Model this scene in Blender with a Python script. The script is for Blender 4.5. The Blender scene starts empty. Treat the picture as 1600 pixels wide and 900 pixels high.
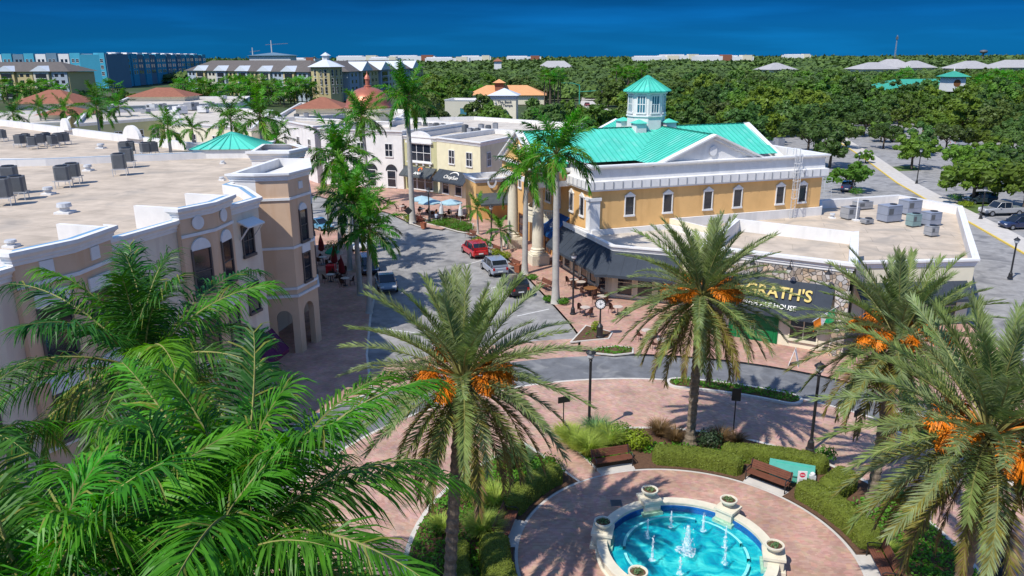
import bpy, bmesh, math, random
from mathutils import Matrix, Vector
R = math.radians
SC = bpy.context.scene
COL = SC.collection
# ------------------------------------------------------------------ camera
FPX, CAMH = 1208.0, 21.0
PITCH, ROLL = math.atan(361 / 1208), R(0.25)
_X = Vector((1, 0, 0)); _F = Vector((0, math.cos(PITCH), -math.sin(PITCH))); _U = Vector((0, math.sin(PITCH), math.cos(PITCH)))
CR = _X * math.cos(ROLL) - _U * math.sin(ROLL); CU = _U * math.cos(ROLL) + _X * math.sin(ROLL)
cd = bpy.data.cameras.new('camera'); cam = bpy.data.objects.new('camera', cd); COL.objects.link(cam)
cd.sensor_width = 36; cd.lens = FPX / 1600 * 36; cd.clip_start = .1; cd.clip_end = 20000
cam.matrix_world = Matrix(((CR.x, CU.x, -_F.x, 0), (CR.y, CU.y, -_F.y, 0), (CR.z, CU.z, -_F.z, CAMH), (0, 0, 0, 1)))
SC.camera = cam
def P(px, py, z=0.0):
    "point of the place at height z seen at pixel (px, py) of the 1600x900 photograph"
    d = _F + CR * ((px - 800) / FPX) + CU * ((450 - py) / FPX)
    t = (z - CAMH) / d.z
    return Vector((t * d.x, t * d.y, z))
# ------------------------------------------------------------------ sky, sun, exposure
SUNDIR = Vector((-.70, -.71, 0)).normalized() * math.cos(R(53)) + Vector((0, 0, math.sin(R(53))))
W = bpy.data.worlds.new('World'); SC.world = W; W.use_nodes = True
nt = W.node_tree; nt.nodes.clear()
out = nt.nodes.new('ShaderNodeOutputWorld'); bg = nt.nodes.new('ShaderNodeBackground')
sky = nt.nodes.new('ShaderNodeTexSky'); sky.sky_type = 'NISHITA'; sky.sun_disc = False
sky.sun_elevation = R(53); sky.sun_rotation = math.atan2(SUNDIR.x, SUNDIR.y)
sky.air_density = 1.0; sky.dust_density = .3; sky.ozone_density = 4
tc = nt.nodes.new('ShaderNodeTexCoord'); sep = nt.nodes.new('ShaderNodeSeparateXYZ')
ramp = nt.nodes.new('ShaderNodeValToRGB'); ramp.color_ramp.interpolation = 'EASE'
e = ramp.color_ramp.elements
e[0].position = 0; e[0].color = (.003, .121, .412, 1)
e[1].position = .5; e[1].color = (.74, .86, 1.0, 1)
for pos, c in ((.035, (.003, .098, .32, 1)), (.075, (.002, .06, .18, 1)), (.16, (.05, .22, .46, 1))):
    k = e.new(pos); k.color = c
mul = nt.nodes.new('ShaderNodeMix'); mul.data_type = 'RGBA'; mul.blend_type = 'MULTIPLY'; mul.inputs[0].default_value = 1
L = nt.links.new
L(tc.outputs['Generated'], sep.inputs[0]); L(sep.outputs['Z'], ramp.inputs[0])
L(sky.outputs[0], mul.inputs[6]); L(ramp.outputs[0], mul.inputs[7])
# soft bands of thin cloud low in the sky
mp = nt.nodes.new('ShaderNodeMapping'); mp.inputs['Scale'].default_value = (2, 2, 22)
cn = nt.nodes.new('ShaderNodeTexNoise'); cn.inputs['Scale'].default_value = 2.2; cn.inputs['Detail'].default_value = 5
cr = nt.nodes.new('ShaderNodeMapRange'); cr.inputs[1].default_value = .48; cr.inputs[2].default_value = .75; cr.inputs[3].default_value = 1; cr.inputs[4].default_value = 1.35
m2 = nt.nodes.new('ShaderNodeVectorMath'); m2.operation = 'SCALE'
L(tc.outputs['Generated'], mp.inputs[0]); L(mp.outputs[0], cn.inputs['Vector']); L(cn.outputs['Fac'], cr.inputs[0])
L(mul.outputs[2], m2.inputs[0]); L(cr.outputs[0], m2.inputs['Scale'])
L(m2.outputs[0], bg.inputs[0]); bg.inputs[1].default_value = .15
L(bg.outputs[0], out.inputs[0])
sd = bpy.data.lights.new('sun', 'SUN'); sun = bpy.data.objects.new('sun', sd); COL.objects.link(sun)
sd.energy = 4.1; sd.angle = R(.53); sd.color = (1, .955, .88)
sun.rotation_euler = (-SUNDIR).to_track_quat('-Z', 'Y').to_euler()
SC.view_settings.view_transform = 'Standard'; SC.view_settings.look = 'None'; SC.view_settings.gamma = 1
SC.view_settings.exposure = .25
SC.cycles.max_bounces = 6; SC.cycles.transparent_max_bounces = 12; SC.cycles.diffuse_bounces = 3
# ------------------------------------------------------------------ materials
def lin(c):
    return tuple((x / 255 / 12.92) if x / 255 <= .04045 else ((x / 255 + .055) / 1.055) ** 2.4 for x in c)
MATS = {}
def mat(name, col, rough=.8, var=.18, scale=1.5, bump=0.0, bscale=20, metal=0.0, spec=.3, objrand=0.0, transl=None, coat=0, stain=None, seam=None):
    if name in MATS: return MATS[name]
    m = bpy.data.materials.new(name); m.use_nodes = True; MATS[name] = m
    n = m.node_tree.nodes; l = m.node_tree.links.new
    b = n['Principled BSDF']; b.inputs['Roughness'].default_value = rough; b.inputs['Metallic'].default_value = metal
    b.inputs['Specular IOR Level'].default_value = spec
    if coat: b.inputs['Coat Weight'].default_value = coat; b.inputs['Coat Roughness'].default_value = .05
    g = n.new('ShaderNodeNewGeometry')
    t = n.new('ShaderNodeTexNoise'); t.inputs['Scale'].default_value = scale; t.inputs['Detail'].default_value = 6; t.inputs['Roughness'].default_value = .65
    l(g.outputs['Position'], t.inputs['Vector'])
    r = n.new('ShaderNodeValToRGB'); r.color_ramp.elements[0].position = .3; r.color_ramp.elements[1].position = .7
    r.color_ramp.elements[0].color = (*[max(0, c * (1 - var)) for c in col], 1); r.color_ramp.elements[1].color = (*[min(1, c * (1 + var)) for c in col], 1)
    l(t.outputs['Fac'], r.inputs[0]); cout = r.outputs[0]
    if stain:
        s = n.new('ShaderNodeTexNoise'); s.inputs['Scale'].default_value = stain[1]; s.inputs['Detail'].default_value = 8; s.inputs['Distortion'].default_value = .8
        sm_ = n.new('ShaderNodeMapping'); sm_.inputs['Scale'].default_value = (1, 1, stain[2] if len(stain) > 2 else 1); l(g.outputs['Position'], sm_.inputs[0]); l(sm_.outputs[0], s.inputs['Vector'])
        sr = n.new('ShaderNodeMapRange'); sr.inputs[1].default_value = .52; sr.inputs[2].default_value = .68; l(s.outputs['Fac'], sr.inputs[0])
        mx = n.new('ShaderNodeMix'); mx.data_type = 'RGBA'; l(sr.outputs[0], mx.inputs[0]); l(cout, mx.inputs[6]); mx.inputs[7].default_value = (*stain[0], 1); cout = mx.outputs[2]
    if seam:
        sb = n.new('ShaderNodeTexBrick'); sb.inputs['Scale'].default_value = 1; sb.inputs['Brick Width'].default_value = 7.5; sb.inputs['Row Height'].default_value = 1.9; sb.inputs['Mortar Size'].default_value = .035
        sb.inputs['Color1'].default_value = (.86, .86, .86, 1); sb.inputs['Color2'].default_value = (1, 1, 1, 1); sb.inputs['Mortar'].default_value = (.74, .74, .74, 1)
        sp_ = n.new('ShaderNodeMapping'); sp_.inputs['Rotation'].default_value = (0, 0, seam); l(g.outputs['Position'], sp_.inputs[0]); l(sp_.outputs[0], sb.inputs['Vector'])
        sx_ = n.new('ShaderNodeMix'); sx_.data_type = 'RGBA'; sx_.blend_type = 'MULTIPLY'; sx_.inputs[0].default_value = 1; l(cout, sx_.inputs[6]); l(sb.outputs['Color'], sx_.inputs[7]); cout = sx_.outputs[2]
    if objrand:
        oi = n.new('ShaderNodeObjectInfo'); h = n.new('ShaderNodeHueSaturation')
        mr = n.new('ShaderNodeMapRange'); mr.inputs[3].default_value = 1 - objrand; mr.inputs[4].default_value = 1 + objrand * 1.1
        l(oi.outputs['Random'], mr.inputs[0]); l(mr.outputs[0], h.inputs['Value'])
        mh = n.new('ShaderNodeMath'); mh.operation = 'FRACT'; mm = n.new('ShaderNodeMath'); mm.operation = 'MULTIPLY'; mm.inputs[1].default_value = 7.31
        l(oi.outputs['Random'], mm.inputs[0]); l(mm.outputs[0], mh.inputs[0])
        hr = n.new('ShaderNodeMapRange'); hr.inputs[3].default_value = .5 - objrand * .10; hr.inputs[4].default_value = .5 + objrand * .07
        l(mh.outputs[0], hr.inputs[0]); l(hr.outputs[0], h.inputs['Hue']); l(cout, h.inputs['Color']); cout = h.outputs[0]
    l(cout, b.inputs['Base Color'])
    if bump:
        bt = n.new('ShaderNodeTexNoise'); bt.inputs['Scale'].default_value = bscale; bt.inputs['Detail'].default_value = 4; l(g.outputs['Position'], bt.inputs['Vector'])
        bn = n.new('ShaderNodeBump'); bn.inputs['Strength'].default_value = bump; bn.inputs['Distance'].default_value = .05; l(bt.outputs['Fac'], bn.inputs['Height']); l(bn.outputs[0], b.inputs['Normal'])
    if transl:
        tr = n.new('ShaderNodeBsdfTranslucent'); ms = n.new('ShaderNodeMixShader'); ms.inputs[0].default_value = transl
        hs = n.new('ShaderNodeHueSaturation'); hs.inputs['Value'].default_value = 1.5; hs.inputs['Saturation'].default_value = 1.15; l(cout, hs.inputs['Color']); l(hs.outputs[0], tr.inputs['Color'])
        l(b.outputs[0], ms.inputs[1]); l(tr.outputs[0], ms.inputs[2]); l(ms.outputs[0], n['Material Output'].inputs[0])
    return m
def brickmat(name, c1, c2, mortar, sx, wx, hy, rough=.85, ang=0, big=.22):
    m = bpy.data.materials.new(name); m.use_nodes = True; MATS[name] = m
    n = m.node_tree.nodes; l = m.node_tree.links.new; b = n['Principled BSDF']; b.inputs['Roughness'].default_value = rough
    b.inputs['Specular IOR Level'].default_value = .2
    g = n.new('ShaderNodeNewGeometry'); mp = n.new('ShaderNodeMapping'); mp.inputs['Rotation'].default_value = (0, 0, ang); l(g.outputs['Position'], mp.inputs[0])
    t = n.new('ShaderNodeTexBrick'); t.inputs['Scale'].default_value = sx; t.inputs['Brick Width'].default_value = wx; t.inputs['Row Height'].default_value = hy
    t.inputs['Mortar Size'].default_value = .012; t.inputs['Color1'].default_value = (*c1, 1); t.inputs['Color2'].default_value = (*c2, 1); t.inputs['Mortar'].default_value = (*mortar, 1)
    l(mp.outputs[0], t.inputs['Vector'])
    v = n.new('ShaderNodeTexVoronoi'); v.inputs['Scale'].default_value = 3.4; l(g.outputs['Position'], v.inputs['Vector'])
    z = n.new('ShaderNodeTexNoise'); z.inputs['Scale'].default_value = .55; z.inputs['Detail'].default_value = 8; l(g.outputs['Position'], z.inputs['Vector'])
    hs = n.new('ShaderNodeHueSaturation'); mr = n.new('ShaderNodeMapRange'); mr.inputs[1].default_value = .3; mr.inputs[2].default_value = .7; mr.inputs[3].default_value = 1 - big; mr.inputs[4].default_value = 1 + big
    l(z.outputs['Fac'], mr.inputs[0]); l(mr.outputs[0], hs.inputs['Value']); l(t.outputs['Color'], hs.inputs['Color'])
    mx = n.new('ShaderNodeMix'); mx.data_type = 'RGBA'; mx.blend_type = 'OVERLAY'; mx.inputs[0].default_value = .12; l(hs.outputs[0], mx.inputs[6]); l(v.outputs['Color'], mx.inputs[7])
    d = n.new('ShaderNodeMix'); d.data_type = 'RGBA'; d.inputs[0].default_value = .8; l(mx.outputs[2], d.inputs[7]); l(hs.outputs[0], d.inputs[6])
    s2 = n.new('ShaderNodeHueSaturation'); s2.inputs['Saturation'].default_value = .85; l(d.outputs[2], s2.inputs['Color'])
    l(s2.outputs[0], b.inputs['Base Color'])
    bn = n.new('ShaderNodeBump'); bn.inputs['Strength'].default_value = .35; bn.inputs['Distance'].default_value = .01; l(t.outputs['Fac'], bn.inputs['Height']); bn.invert = True; l(bn.outputs[0], b.inputs['Normal'])
    return m
def glass(name, col, rough=.06):
    m = mat(name, col, rough, .25, .4, spec=.8); return m
BRICK = brickmat('brick_paving', (.50, .275, .19), (.40, .20, .135), (.40, .29, .23), 4.2, .9, .45)
BRICK2 = brickmat('brick_drive_paving', (.51, .30, .215), (.41, .215, .15), (.43, .32, .26), 4.2, .9, .45, ang=.6)
ASPH = mat('asphalt', (.30, .29, .28), .9, .26, .9, .3, 60, stain=((.17, .168, .17), .38))
ASPH2 = mat('asphalt_dark', (.155, .16, .17), .9, .3, .8, .3, 60, stain=((.26, .26, .255), .5))
CONC = mat('concrete', (.55, .51, .46), .85, .12, 1.2, .1, 40)
KERB = mat('kerb_concrete', (.60, .56, .50), .85, .15, 2, .1, 40)
YEL = mat('yellow_kerb_paint', (.72, .52, .10), .7, .12, 2)
WHITE = mat('white_stucco', (.74, .72, .69), .8, .08, .7, .06, 40, stain=((.66, .645, .62), .9, .18))
WHITE2 = mat('white_trim', (.77, .76, .74), .65, .06, 1.5, stain=((.70, .695, .68), 1.1, .3))
CREAM = mat('cream_stucco', (.72, .66, .50), .85, .07, .8, .05, 40)
YELW = mat('pale_yellow_stucco', (.76, .70, .48), .85, .07, .8, .05, 40, stain=((.68, .61, .41), .8, .2))
OLIVE = mat('olive_stucco', (.52, .50, .28), .85, .08, .8, .05, 40)
PEACH = mat('peach_stucco', (.76, .46, .185), .85, .08, .5, .05, 40, stain=((.68, .40, .155), .7, .22))
GREYW = mat('warm_grey_stucco', (.73, .64, .51), .85, .07, .6, .05, 40, stain=((.64, .53, .43), .8, .2))
BROWNW = mat('tan_brown_stucco', (.68, .48, .325), .85, .07, .6, .05, 40, stain=((.64, .425, .27), .8, .2))
ROOFB = mat('beige_roof_membrane', (.55, .455, .355), .9, .20, .5, .05, 15, stain=((.40, .345, .285), .30), seam=.3)
ROOFW = mat('pale_roof_membrane', (.60, .54, .46), .9, .16, .6, .05, 15, stain=((.50, .435, .36), .3), seam=-.3)
TEAL = mat('teal_metal_roof', (.090, .56, .43), .5, .12, .5, spec=.3, stain=((.17, .60, .49), .55))
TEALD = mat('teal_seam', (.060, .45, .35), .45, .1, .5, spec=.4)
TEALG = mat('sea_green_metal_roof', (.05, .34, .24), .5, .12, .5)
GLASSD = glass('dark_window_glass', (.016, .02, .03))
GLASSB = glass('blue_window_glass', (.03, .16, .22), .08)
BLACK = mat('black_metal', (.018, .018, .02), .45, .2, 3, spec=.5)
DARKAWN = mat('charcoal_awning_canvas', (.040, .050, .066), .8, .15, 1.0)
GREYAWN = mat('dark_grey_awning_canvas', (.075, .085, .09), .8, .15, 1.0)
BLUEAWN = mat('blue_awning_canvas', (.005, .07, .24), .8, .15, 1.0)
PURPAWN = mat('purple_awning_canvas', (.075, .008, .055), .8, .15, 1.0)
GREENAWN = mat('green_awning_canvas', (.008, .20, .10), .8, .15, 1.0)
STEEL = mat('grey_painted_metal', (.30, .31, .33), .5, .12, 2, spec=.4)
STEELD = mat('dark_grey_painted_metal', (.11, .12, .13), .5, .15, 2, spec=.4)
LTSTEEL = mat('galvanised_metal', (.55, .56, .57), .45, .1, 3, spec=.5)
WOOD = mat('brown_bench_slats', (.16, .060, .035), .6, .2, 3)
BROWN = mat('brown_wood', (.20, .085, .03), .7, .2, 2)
DOORG = mat('green_door_paint', (.005, .16, .05), .4, .1, 1)
COPPER = mat('copper_dome', (.46, .16, .10), .4, .18, .6, metal=.35)
TERRA = mat('terracotta_tiles', (.29, .115, .07), .8, .15, 1.2)
ORANGE_T = mat('orange_roof_tiles', (.66, .33, .15), .85, .12, 1.0)
SHING = mat('grey_brown_shingles', (.125, .11, .10), .9, .12, .7)
SHINGL = mat('light_grey_shingles', (.38, .37, .37), .9, .12, .5)
METALR = mat('pale_metal_roof', (.62, .66, .70), .5, .06, .6)
WFR = mat('bronze_window_frame', (.10, .085, .08), .5, .1, 2)
MULCH = mat('brown_mulch', (.12, .065, .038), .95, .35, 8, .4, 30)
COPING = mat('sky_tinted_metal_coping', (.20, .38, .55), .35, .1, 1, spec=.5)  # blue of the reflected sky is put into the coping's base colour
CREAMST = mat('cream_cast_stone', (.70, .64, .50), .75, .10, 1.5, .05, 30)
def leafmat(name, c, objr=0.0, tr=.28, rough=.5, var=.4, sc=2.0): return mat(name, c, rough, var, sc, spec=.28, objrand=objr, transl=tr)
L_ROY = leafmat('royal_palm_leaf', (.072, .255, .014), .22, tr=.36, rough=.44)
L_ROYD = leafmat('royal_palm_leaf_dark', (.032, .125, .014), .25, tr=.25, rough=.44)
L_ROYY = leafmat('royal_palm_leaf_yellowing', (.20, .22, .035), tr=.25)
L_DATE = leafmat('date_palm_leaf', (.215, .265, .115), .12, tr=.28)
L_DATEG = leafmat('date_palm_leaf_green', (.18, .245, .07), .12, tr=.28)
L_DATEY = leafmat('date_palm_leaf_old', (.19, .17, .032), tr=.2)
L_DATEB = leafmat('date_palm_leaf_dead', (.16, .095, .045), tr=.1)
L_TREE = leafmat('oak_leaf', (.070, .132, .026), .32, .22)
L_TREE2 = leafmat('bright_tree_leaf', (.108, .195, .022), .28, .25)
L_SHRUB = leafmat('shrub_leaf', (.075, .20, .014), 0, .3)
L_SHRUBY = leafmat('yellow_green_shrub_leaf', (.20, .27, .012), 0, .25)
L_HEDGE = leafmat('hedge_leaf', (.165, .205, .026), 0, .28)
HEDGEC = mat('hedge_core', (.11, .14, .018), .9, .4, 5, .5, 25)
L_GRASS = leafmat('fountain_grass', (.34, .42, .08), 0, .38)
L_GRASSB = leafmat('blue_green_grass', (.15, .27, .11), 0, .35)
L_GRASSR = leafmat('bronze_grass', (.19, .12, .05), 0, .25)
L_COVER = leafmat('ground_cover_leaf', (.095, .26, .02), 0, .32)
L_RED = leafmat('red_shrub_leaf', (.20, .045, .035), 0, .2)
BARK_R = mat('royal_trunk', (.42, .40, .36), .85, .14, 2, .15, 12)
BARK_D = mat('date_trunk', (.20, .155, .11), .95, .35, 5, .6, 14)
BARK_T = mat('tree_bark', (.13, .10, .075), .95, .3, 3, .3, 12)
SHAFT = mat('green_crownshaft', (.13, .24, .05), .4, .25, 2)
STALK = mat('frond_stalk', (.24, .23, .07), .6, .25, 2)
STALKO = mat('orange_fruit_stalk', (.55, .20, .03), .6, .2, 2)
FRUIT = mat('orange_dates', (.80, .215, .008), .55, .45, 6)
RED = mat('red_canvas', (.16, .008, .012), .8, .2, 2)
# ------------------------------------------------------------------ mesh building
ROOTM = {}
class MB:
    def __init__(s, T=None):
        s.v = []; s.f = []; s.mi = []; s.mats = []; s.T = T
    def mat_i(s, m):
        if m not in s.mats: s.mats.append(m)
        return s.mats.index(m)
    def add(s, vs, fs, m):
        o = len(s.v); k = s.mat_i(m)
        for p in vs:
            p = Vector(p); s.v.append(s.T @ p if s.T else p)
        for f in fs: s.f.append([o + i for i in f]); s.mi.append(k)
    def quad(s, a, b, c, d, m): s.add((a, b, c, d), ((0, 1, 2, 3),), m)
    def poly(s, pts, m): s.add(pts, (tuple(range(len(pts))),), m)
    def box(s, x0, x1, y0, y1, z0, z1, m):
        s.add([(x, y, z) for z in (z0, z1) for x, y in ((x0, y0), (x1, y0), (x1, y1), (x0, y1))],
              ((3, 2, 1, 0), (4, 5, 6, 7), (0, 1, 5, 4), (1, 2, 6, 5), (2, 3, 7, 6), (3, 0, 4, 7)), m)
    def bar(s, a, b, w, h, m, up=(0, 0, 1)):
        "square bar from a to b, w wide, h along up"
        a = Vector(a); b = Vector(b); d = (b - a).normalized(); u = Vector(up)
        if abs(d.dot(u)) > .98: u = Vector((1, 0, 0))
        r = d.cross(u).normalized(); u = r.cross(d).normalized()
        c = [r * (w / 2 * i) + u * (h / 2 * j) for i, j in ((-1, -1), (1, -1), (1, 1), (-1, 1))]
        s.add([a + k for k in c] + [b + k for k in c], ((3, 2, 1, 0), (4, 5, 6, 7), (0, 1, 5, 4), (1, 2, 6, 5), (2, 3, 7, 6), (3, 0, 4, 7)), m)
    def prism(s, poly, z0, z1, m, mtop=None, bottom=False):
        n = len(poly); vs = [(p[0], p[1], z0) for p in poly] + [(p[0], p[1], z1) for p in poly]
        s.add(vs, [(i, (i + 1) % n, n + (i + 1) % n, n + i) for i in range(n)], m)
        s.add(vs[n:], (tuple(range(n)),), mtop or m)
        if bottom: s.add(vs[:n], (tuple(range(n - 1, -1, -1)),), m)
    def tube(s, pts, rad, n, m, cap=True):
        pts = [Vector(p) for p in pts]; vs = []; fs = []
        if not isinstance(rad, (list, tuple)): rad = [rad] * len(pts)
        for i, p in enumerate(pts):
            d = (pts[min(i + 1, len(pts) - 1)] - pts[max(i - 1, 0)]).normalized()
            u = Vector((1, 0, 0)) if abs(d.x) < .8 else Vector((0, 1, 0))
            a = d.cross(u).normalized(); b = d.cross(a).normalized()
            for k in range(n):
                t = 2 * math.pi * k / n; vs.append(p + (a * math.cos(t) + b * math.sin(t)) * rad[i])
        for i in range(len(pts) - 1):
            for k in range(n): fs.append((i * n + k, i * n + (k + 1) % n, (i + 1) * n + (k + 1) % n, (i + 1) * n + k))
        if cap: fs += [tuple(range(n)), tuple((len(pts) - 1) * n + k for k in range(n - 1, -1, -1))]
        s.add(vs, fs, m)
    def lathe(s, c, prof, n, m, ph=0, sx=1, sy=1):
        c = Vector(c); vs = []; fs = []
        for r, z in prof:
            for k in range(n):
                t = 2 * math.pi * k / n + ph; vs.append(c + Vector((r * sx * math.cos(t), r * sy * math.sin(t), z)))
        for i in range(len(prof) - 1):
            for k in range(n): fs.append((i * n + k, i * n + (k + 1) % n, (i + 1) * n + (k + 1) % n, (i + 1) * n + k))
        if prof[-1][0] > .001: fs.append(tuple((len(prof) - 1) * n + k for k in range(n)))
        s.add(vs, fs, m)
    def mesh(s, name, smooth=False, off=None):
        me = bpy.data.meshes.new(name)
        vs = [v - off for v in s.v] if off else s.v
        me.from_pydata([tuple(v) for v in vs], [], s.f)
        for m in s.mats: me.materials.append(m)
        me.polygons.foreach_set('material_index', s.mi)
        if smooth: me.polygons.foreach_set('use_smooth', [True] * len(s.f))
        me.update(); return me
    def build(s, name, parent=None, smooth=False, world=True, label=None):
        "one mesh object; world coordinates are brought into the parent's frame"
        if not s.f: return None
        if parent is not None and world:
            Mi = ROOTM[parent.name].inverted(); s.v = [Mi @ v for v in s.v]
        o = bpy.data.objects.new(name, s.mesh(name, smooth)); COL.objects.link(o)
        if parent is not None:
            o.parent = parent; ROOTM[o.name] = ROOTM[parent.name]
        if label: o['label'] = label
        return o
def tag(o, label, cat, group=None):
    o['label'] = label; o['category'] = cat
    if group: o['group'] = group
    return o
def thing(name, label, cat, loc=(0, 0, 0), rz=0, group=None):
    o = bpy.data.objects.new(name, None); COL.objects.link(o); o.location = loc; o.rotation_euler = (0, 0, rz); o.empty_display_size = .2
    ROOTM[o.name] = Matrix.Translation(Vector(loc)) @ Matrix.Rotation(rz, 4, 'Z')
    return tag(o, label, cat, group)
def single(mb, name, label, cat, group=None, smooth=False):
    c = [sum(v[i] for v in mb.v) / len(mb.v) for i in (0, 1)]; z = min(v.z for v in mb.v)
    off = Vector((c[0], c[1], z)); o = bpy.data.objects.new(name, mb.mesh(name, smooth, off)); COL.objects.link(o); o.location = off
    return tag(o, label, cat, group)
def struct(mb, name, kind='structure', smooth=False):
    o = mb.build(name, None, smooth); o['kind'] = kind; return o
def child(me, name, parent, loc=(0, 0, 0), rot=(0, 0, 0), sc=1.0):
    o = bpy.data.objects.new(name, me); COL.objects.link(o); o.parent = parent; o.location = loc; o.rotation_euler = rot
    o.scale = (sc, sc, sc) if isinstance(sc, (int, float)) else sc
    ROOTM[o.name] = ROOTM.get(parent.name, Matrix())
    return o
def dup(root, loc, rz, label, group=None, sc=None):
    r = root.copy(); COL.objects.link(r); r.location = loc; r.rotation_euler = (0, 0, rz); r['label'] = label
    if group: r['group'] = group
    if sc: r.scale = (sc, sc, sc)
    for ch in root.children:
        c = ch.copy(); COL.objects.link(c); c.parent = r
        for g in ch.children:
            d = g.copy(); COL.objects.link(d); d.parent = c
    return r
def text(body, size, m, parent, Mw, name='lettering', ext=.03, bold=0.0, align='CENTER', spacing=1.0):
    cu = bpy.data.curves.new(name, 'FONT'); cu.body = body; cu.size = size; cu.extrude = ext; cu.offset = bold; cu.align_x = align; cu.align_y = 'CENTER'; cu.space_character = spacing
    cu.resolution_u = 3
    t = bpy.data.objects.new(name, cu); me = bpy.data.meshes.new_from_object(t); bpy.data.objects.remove(t); bpy.data.curves.remove(cu)
    me.materials.clear(); me.materials.append(m)
    o = bpy.data.objects.new(name, me); COL.objects.link(o); ROOTM[o.name] = ROOTM[parent.name]
    o.parent = parent; o.matrix_local = ROOTM[parent.name].inverted() @ Mw; return o
def frame_at(o, x, n):
    "matrix with local x along x, local z along n, at o"
    x = Vector(x).normalized(); n = Vector(n).normalized(); y = n.cross(x).normalized(); x = y.cross(n)
    return Matrix(((x.x, y.x, n.x, o[0]), (x.y, y.y, n.y, o[1]), (x.z, y.z, n.z, o[2]), (0, 0, 0, 1)))
def offset(poly, d):
    n = len(poly); res = []
    for i in range(n):
        a = Vector(poly[i - 1][:2]); b = Vector(poly[i][:2]); c = Vector(poly[(i + 1) % n][:2])
        d1 = (b - a).normalized(); d2 = (c - b).normalized(); n1 = Vector((d1.y, -d1.x)); n2 = Vector((d2.y, -d2.x))
        k = (n1 + n2); k = k / max(.3, k.length_squared / 2) if k.length > .1 else n1
        res.append((b.x + k.x * d, b.y + k.y * d))
    return res
def sweep_ring(mb, poly, prof, m, edges=None):
    "profile [(out, z)] swept round the closed polygon"
    rings = [[(p[0], p[1], z) for p in offset(poly, d)] for d, z in prof]; n = len(poly)
    for i in (edges if edges is not None else range(n)):
        j = (i + 1) % n
        for a, b in zip(rings, rings[1:]): mb.quad(a[i], a[j], b[j], b[i], m)
def shell(root, poly, z0, ztop, zroof, wallmats, roofmat, inner=WHITE, corn=None, cornmat=WHITE2, thick=.25, edges=None, cope=None):
    "walls with a parapet, flat roof inside it and a cornice"
    n = len(poly); ins = offset(poly, -thick)
    w = MB()
    for i in range(n):
        j = (i + 1) % n; m = wallmats[i] if isinstance(wallmats, list) else wallmats
        w.quad((*poly[i][:2], z0), (*poly[j][:2], z0), (*poly[j][:2], ztop), (*poly[i][:2], ztop), m)
    w.build('wall', root)
    c = MB()
    for i in range(n):
        j = (i + 1) % n
        c.quad((*poly[i][:2], ztop), (*poly[j][:2], ztop), (*ins[j], ztop), (*ins[i], ztop), cope or cornmat)
        c.quad((*ins[j], zroof - .1), (*ins[i], zroof - .1), (*ins[i], ztop), (*ins[j], ztop), inner)
    if corn: sweep_ring(c, poly, corn, cornmat, edges)
    c.build('parapet', root)
    r = MB(); r.poly([(*p, zroof) for p in ins], roofmat); r.build('roof', root)
CORN = [(0, -.75), (.08, -.72), (.08, -.55), (.16, -.5), (.16, -.38), (.30, -.22), (.36, -.18), (.36, .02), (0, .02)]
def corn(z, k=1.0): return [(d * k, z + h * k) for d, h in CORN]
WM = {}
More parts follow.
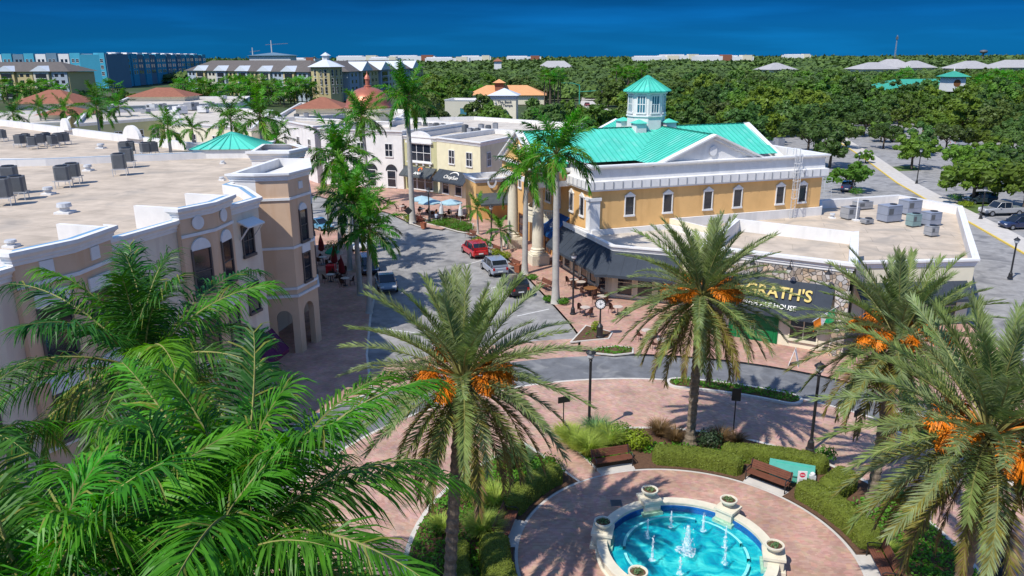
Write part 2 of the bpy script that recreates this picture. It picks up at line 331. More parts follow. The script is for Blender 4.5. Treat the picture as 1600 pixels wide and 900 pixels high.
def window(root, pos, n, w, h, style='grid', frame=WHITE2, pane=GLASSD, scale=1, name='window'):
    "window lying on a wall; pos = middle of the opening in world space, n = wall normal"
    key = (round(w, 2), round(h, 2), style, frame.name, pane.name)
    if key not in WM:
        f = MB(); g = MB(); t = .1; d = .09
        g.quad((-w / 2, -.02, -h / 2), (w / 2, -.02, -h / 2), (w / 2, -.02, h / 2), (-w / 2, -.02, h / 2), pane)
        if style not in ('bare',):
            f.box(-w / 2 - t, -w / 2, -d, 0, -h / 2 - t, h / 2 + t, frame); f.box(w / 2, w / 2 + t, -d, 0, -h / 2 - t, h / 2 + t, frame)
            f.box(-w / 2, w / 2, -d, 0, h / 2, h / 2 + t, frame); f.box(-w / 2 - t * 1.4, w / 2 + t * 1.4, -d * 1.7, 0, -h / 2 - t * 1.8, -h / 2 - .001, frame)
        else:
            f.box(-w / 2, w / 2, -.05, 0, h / 2 - .05, h / 2, frame)
        if style in ('grid', 'triple'):
            nx = 3 if style == 'triple' else 2
            for i in range(1, nx): f.box(-w / 2 + w * i / nx - .04, -w / 2 + w * i / nx + .04, -.06, -.003, -h / 2, h / 2, frame)
            f.box(-w / 2, w / 2, -.055, -.004, -.04, .04, frame)
        if style in ('sash', 'arch', 'hood', 'flat'):
            f.box(-w / 2, w / 2, -.06, -.003, -.03, .03, frame)
        if style == 'hood': f.box(-.025, .025, -.055, -.004, -h / 2, h / 2, frame)
        if style == 'arch':
            pts = [(w / 2 * 1.15 * math.cos(a), -.10, h / 2 + .02 + w / 2 * 1.15 * math.sin(a)) for a in [math.pi * k / 12 for k in range(13)]]
            n_ = len(pts); f.add(pts + [(x, 0, z) for x, y, z in pts], [tuple(range(n_ - 1, -1, -1))] + [(i, i + 1, n_ + i + 1, n_ + i) for i in range(n_ - 1)], WHITE2)
        if style == 'flat': f.box(-w / 2 - .1, w / 2 + .1, -.1, -.001, h / 2 + .12, h / 2 + .75, WHITE2)
        if style == 'pediment':
            a = w / 2 + t
            f.add([(-a - .08, -.14, h / 2 + t), (a + .08, -.14, h / 2 + t), (0, -.14, h / 2 + t + .42), (-a - .08, 0, h / 2 + t), (a + .08, 0, h / 2 + t), (0, 0, h / 2 + t + .42)],
                  ((0, 1, 2), (1, 4, 5, 2), (0, 2, 5, 3), (0, 3, 4, 1)), frame)
        if style == 'hood':
            f.add([(-w / 2 - .35, -.75, h / 2 + .15), (w / 2 + .35, -.75, h / 2 + .15), (w / 2 + .35, 0, h / 2 + .45), (-w / 2 - .35, 0, h / 2 + .45),
                   (-w / 2 - .35, -.75, h / 2 + .05), (w / 2 + .35, -.75, h / 2 + .05), (w / 2 + .35, 0, h / 2 + .35), (-w / 2 - .35, 0, h / 2 + .35)],
                  ((0, 1, 2, 3), (4, 7, 6, 5), (0, 4, 5, 1), (1, 5, 6, 2), (0, 3, 7, 4)), WHITE2)
            for sx in (-w / 2 - .25, w / 2 + .2): f.bar((sx, -.7, h / 2 + .08), (sx, -.02, h / 2 - .75), .07, .07, WHITE2)
        WM[key] = (f.mesh(name), g.mesh('pane'))
    fm, gm = WM[key]
    rz = math.atan2(n[1], n[0]) + math.pi / 2
    Ml = ROOTM[root.name].inverted() @ (Matrix.Translation(Vector(pos)) @ Matrix.Rotation(rz, 4, 'Z'))
    o = bpy.data.objects.new(name, fm); COL.objects.link(o); o.parent = root; o.matrix_local = Ml
    p = bpy.data.objects.new('pane', gm); COL.objects.link(p); p.parent = o
    ROOTM[o.name] = ROOTM[root.name]
    return o
def nrm(a, b):
    d = (Vector(b[:2]) - Vector(a[:2])).normalized(); return Vector((d.y, -d.x, 0))
def along(a, b, t, z, out=0.0):
    a = Vector(a[:2]); b = Vector(b[:2]); p = a + (b - a) * t; n = nrm(a, b); return Vector((p.x + n.x * out, p.y + n.y * out, z))
def awning(root, a, b, z1, z0, dep, m, name='awning', val=.25, parts=True):
    "sloping canvas awning on wall line a-b"
    n = nrm(a, b); A = Vector((*a[:2], 0)); B = Vector((*b[:2], 0)); o = n * dep; k = n * .03
    w = MB(); t = Vector((0, 0, -.05))
    p = [A + k + Vector((0, 0, z1)), B + k + Vector((0, 0, z1)), B + o + Vector((0, 0, z0)), A + o + Vector((0, 0, z0))]
    w.add(p + [q + t for q in p], ((0, 3, 2, 1), (4, 5, 6, 7), (0, 4, 7, 3), (1, 2, 6, 5)), m)
    vz = Vector((0, 0, -val)); q = [p[3], p[2], p[2] + vz, p[3] + vz]; i_ = n * -.03
    w.add(q + [x + i_ for x in q], ((0, 3, 2, 1), (4, 5, 6, 7), (2, 3, 7, 6), (0, 4, 7, 3), (1, 2, 6, 5)), m)
    L_ = (B - A).length; ns = max(2, int(L_ / 1.1))
    for i in range(ns + 1):
        s = i / ns; w.bar(p[0].lerp(p[1], s) + Vector((0, 0, .01)), p[3].lerp(p[2], s) + Vector((0, 0, .01)), .035, .03, m)
    return w.build(name, root)
def arch_wall(mb, a, b, z0, z1, opens, m, thick=.45):
    "wall a-b with round-headed openings [(s0, s1, spring height)]"
    n = nrm(a, b); A = Vector((*a[:2], 0)); B = Vector((*b[:2], 0)); Ln = (B - A).length; d = (B - A) / Ln; inn = -n * thick
    pt = lambda s, z, k=0: A + d * s + Vector((0, 0, z)) + (inn if k else Vector())
    def slab(s0, s1, za, zb):
        mb.quad(pt(s0, za), pt(s1, za), pt(s1, zb), pt(s0, zb), m); mb.quad(pt(s1, za, 1), pt(s0, za, 1), pt(s0, zb, 1), pt(s1, zb, 1), m)
    cur = 0
    for s0, s1, sp in opens:
        slab(cur, s0, z0, z1); r = (s1 - s0) / 2; N = 12
        arc = [(s0 + r - r * math.cos(math.pi * i / N), sp + r * math.sin(math.pi * i / N)) for i in range(N + 1)]
        for (x0, y0), (x1, y1) in zip(arc, arc[1:]):
            mb.quad(pt(x0, y0), pt(x1, y1), pt(x1, z1), pt(x0, z1), m); mb.quad(pt(x1, y1, 1), pt(x0, y0, 1), pt(x0, z1, 1), pt(x1, z1, 1), m)
            mb.quad(pt(x0, y0), pt(x0, y0, 1), pt(x1, y1, 1), pt(x1, y1), m)
        for s in (s0, s1): mb.quad(pt(s, z0), pt(s, z0, 1), pt(s, sp, 1), pt(s, sp), m)
        cur = s1
    slab(cur, Ln, z0, z1)
# ================================================================== GROUND
FC = (7.5, 28.95)                                   # centre of the fountain and of the traffic circle
def fc(r, deg, z=0.0): return Vector((FC[0] + r * math.cos(R(deg)), FC[1] + r * math.sin(R(deg)), z))
def disc(r0, r1, a0, a1, z, step=3):
    n = max(2, int(abs(a1 - a0) / step)); A = [a0 + (a1 - a0) * i / n for i in range(n + 1)]
    return [fc(r0, a, z) for a in A], [fc(r1, a, z) for a in A]
def annulus(mb, r0, r1, a0, a1, z, m, step=3):
    i, o = disc(r0, r1, a0, a1, z, step)
    for k in range(len(i) - 1): mb.quad(i[k], o[k], o[k + 1], i[k + 1], m)
GR = mat('far_ground', (.050, .075, .025), .95, .3, .02, stain=((.11, .105, .07), .012))
g = MB(); g.add([(-9000, -300, -.30), (9000, -300, -.30), (9000, 12000, -.30), (-9000, 12000, -.30)], ((0, 1, 2, 3),), GR); struct(g, 'ground')
g = MB(); g.add([(-75, -5, 0), (60, -5, 0), (110, 60, 0), (165, 215, 0), (120, 262, 0), (-60, 262, 0), (-110, 150, 0)], (tuple(range(7)),), ASPH); struct(g, 'road')
g = MB(); annulus(g, 19.8, 23.9, -60, 240, .004, ASPH2); struct(g, 'circle_road')
g = MB(); annulus(g, 12.3, 19.6, 0, 360, .008, BRICK2); annulus(g, 19.6, 19.8, 0, 360, .008, KERB); struct(g, 'brick_drive')
# brick crossing where the street meets the circle
cx0, cx1 = P(905, 541), P(640, 600)
g = MB(); A = [fc(23.9, a, .006) for a in range(92, 136, 3)]; B = [fc(27.6, a, .006) for a in range(92, 136, 3)]
for i in range(len(A) - 1): g.quad(A[i], B[i], B[i + 1], A[i + 1], BRICK2)
struct(g, 'brick_crossing')
def slab(name, poly, h, mtop, kw=.16):
    g = MB(); ins = offset(poly, -kw); n = len(poly)
    for i in range(n):
        j = (i + 1) % n
        g.quad((*poly[i][:2], -.02), (*poly[j][:2], -.02), (*poly[j][:2], h), (*poly[i][:2], h), KERB)
        g.quad((*poly[i][:2], h), (*poly[j][:2], h), (*ins[j], h), (*ins[i], h), KERB)
    g.poly([(*p, h) for p in ins], mtop); return struct(g, name)
xy = lambda v: (v[0], v[1])
# right-hand pavement in front of the restaurants (counter-clockwise)
RP = [xy(fc(24, a)) for a in range(-20, 92, 4)] + [xy(P(905, 548)), xy(P(909, 530)), xy(P(890, 505)), xy(P(866, 478)), xy(P(830, 440)), xy(P(800, 411)), xy(P(768, 381)), xy(P(742, 367)), xy(P(715, 362)), xy(P(700, 356)), xy(P(690, 360)), xy(P(668, 357)), xy(P(640, 349)), xy(P(608, 334)), xy(P(560, 322)), xy(P(490, 306)), (-60, 130), (-60, 160), (-12, 160), (2, 128), (30, 100), (45, 87.5), (47.5, 81.8), (37.1, 60.2), (34, 40)]
slab('pavement', RP, .12, BRICK)
LP = [(-9.3, 47.2), (-10.6, 53.0), (-11.9, 62), (-12.75, 70), (-14.6, 80), (-18, 90), (-24, 99), (-33, 108), (-60, 120), (-90, 90), (-60, -10), (-14, -10)] + [xy(fc(24, a)) for a in range(204, 131, -4)]
slab('brick_walk', LP, .12, BRICK)
# garden circle, its paths and the fountain court
g = MB(); o = [fc(12.3, a, 0) for a in range(0, 360, 4)]
for i in range(90):
    j = (i + 1) % 90; a, b = o[i], o[j]
    ai, bi = fc(12.08, i * 4), fc(12.08, j * 4)
    g.quad(a, b, (b.x, b.y, .13), (a.x, a.y, .13), KERB); g.quad((a.x, a.y, .13), (b.x, b.y, .13), (bi.x, bi.y, .13), (ai.x, ai.y, .13), KERB)
    g.quad((ai.x, ai.y, .13), (bi.x, bi.y, .13), fc(7.5, j * 4, .13), fc(7.5, i * 4, .13), MULCH)
struct(g, 'garden_ground')
g = MB()
for k in range(90): g.quad(fc(0.0, 0, .134), fc(7.3, k * 4, .134), fc(7.3, k * 4 + 4, .134), fc(0.0, 0, .134) + Vector((.0001, 0, 0)), BRICK)
annulus(g, 7.3, 7.44, 0, 360, .136, CONC); struct(g, 'fountain_court')
PD = 118.0
g = MB(); annulus(g, 7.4, 12.4, PD - 5, PD + 5, .142, BRICK); annulus(g, 7.4, 12.4, PD - 6, PD - 5, .142, CONC); annulus(g, 7.4, 12.4, PD + 5, PD + 6, .142, CONC); struct(g, 'garden_path')
# planted islands between circle road and brick drive
def island(a0, a1, r0, r1, name='planting_island'):
    i, o = disc(r0, r1, a0, a1, 0, 2); rm = (r0 + r1) / 2; h = (r1 - r0) / 2
    e1 = [fc(rm - h * math.cos(t), a1 + math.degrees(h * math.sin(t) / rm)) for t in [math.pi * k / 8 for k in range(1, 8)]]
    e0 = [fc(rm + h * math.cos(t), a0 - math.degrees(h * math.sin(t) / rm)) for t in [math.pi * k / 8 for k in range(1, 8)]]
    # counter-clockwise: outer arc a0->a1, end cap, inner arc back, cap
    poly = [xy(p) for p in o] + [xy(p) for p in reversed(e1)] + [xy(p) for p in reversed(i)] + [xy(p) for p in reversed(e0)]
    return slab(name, poly, .15, MULCH, .2), poly
IS1 = island(58, 79, 18.2, 19.9)[1]
IS2 = island(20, 38, 18.6, 22.0)[1]
# street planting beds set in the pavement
def bed(pts, name='planting_bed'):
    poly = [xy(P(x, y, .12)) for x, y in pts]
    ar = sum(poly[i - 1][0] * poly[i][1] - poly[i][0] * poly[i - 1][1] for i in range(len(poly)))
    if ar < 0: poly.reverse()
    g = MB(); ins = offset(poly, -.12)
    for i in range(len(poly)):
        j = (i + 1) % len(poly); g.quad((*poly[i], .10), (*poly[j], .10), (*poly[j], .20), (*poly[i], .20), KERB); g.quad((*poly[i], .2), (*poly[j], .2), (*ins[j], .2), (*ins[i], .2), KERB)
    g.poly([(*p, .19) for p in ins], MULCH); struct(g, name); return ins
BED1 = bed([(890, 536), (915, 509), (958, 520), (952, 530)])
BED2 = bed([(920, 552), (930, 545), (965, 541), (990, 545), (990, 553), (960, 556)])
BED3 = bed([(660, 348), (700, 340), (740, 350), (738, 366), (715, 362), (690, 355)])
BED4 = bed([(628, 340), (645, 333), (668, 343), (660, 356), (640, 349)])
# markings of parking bays along the street
g = MB()
for a, b in (((808, 494), (858, 483)), ((762, 452), (803, 441)), ((725, 415), (768, 402)), ((545, 420), (575, 424)), ((648, 520), (585, 512))):
    a, b = P(*a), P(*b); d = (b - a).normalized(); s = Vector((-d.y, d.x, 0)) * .06
    g.quad((*(a - s)[:2], .012), (*(b - s)[:2], .012), (*(b + s)[:2], .012), (*(a + s)[:2], .012), WHITE2)
struct(g, 'road_marking')
# rear drive, its pavement with the yellow kerb, and the car park behind
def ribbon(name, px, w0, w1, h, m, kerb=None):
    c = [P(x, y) for x, y in px]; g = MB(); Lp = []; Rp = []
    for i, p in enumerate(c):
        d = (c[min(i + 1, len(c) - 1)] - c[max(i - 1, 0)]).normalized(); s = Vector((d.y, -d.x, 0)); Lp.append(p + s * w0); Rp.append(p + s * w1)
    for i in range(len(c) - 1):
        z = Vector((0, 0, h)); a, b, e, f = Lp[i], Lp[i + 1], Rp[i + 1], Rp[i]
        g.quad(a + z, f + z, e + z, b + z, m); g.quad(a, a + z, b + z, b, kerb or KERB); g.quad(f, e, e + z, f + z, KERB)
        if kerb:
            k = .12
            for u, v in ((a, b),):
                q0 = u + (f - u).normalized() * .25; q1 = v + (e - v).normalized() * .25
                g.quad(u + z * 1.04, q0 + z * 1.04, q1 + z * 1.04, v + z * 1.04, kerb)
    return struct(g, name)
ribbon('rear_pavement', [(1250, 190), (1298, 214), (1345, 245), (1400, 286), (1450, 315), (1520, 352), (1600, 398), (1740, 480)], 0, -3.2, .13, CONC, YEL)
g = MB(); rnd = random.Random(3)
for k in range(9):
    for j in range(12):
        o = Vector((82, 108, .010)) + Vector((.42, .9, 0)).normalized() * (j * 2.9) + Vector((.9, -.42, 0)).normalized() * (k * 17 + (6 if k % 2 else 0))
        d = Vector((.9, -.42, 0)).normalized() * 5; s = Vector((.42, .9, 0)).normalized() * .06
        g.quad(o - s, o + d - s, o + d + s, o - s + s * 2, WHITE2)
struct(g, 'bay_marking')
def patch(name, px, m, z=.012):
    g = MB(); g.poly([P(x, y, z) for x, y in px], m); ar = 0; return struct(g, name)
GRASSG = mat('lawn_ground', (.085, .135, .03), .95, .3, .3)
patch('grass_verge', [(1375, 262), (1425, 258), (1440, 266), (1390, 268)], GRASSG)
patch('grass_verge', [(1290, 205), (1320, 203), (1345, 214), (1310, 215)], GRASSG)
patch('grass_verge', [(1480, 318), (1530, 312), (1560, 325), (1520, 335)], GRASSG)
patch('grass_verge', [(820, 172), (900, 170), (900, 177), (820, 180)], GRASSG)
patch('side_road', [(700, 196), (960, 180), (960, 190), (720, 206)], ASPH)
patch('far_road', [(902, 180), (910, 150), (930, 150), (955, 176)], CONC, .03)
# ================================================================== LEFT BUILDING (tan, with the stepped bays)
E0 = Vector((-15.74, 47.42, 0)); DD = Vector((-.30, -.954, 0)).normalized(); NN = Vector((.954, -.30, 0)).normalized()
fa = lambda s, o=0: (E0 + DD * s + NN * o)
f2 = lambda s, o=0: xy(fa(s, o))
TW = [(-17.6, 52.95), (-15.5, 53.4), (-14.71, 56.1), (-16.2, 61.5)]
BK1, BK2 = P(400, 233, 12.8), P(72, 247, 12.8)
LBP = [f2(34), f2(0), (-18.0, 51.4), (-19.5, 52.7), (-17.8, 62.0), (-18.9, 67.5), xy(BK1), xy(BK2), (-75, 62), (-60, 10)]
lb = thing('commercial_building', 'tan and grey three storey building with stepped canted bays and a wide beige roof', 'building', (-30, 45, 0))
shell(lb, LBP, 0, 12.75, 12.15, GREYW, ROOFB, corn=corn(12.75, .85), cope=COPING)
def canted_bay(s0, s1, out, base=BROWNW, ztop=13.4):
    sm = (s0 + s1) / 2
    front = [fa(s1, .02), fa(s1, .3), fa(sm, out), fa(s0, .3), fa(s0, .02)]
    w = MB()
    for a, b in zip(front, front[1:]): w.quad((a.x, a.y, 0), (b.x, b.y, 0), (b.x, b.y, ztop), (a.x, a.y, ztop), base)
    bay = w.build('bay', lb)
    poly = [xy(fa(s1, .3)), xy(fa(sm, out)), xy(fa(s0, .3)), xy(fa(s0, -.02)), xy(fa(s1, -.02))]
    c = MB(); sweep_ring(c, poly, corn(ztop, .85), WHITE2, [0, 1, 2, 4]); ins = offset(poly, -.3)
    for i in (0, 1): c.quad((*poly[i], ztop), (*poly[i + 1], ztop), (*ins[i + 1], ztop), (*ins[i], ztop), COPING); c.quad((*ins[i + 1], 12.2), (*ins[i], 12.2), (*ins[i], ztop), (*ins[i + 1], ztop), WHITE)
    for s in (s0 + .14, s1 - .14):
        q = [xy(fa(s + .13, .28)), xy(fa(s - .13, .28)), xy(fa(s - .13, -2.6)), xy(fa(s + .13, -2.6))]; c.prism(q, 12.0, ztop - .004, WHITE)
    c.build('bay_parapet', bay)
    fp = [xy(fa(s1, .3)), xy(fa(sm, out)), xy(fa(s0, .3)), xy(fa(s0, -.3)), xy(fa(s1, -.3))]
    for z in (11.75, 7.4, 4.2): b = MB(); sweep_ring(b, fp, [(0, z), (.07, z), (.07, z + .16), (0, z + .16)], WHITE2, [0, 1]); b.build('string_course', bay)
    A, M_, B = xy(fa(s1, .3)), xy(fa(sm, out)), xy(fa(s0, .3)); return A, M_, B
A, M_, B = canted_bay(3.0, 7.3, .75)
for (a, b), st in (((A, M_), 'arch'), ((M_, B), 'arch')):
    n = nrm(a, b); window(lb, along(a, b, .5, 9.75, .01), n, 1.1, 2.4, 'arch', frame=WFR); window(lb, along(a, b, .5, 5.9, .01), n, 1.1, 2.1, 'flat', frame=WFR)
    m = MB(); c = along(a, b, .5, 12.45, .03); d = (Vector(b) - Vector(a)).normalized()
    pts = [c + Vector((d.x * .38 * math.cos(t), d.y * .38 * math.cos(t), .38 * math.sin(t))) for t in [2 * math.pi * k / 20 for k in range(20)]]
    pb = [q + n * .07 for q in pts]; m.poly(pb, WHITE2); [m.quad(pts[i - 1], pts[i], pb[i], pb[i - 1], WHITE2) for i in range(20)]; m.build('medallion', lb)
A, M_, B = canted_bay(12.0, 17.2, .8)
for a, b in ((A, M_), (M_, B)):
    n = nrm(a, b); window(lb, along(a, b, .5, 9.5, .01), n, 1.35, 2.3, 'flat', frame=WFR); window(lb, along(a, b, .5, 5.6, .01), n, 1.35, 2.1, 'flat', frame=WFR)
    p = along(a, b, .5, 12.45, .02); d = (Vector(b) - Vector(a)).normalized(); d3 = Vector((d.x, d.y, 0)); m = MB()
    m.bar(p - d3 * .3, p + d3 * .3, .1, .6, WHITE2); m.build('plaque', lb)
n = NN
for s in (1.35,): window(lb, fa(s, .01) + Vector((0, 0, 10.35)), n, .95, 1.75, 'hood', frame=WFR); window(lb, fa(s, .01) + Vector((0, 0, 6.7)), n, .95, 1.75, 'sash', frame=WFR)
for s in (9.6, 19.6, 22.5, 26): window(lb, fa(s, .01) + Vector((0, 0, 6.4)), n, 1.2, 1.9, 'sash', frame=WFR)
for s in (20, 23): window(lb, fa(s, .01) + Vector((0, 0, 10)), n, 1.1, 1.8, 'sash', frame=WFR)
for s in (9.6, 13.2, 16, 20, 23.5, 27): g = MB(); a = fa(s + .9, .9); b = fa(s - .9, .9); g.quad((a.x, a.y, .2), (b.x, b.y, .2), (b.x, b.y, 2.9), (a.x, a.y, 2.9), GLASSD); g.build('shop_window', lb)
awning(lb, f2(12.2, .35), f2(8.2, .35), 4.0, 2.9, 1.2, GREENAWN)
awning(lb, f2(4.2, .8), f2(.3, .3), 4.3, 3.0, 1.1, PURPAWN)
# emblem and lettering on the green awning
an = (NN * .68 + Vector((0, 0, .73))).normalized()
m = MB(); cc = fa(10.2, 1.02) + Vector((0, 0, 3.47)); ux = -DD; uy = an.cross(ux)
ring = [[cc + an * .03 + (ux * math.cos(t) + uy * math.sin(t)) * r for t in [2 * math.pi * k / 24 for k in range(24)]] for r in (.34, .44)]
for i in range(24): m.quad(ring[0][i - 1], ring[1][i - 1], ring[1][i], ring[0][i], WHITE2)
m.bar(cc + an * .03 - ux * .2 - uy * .15, cc + an * .03 + ux * .2 + uy * .15, .1, .02, WHITE2, an); m.build('emblem', lb)
# tower: open arches below, rendered storeys above
tw = MB(); tp = TW
for a, b in zip(tp, tp[1:]):
    tw.quad((*a, 4.7), (*b, 4.7), (*b, 13.4), (*a, 13.4), BROWNW)
arch_wall(tw, tp[0], tp[1], 0.12, 4.7, [(.55, 1.65, 2.9)], BROWNW); arch_wall(tw, tp[1], tp[2], .12, 4.7, [(.65, 2.05, 3.0)], BROWNW); arch_wall(tw, tp[2], tp[3], .12, 4.7, [(.9, 2.4, 3.0), (3.3, 4.8, 3.0)], BROWNW)
tw.poly([(*p, 4.7) for p in reversed(tp + [(-19.5, 60.5)])], BROWNW)
tower = tw.build('tower', lb)
c = MB(); full = tp + [(-18.6, 61.5), (-19.4, 53.2)]
sweep_ring(c, full, corn(13.4, .7), WHITE2, [0, 1, 2, 5]); ins = offset(full, -.35)
for i in range(len(full)):
    j = (i + 1) % len(full); c.quad((*full[i], 13.4), (*full[j], 13.4), (*ins[j], 13.4), (*ins[i], 13.4), WHITE2); c.quad((*ins[j], 12.3), (*ins[i], 12.3), (*ins[i], 13.4), (*ins[j], 13.4), WHITE)
    if i > 2: c.quad((*full[i], 12), (*full[j], 12), (*full[j], 13.4), (*full[i], 13.4), WHITE)
c.poly([(*p, 12.75) for p in ins], WHITE); c.build('tower_parapet', tower)
for z, d in ((11.5, .08), (8.0, .08), (5.0, .1), (4.45, .16)): c = MB(); sweep_ring(c, full, [(0, z), (d, z), (d, z + .17), (0, z + .17)], WHITE2, [0, 1, 2]); c.build('string_course', tower)
n = nrm(tp[1], tp[2])
window(lb, along(tp[1], tp[2], .55, 9.45, .01), n, .85, 2.2, 'arch', frame=WFR); window(lb, along(tp[1], tp[2], .55, 6.35, .01), n, .85, 2.0, 'flat', frame=WFR)
m = MB(); p = along(tp[1], tp[2], .55, 12.35, .02); d = Vector((Vector(tp[2]) - Vector(tp[1])).normalized().to_3d()); m.bar(p - d * .25, p + d * .25, .08, .5, WHITE2); m.build('plaque', lb)
n3 = nrm(tp[2], tp[3])
for t in (.25, .7): window(lb, along(tp[2], tp[3], t, 9.4, .01), n3, .85, 2.2, 'arch', frame=WFR); window(lb, along(tp[2], tp[3], t, 6.3, .01), n3, .85, 2.0, 'flat', frame=WFR)
# second bay behind the tower
t2 = [(-17.9, 62.2), (-17.2, 64.6), (-18.9, 67.3), (-21.5, 67.5), (-20.8, 62.2)]
w = MB()
for i in range(5): a, b = t2[i], t2[(i + 1) % 5]; w.quad((*a, 0), (*b, 0), (*b, 13.9), (*a, 13.9), BROWNW if i < 2 else WHITE)
b2 = w.build('bay', lb); c = MB(); sweep_ring(c, t2, corn(13.9), WHITE2, [0, 1, 4]); ins = offset(t2, -.3)
c.poly([(*p, 13.45) for p in ins], WHITE); [c.quad((*t2[i], 13.9), (*t2[(i + 1) % 5], 13.9), (*ins[(i + 1) % 5], 13.9), (*ins[i], 13.9), WHITE2) for i in range(5)]; c.build('bay_parapet', b2)
m = MB(); p = along(t2[0], t2[1], .5, 12.9, .05); nn = nrm(t2[0], t2[1]); d = Vector((-nn.y, nn.x, 0))
m.poly([p + nn * .05 + d * (.3 * math.cos(t)) + Vector((0, 0, .3 * math.sin(t))) for t in [2 * math.pi * k / 16 for k in range(16)]], WHITE2); m.build('medallion', lb)
# neighbouring roof beyond the low party wall, with arched parapet and teal hip roof
K1, K2 = P(0, 186, 12.8), P(300, 222, 12.8)
nb = thing('shop_building', 'pale building with arched white parapet and teal hipped corner, beyond the beige roof', 'building', (-40, 85, 0))
bp = [xy(BK2 + Vector((.3, .35, 0))), xy(BK1 + Vector((-.3, .4, 0))), xy(P(425, 222, 12.6)), xy(K2), xy(K1), (-110, 110), (-95, 70)]
shell(nb, bp, 0, 12.7, 11.9, CREAM, ROOFB, corn=corn(12.7, .8))
m = MB()
for px in (70, 214):
    q = P(px, 203 if px < 100 else 213, 12.7); d = (K2 - K1).normalized(); n = Vector((d.y, -d.x, 0)); q = K1 + d * (q - K1).dot(d) + n * .3; m = MB()
    pts = [q + d * ((1.9 if px > 100 else 1.2) * math.cos(t)) + Vector((0, 0, -.3 + 1.45 * math.sin(t))) for t in [math.pi * k / 14 for k in range(15)]]; pb = [v + n * .35 for v in pts]
    m.poly(list(reversed(pts)), WHITE); m.poly(pb, WHITE); [m.quad(pts[i], pb[i], pb[i + 1], pts[i + 1], WHITE) for i in range(14)]; m.build('arched_parapet', nb)
def hip(mb, pts, apex, z, m, seam=None, ns=6):
    "pyramid roof: eave polygon pts at height z, apex point"
    n = len(pts)
    for i in range(n):
        a, b = Vector((*pts[i][:2], z)), Vector((*pts[(i + 1) % n][:2], z)); mb.add([a, b, apex], ((0, 1, 2),), m)
        if seam:
            up = (b - a).cross(Vector(apex) - a).normalized()
            for k in range(ns + 1):
                t = k / ns; s = a.lerp(b, t); mb.bar(s + up * .02, s.lerp(Vector(apex), .97) + up * .02, .09, .08, seam, up)
c0 = P(350, 214, 15.2); th = []
q = [P(296, 234, 13.0), P(405, 233, 13.0)]; w = (q[1] - q[0]); dp = Vector((-w.y, w.x, 0)) * .8
m = MB(); hip(m, [xy(q[0]), xy(q[1]), xy(q[1] + dp), xy(q[0] + dp)], (q[0] + q[1] + dp) / 2 + Vector((0, 0, 1.35)), 13.0, TEAL, TEALD, 7)
hr = m.build('hip_roof', nb); m = MB(); cc = (q[0] + q[1] + dp) / 2; m.prism([xy(cc + (v - cc) * .92) for v in (q[0], q[1], q[1] + dp, q[0] + dp)], 11, 12.99, WHITE); m.build('roof_base', hr)
# ================================================================== PEACH BUILDING WITH THE TEAL ROOF
PO = Vector((7.6, 73.2, 0)); PA = R(18.9); PU = Vector((math.cos(PA), math.sin(PA), 0)); PV = Vector((-math.sin(PA), math.cos(PA), 0))
pw = lambda u, v, z=0: PO + PU * u + PV * v + Vector((0, 0, z))
p2 = lambda u, v: xy(pw(u, v))
pb_ = thing('peach_building', 'peach coloured building with a teal metal roof, pediments and an octagonal cupola', 'building', xy(pw(13, 11)) + (0,), PA)
LL, DP = 26.8, 22.0
shell(pb_, [p2(0, 0), p2(LL, 0), p2(LL, DP), p2(0, DP)], 0, 9.5, 9.45, PEACH, ROOFW)
rect = [p2(0, 0), p2(LL, 0), p2(LL, DP), p2(0, DP)]
c = MB()
sweep_ring(c, rect, [(0, 8.7), (.35, 8.7), (.35, 8.85), (.42, 8.85), (.42, 9.62), (.12, 9.68), (.12, 9.75), (.05, 10.75), (.30, 10.85), (.45, 10.95), (.45, 11.1), (-.3, 11.1), (-.3, 9.5)], WHITE2)
fr = c.build('entablature', pb_)
c = MB()
for k in range(int(LL / 1.0) + 1): u = k * 1.0; a = pw(u, -.42, 8.75); c.bar(pw(u + .1, -.44, 8.9), pw(u + .1, -.44, 9.55), .09, .05, STEEL, PV)
for k in range(22): c.bar(pw(-.44, k + .4, 8.9), pw(-.44, k + .4, 9.55), .09, .05, STEEL, PU)
c.build('panel_joint', fr)
for u in (4.1, 8.3, 12.9, 16.4, 21.6, 24.4): window(pb_, pw(u, -.01, 7.05), -PV, .9, 1.75, 'pediment')
for v in (2.0, 4.6): window(pb_, pw(-.01, v, 6.9), -PU, .85, 1.75, 'pediment')
for v in (17.6, 20.2): window(pb_, pw(-.01, v, 6.9), -PU, .85, 1.75, 'pediment')
for v in (8.3, 11, 13.7): window(pb_, pw(-.01, v, 7.0), -PU, 1.4, 2.2, 'grid')
for v in (8.3, 11, 13.7): window(pb_, pw(-.01, v, 1.7), -PU, 1.7, 3.0, 'grid', frame=BROWN)
window(pb_, pw(-.01, 3.0, 1.6), -PU, 2.2, 2.4, 'grid', frame=BROWN); window(pb_, pw(-.01, 19, 1.6), -PU, 3, 2.4, 'grid', frame=BROWN)
m = MB(); m.box(-.0, .0, 0, 0, 0, 0, WHITE2); 
m = MB(MB().T); m.prism([p2(-.16, -.16), p2(.9, -.16), p2(.9, .0 - .003), p2(-.16, -.003)], .1, 8.0, WHITE2); m.prism([p2(-.16, -.003), p2(-.003, -.003), p2(-.003, .8), p2(-.16, .8)], .1, 8.0, WHITE2)
m.prism([p2(-.26, -.26), p2(1.0, -.26), p2(1.0, .9), p2(-.26, .9)], 7.75, 8.05, WHITE2); m.build('corner_pilaster', pb_)
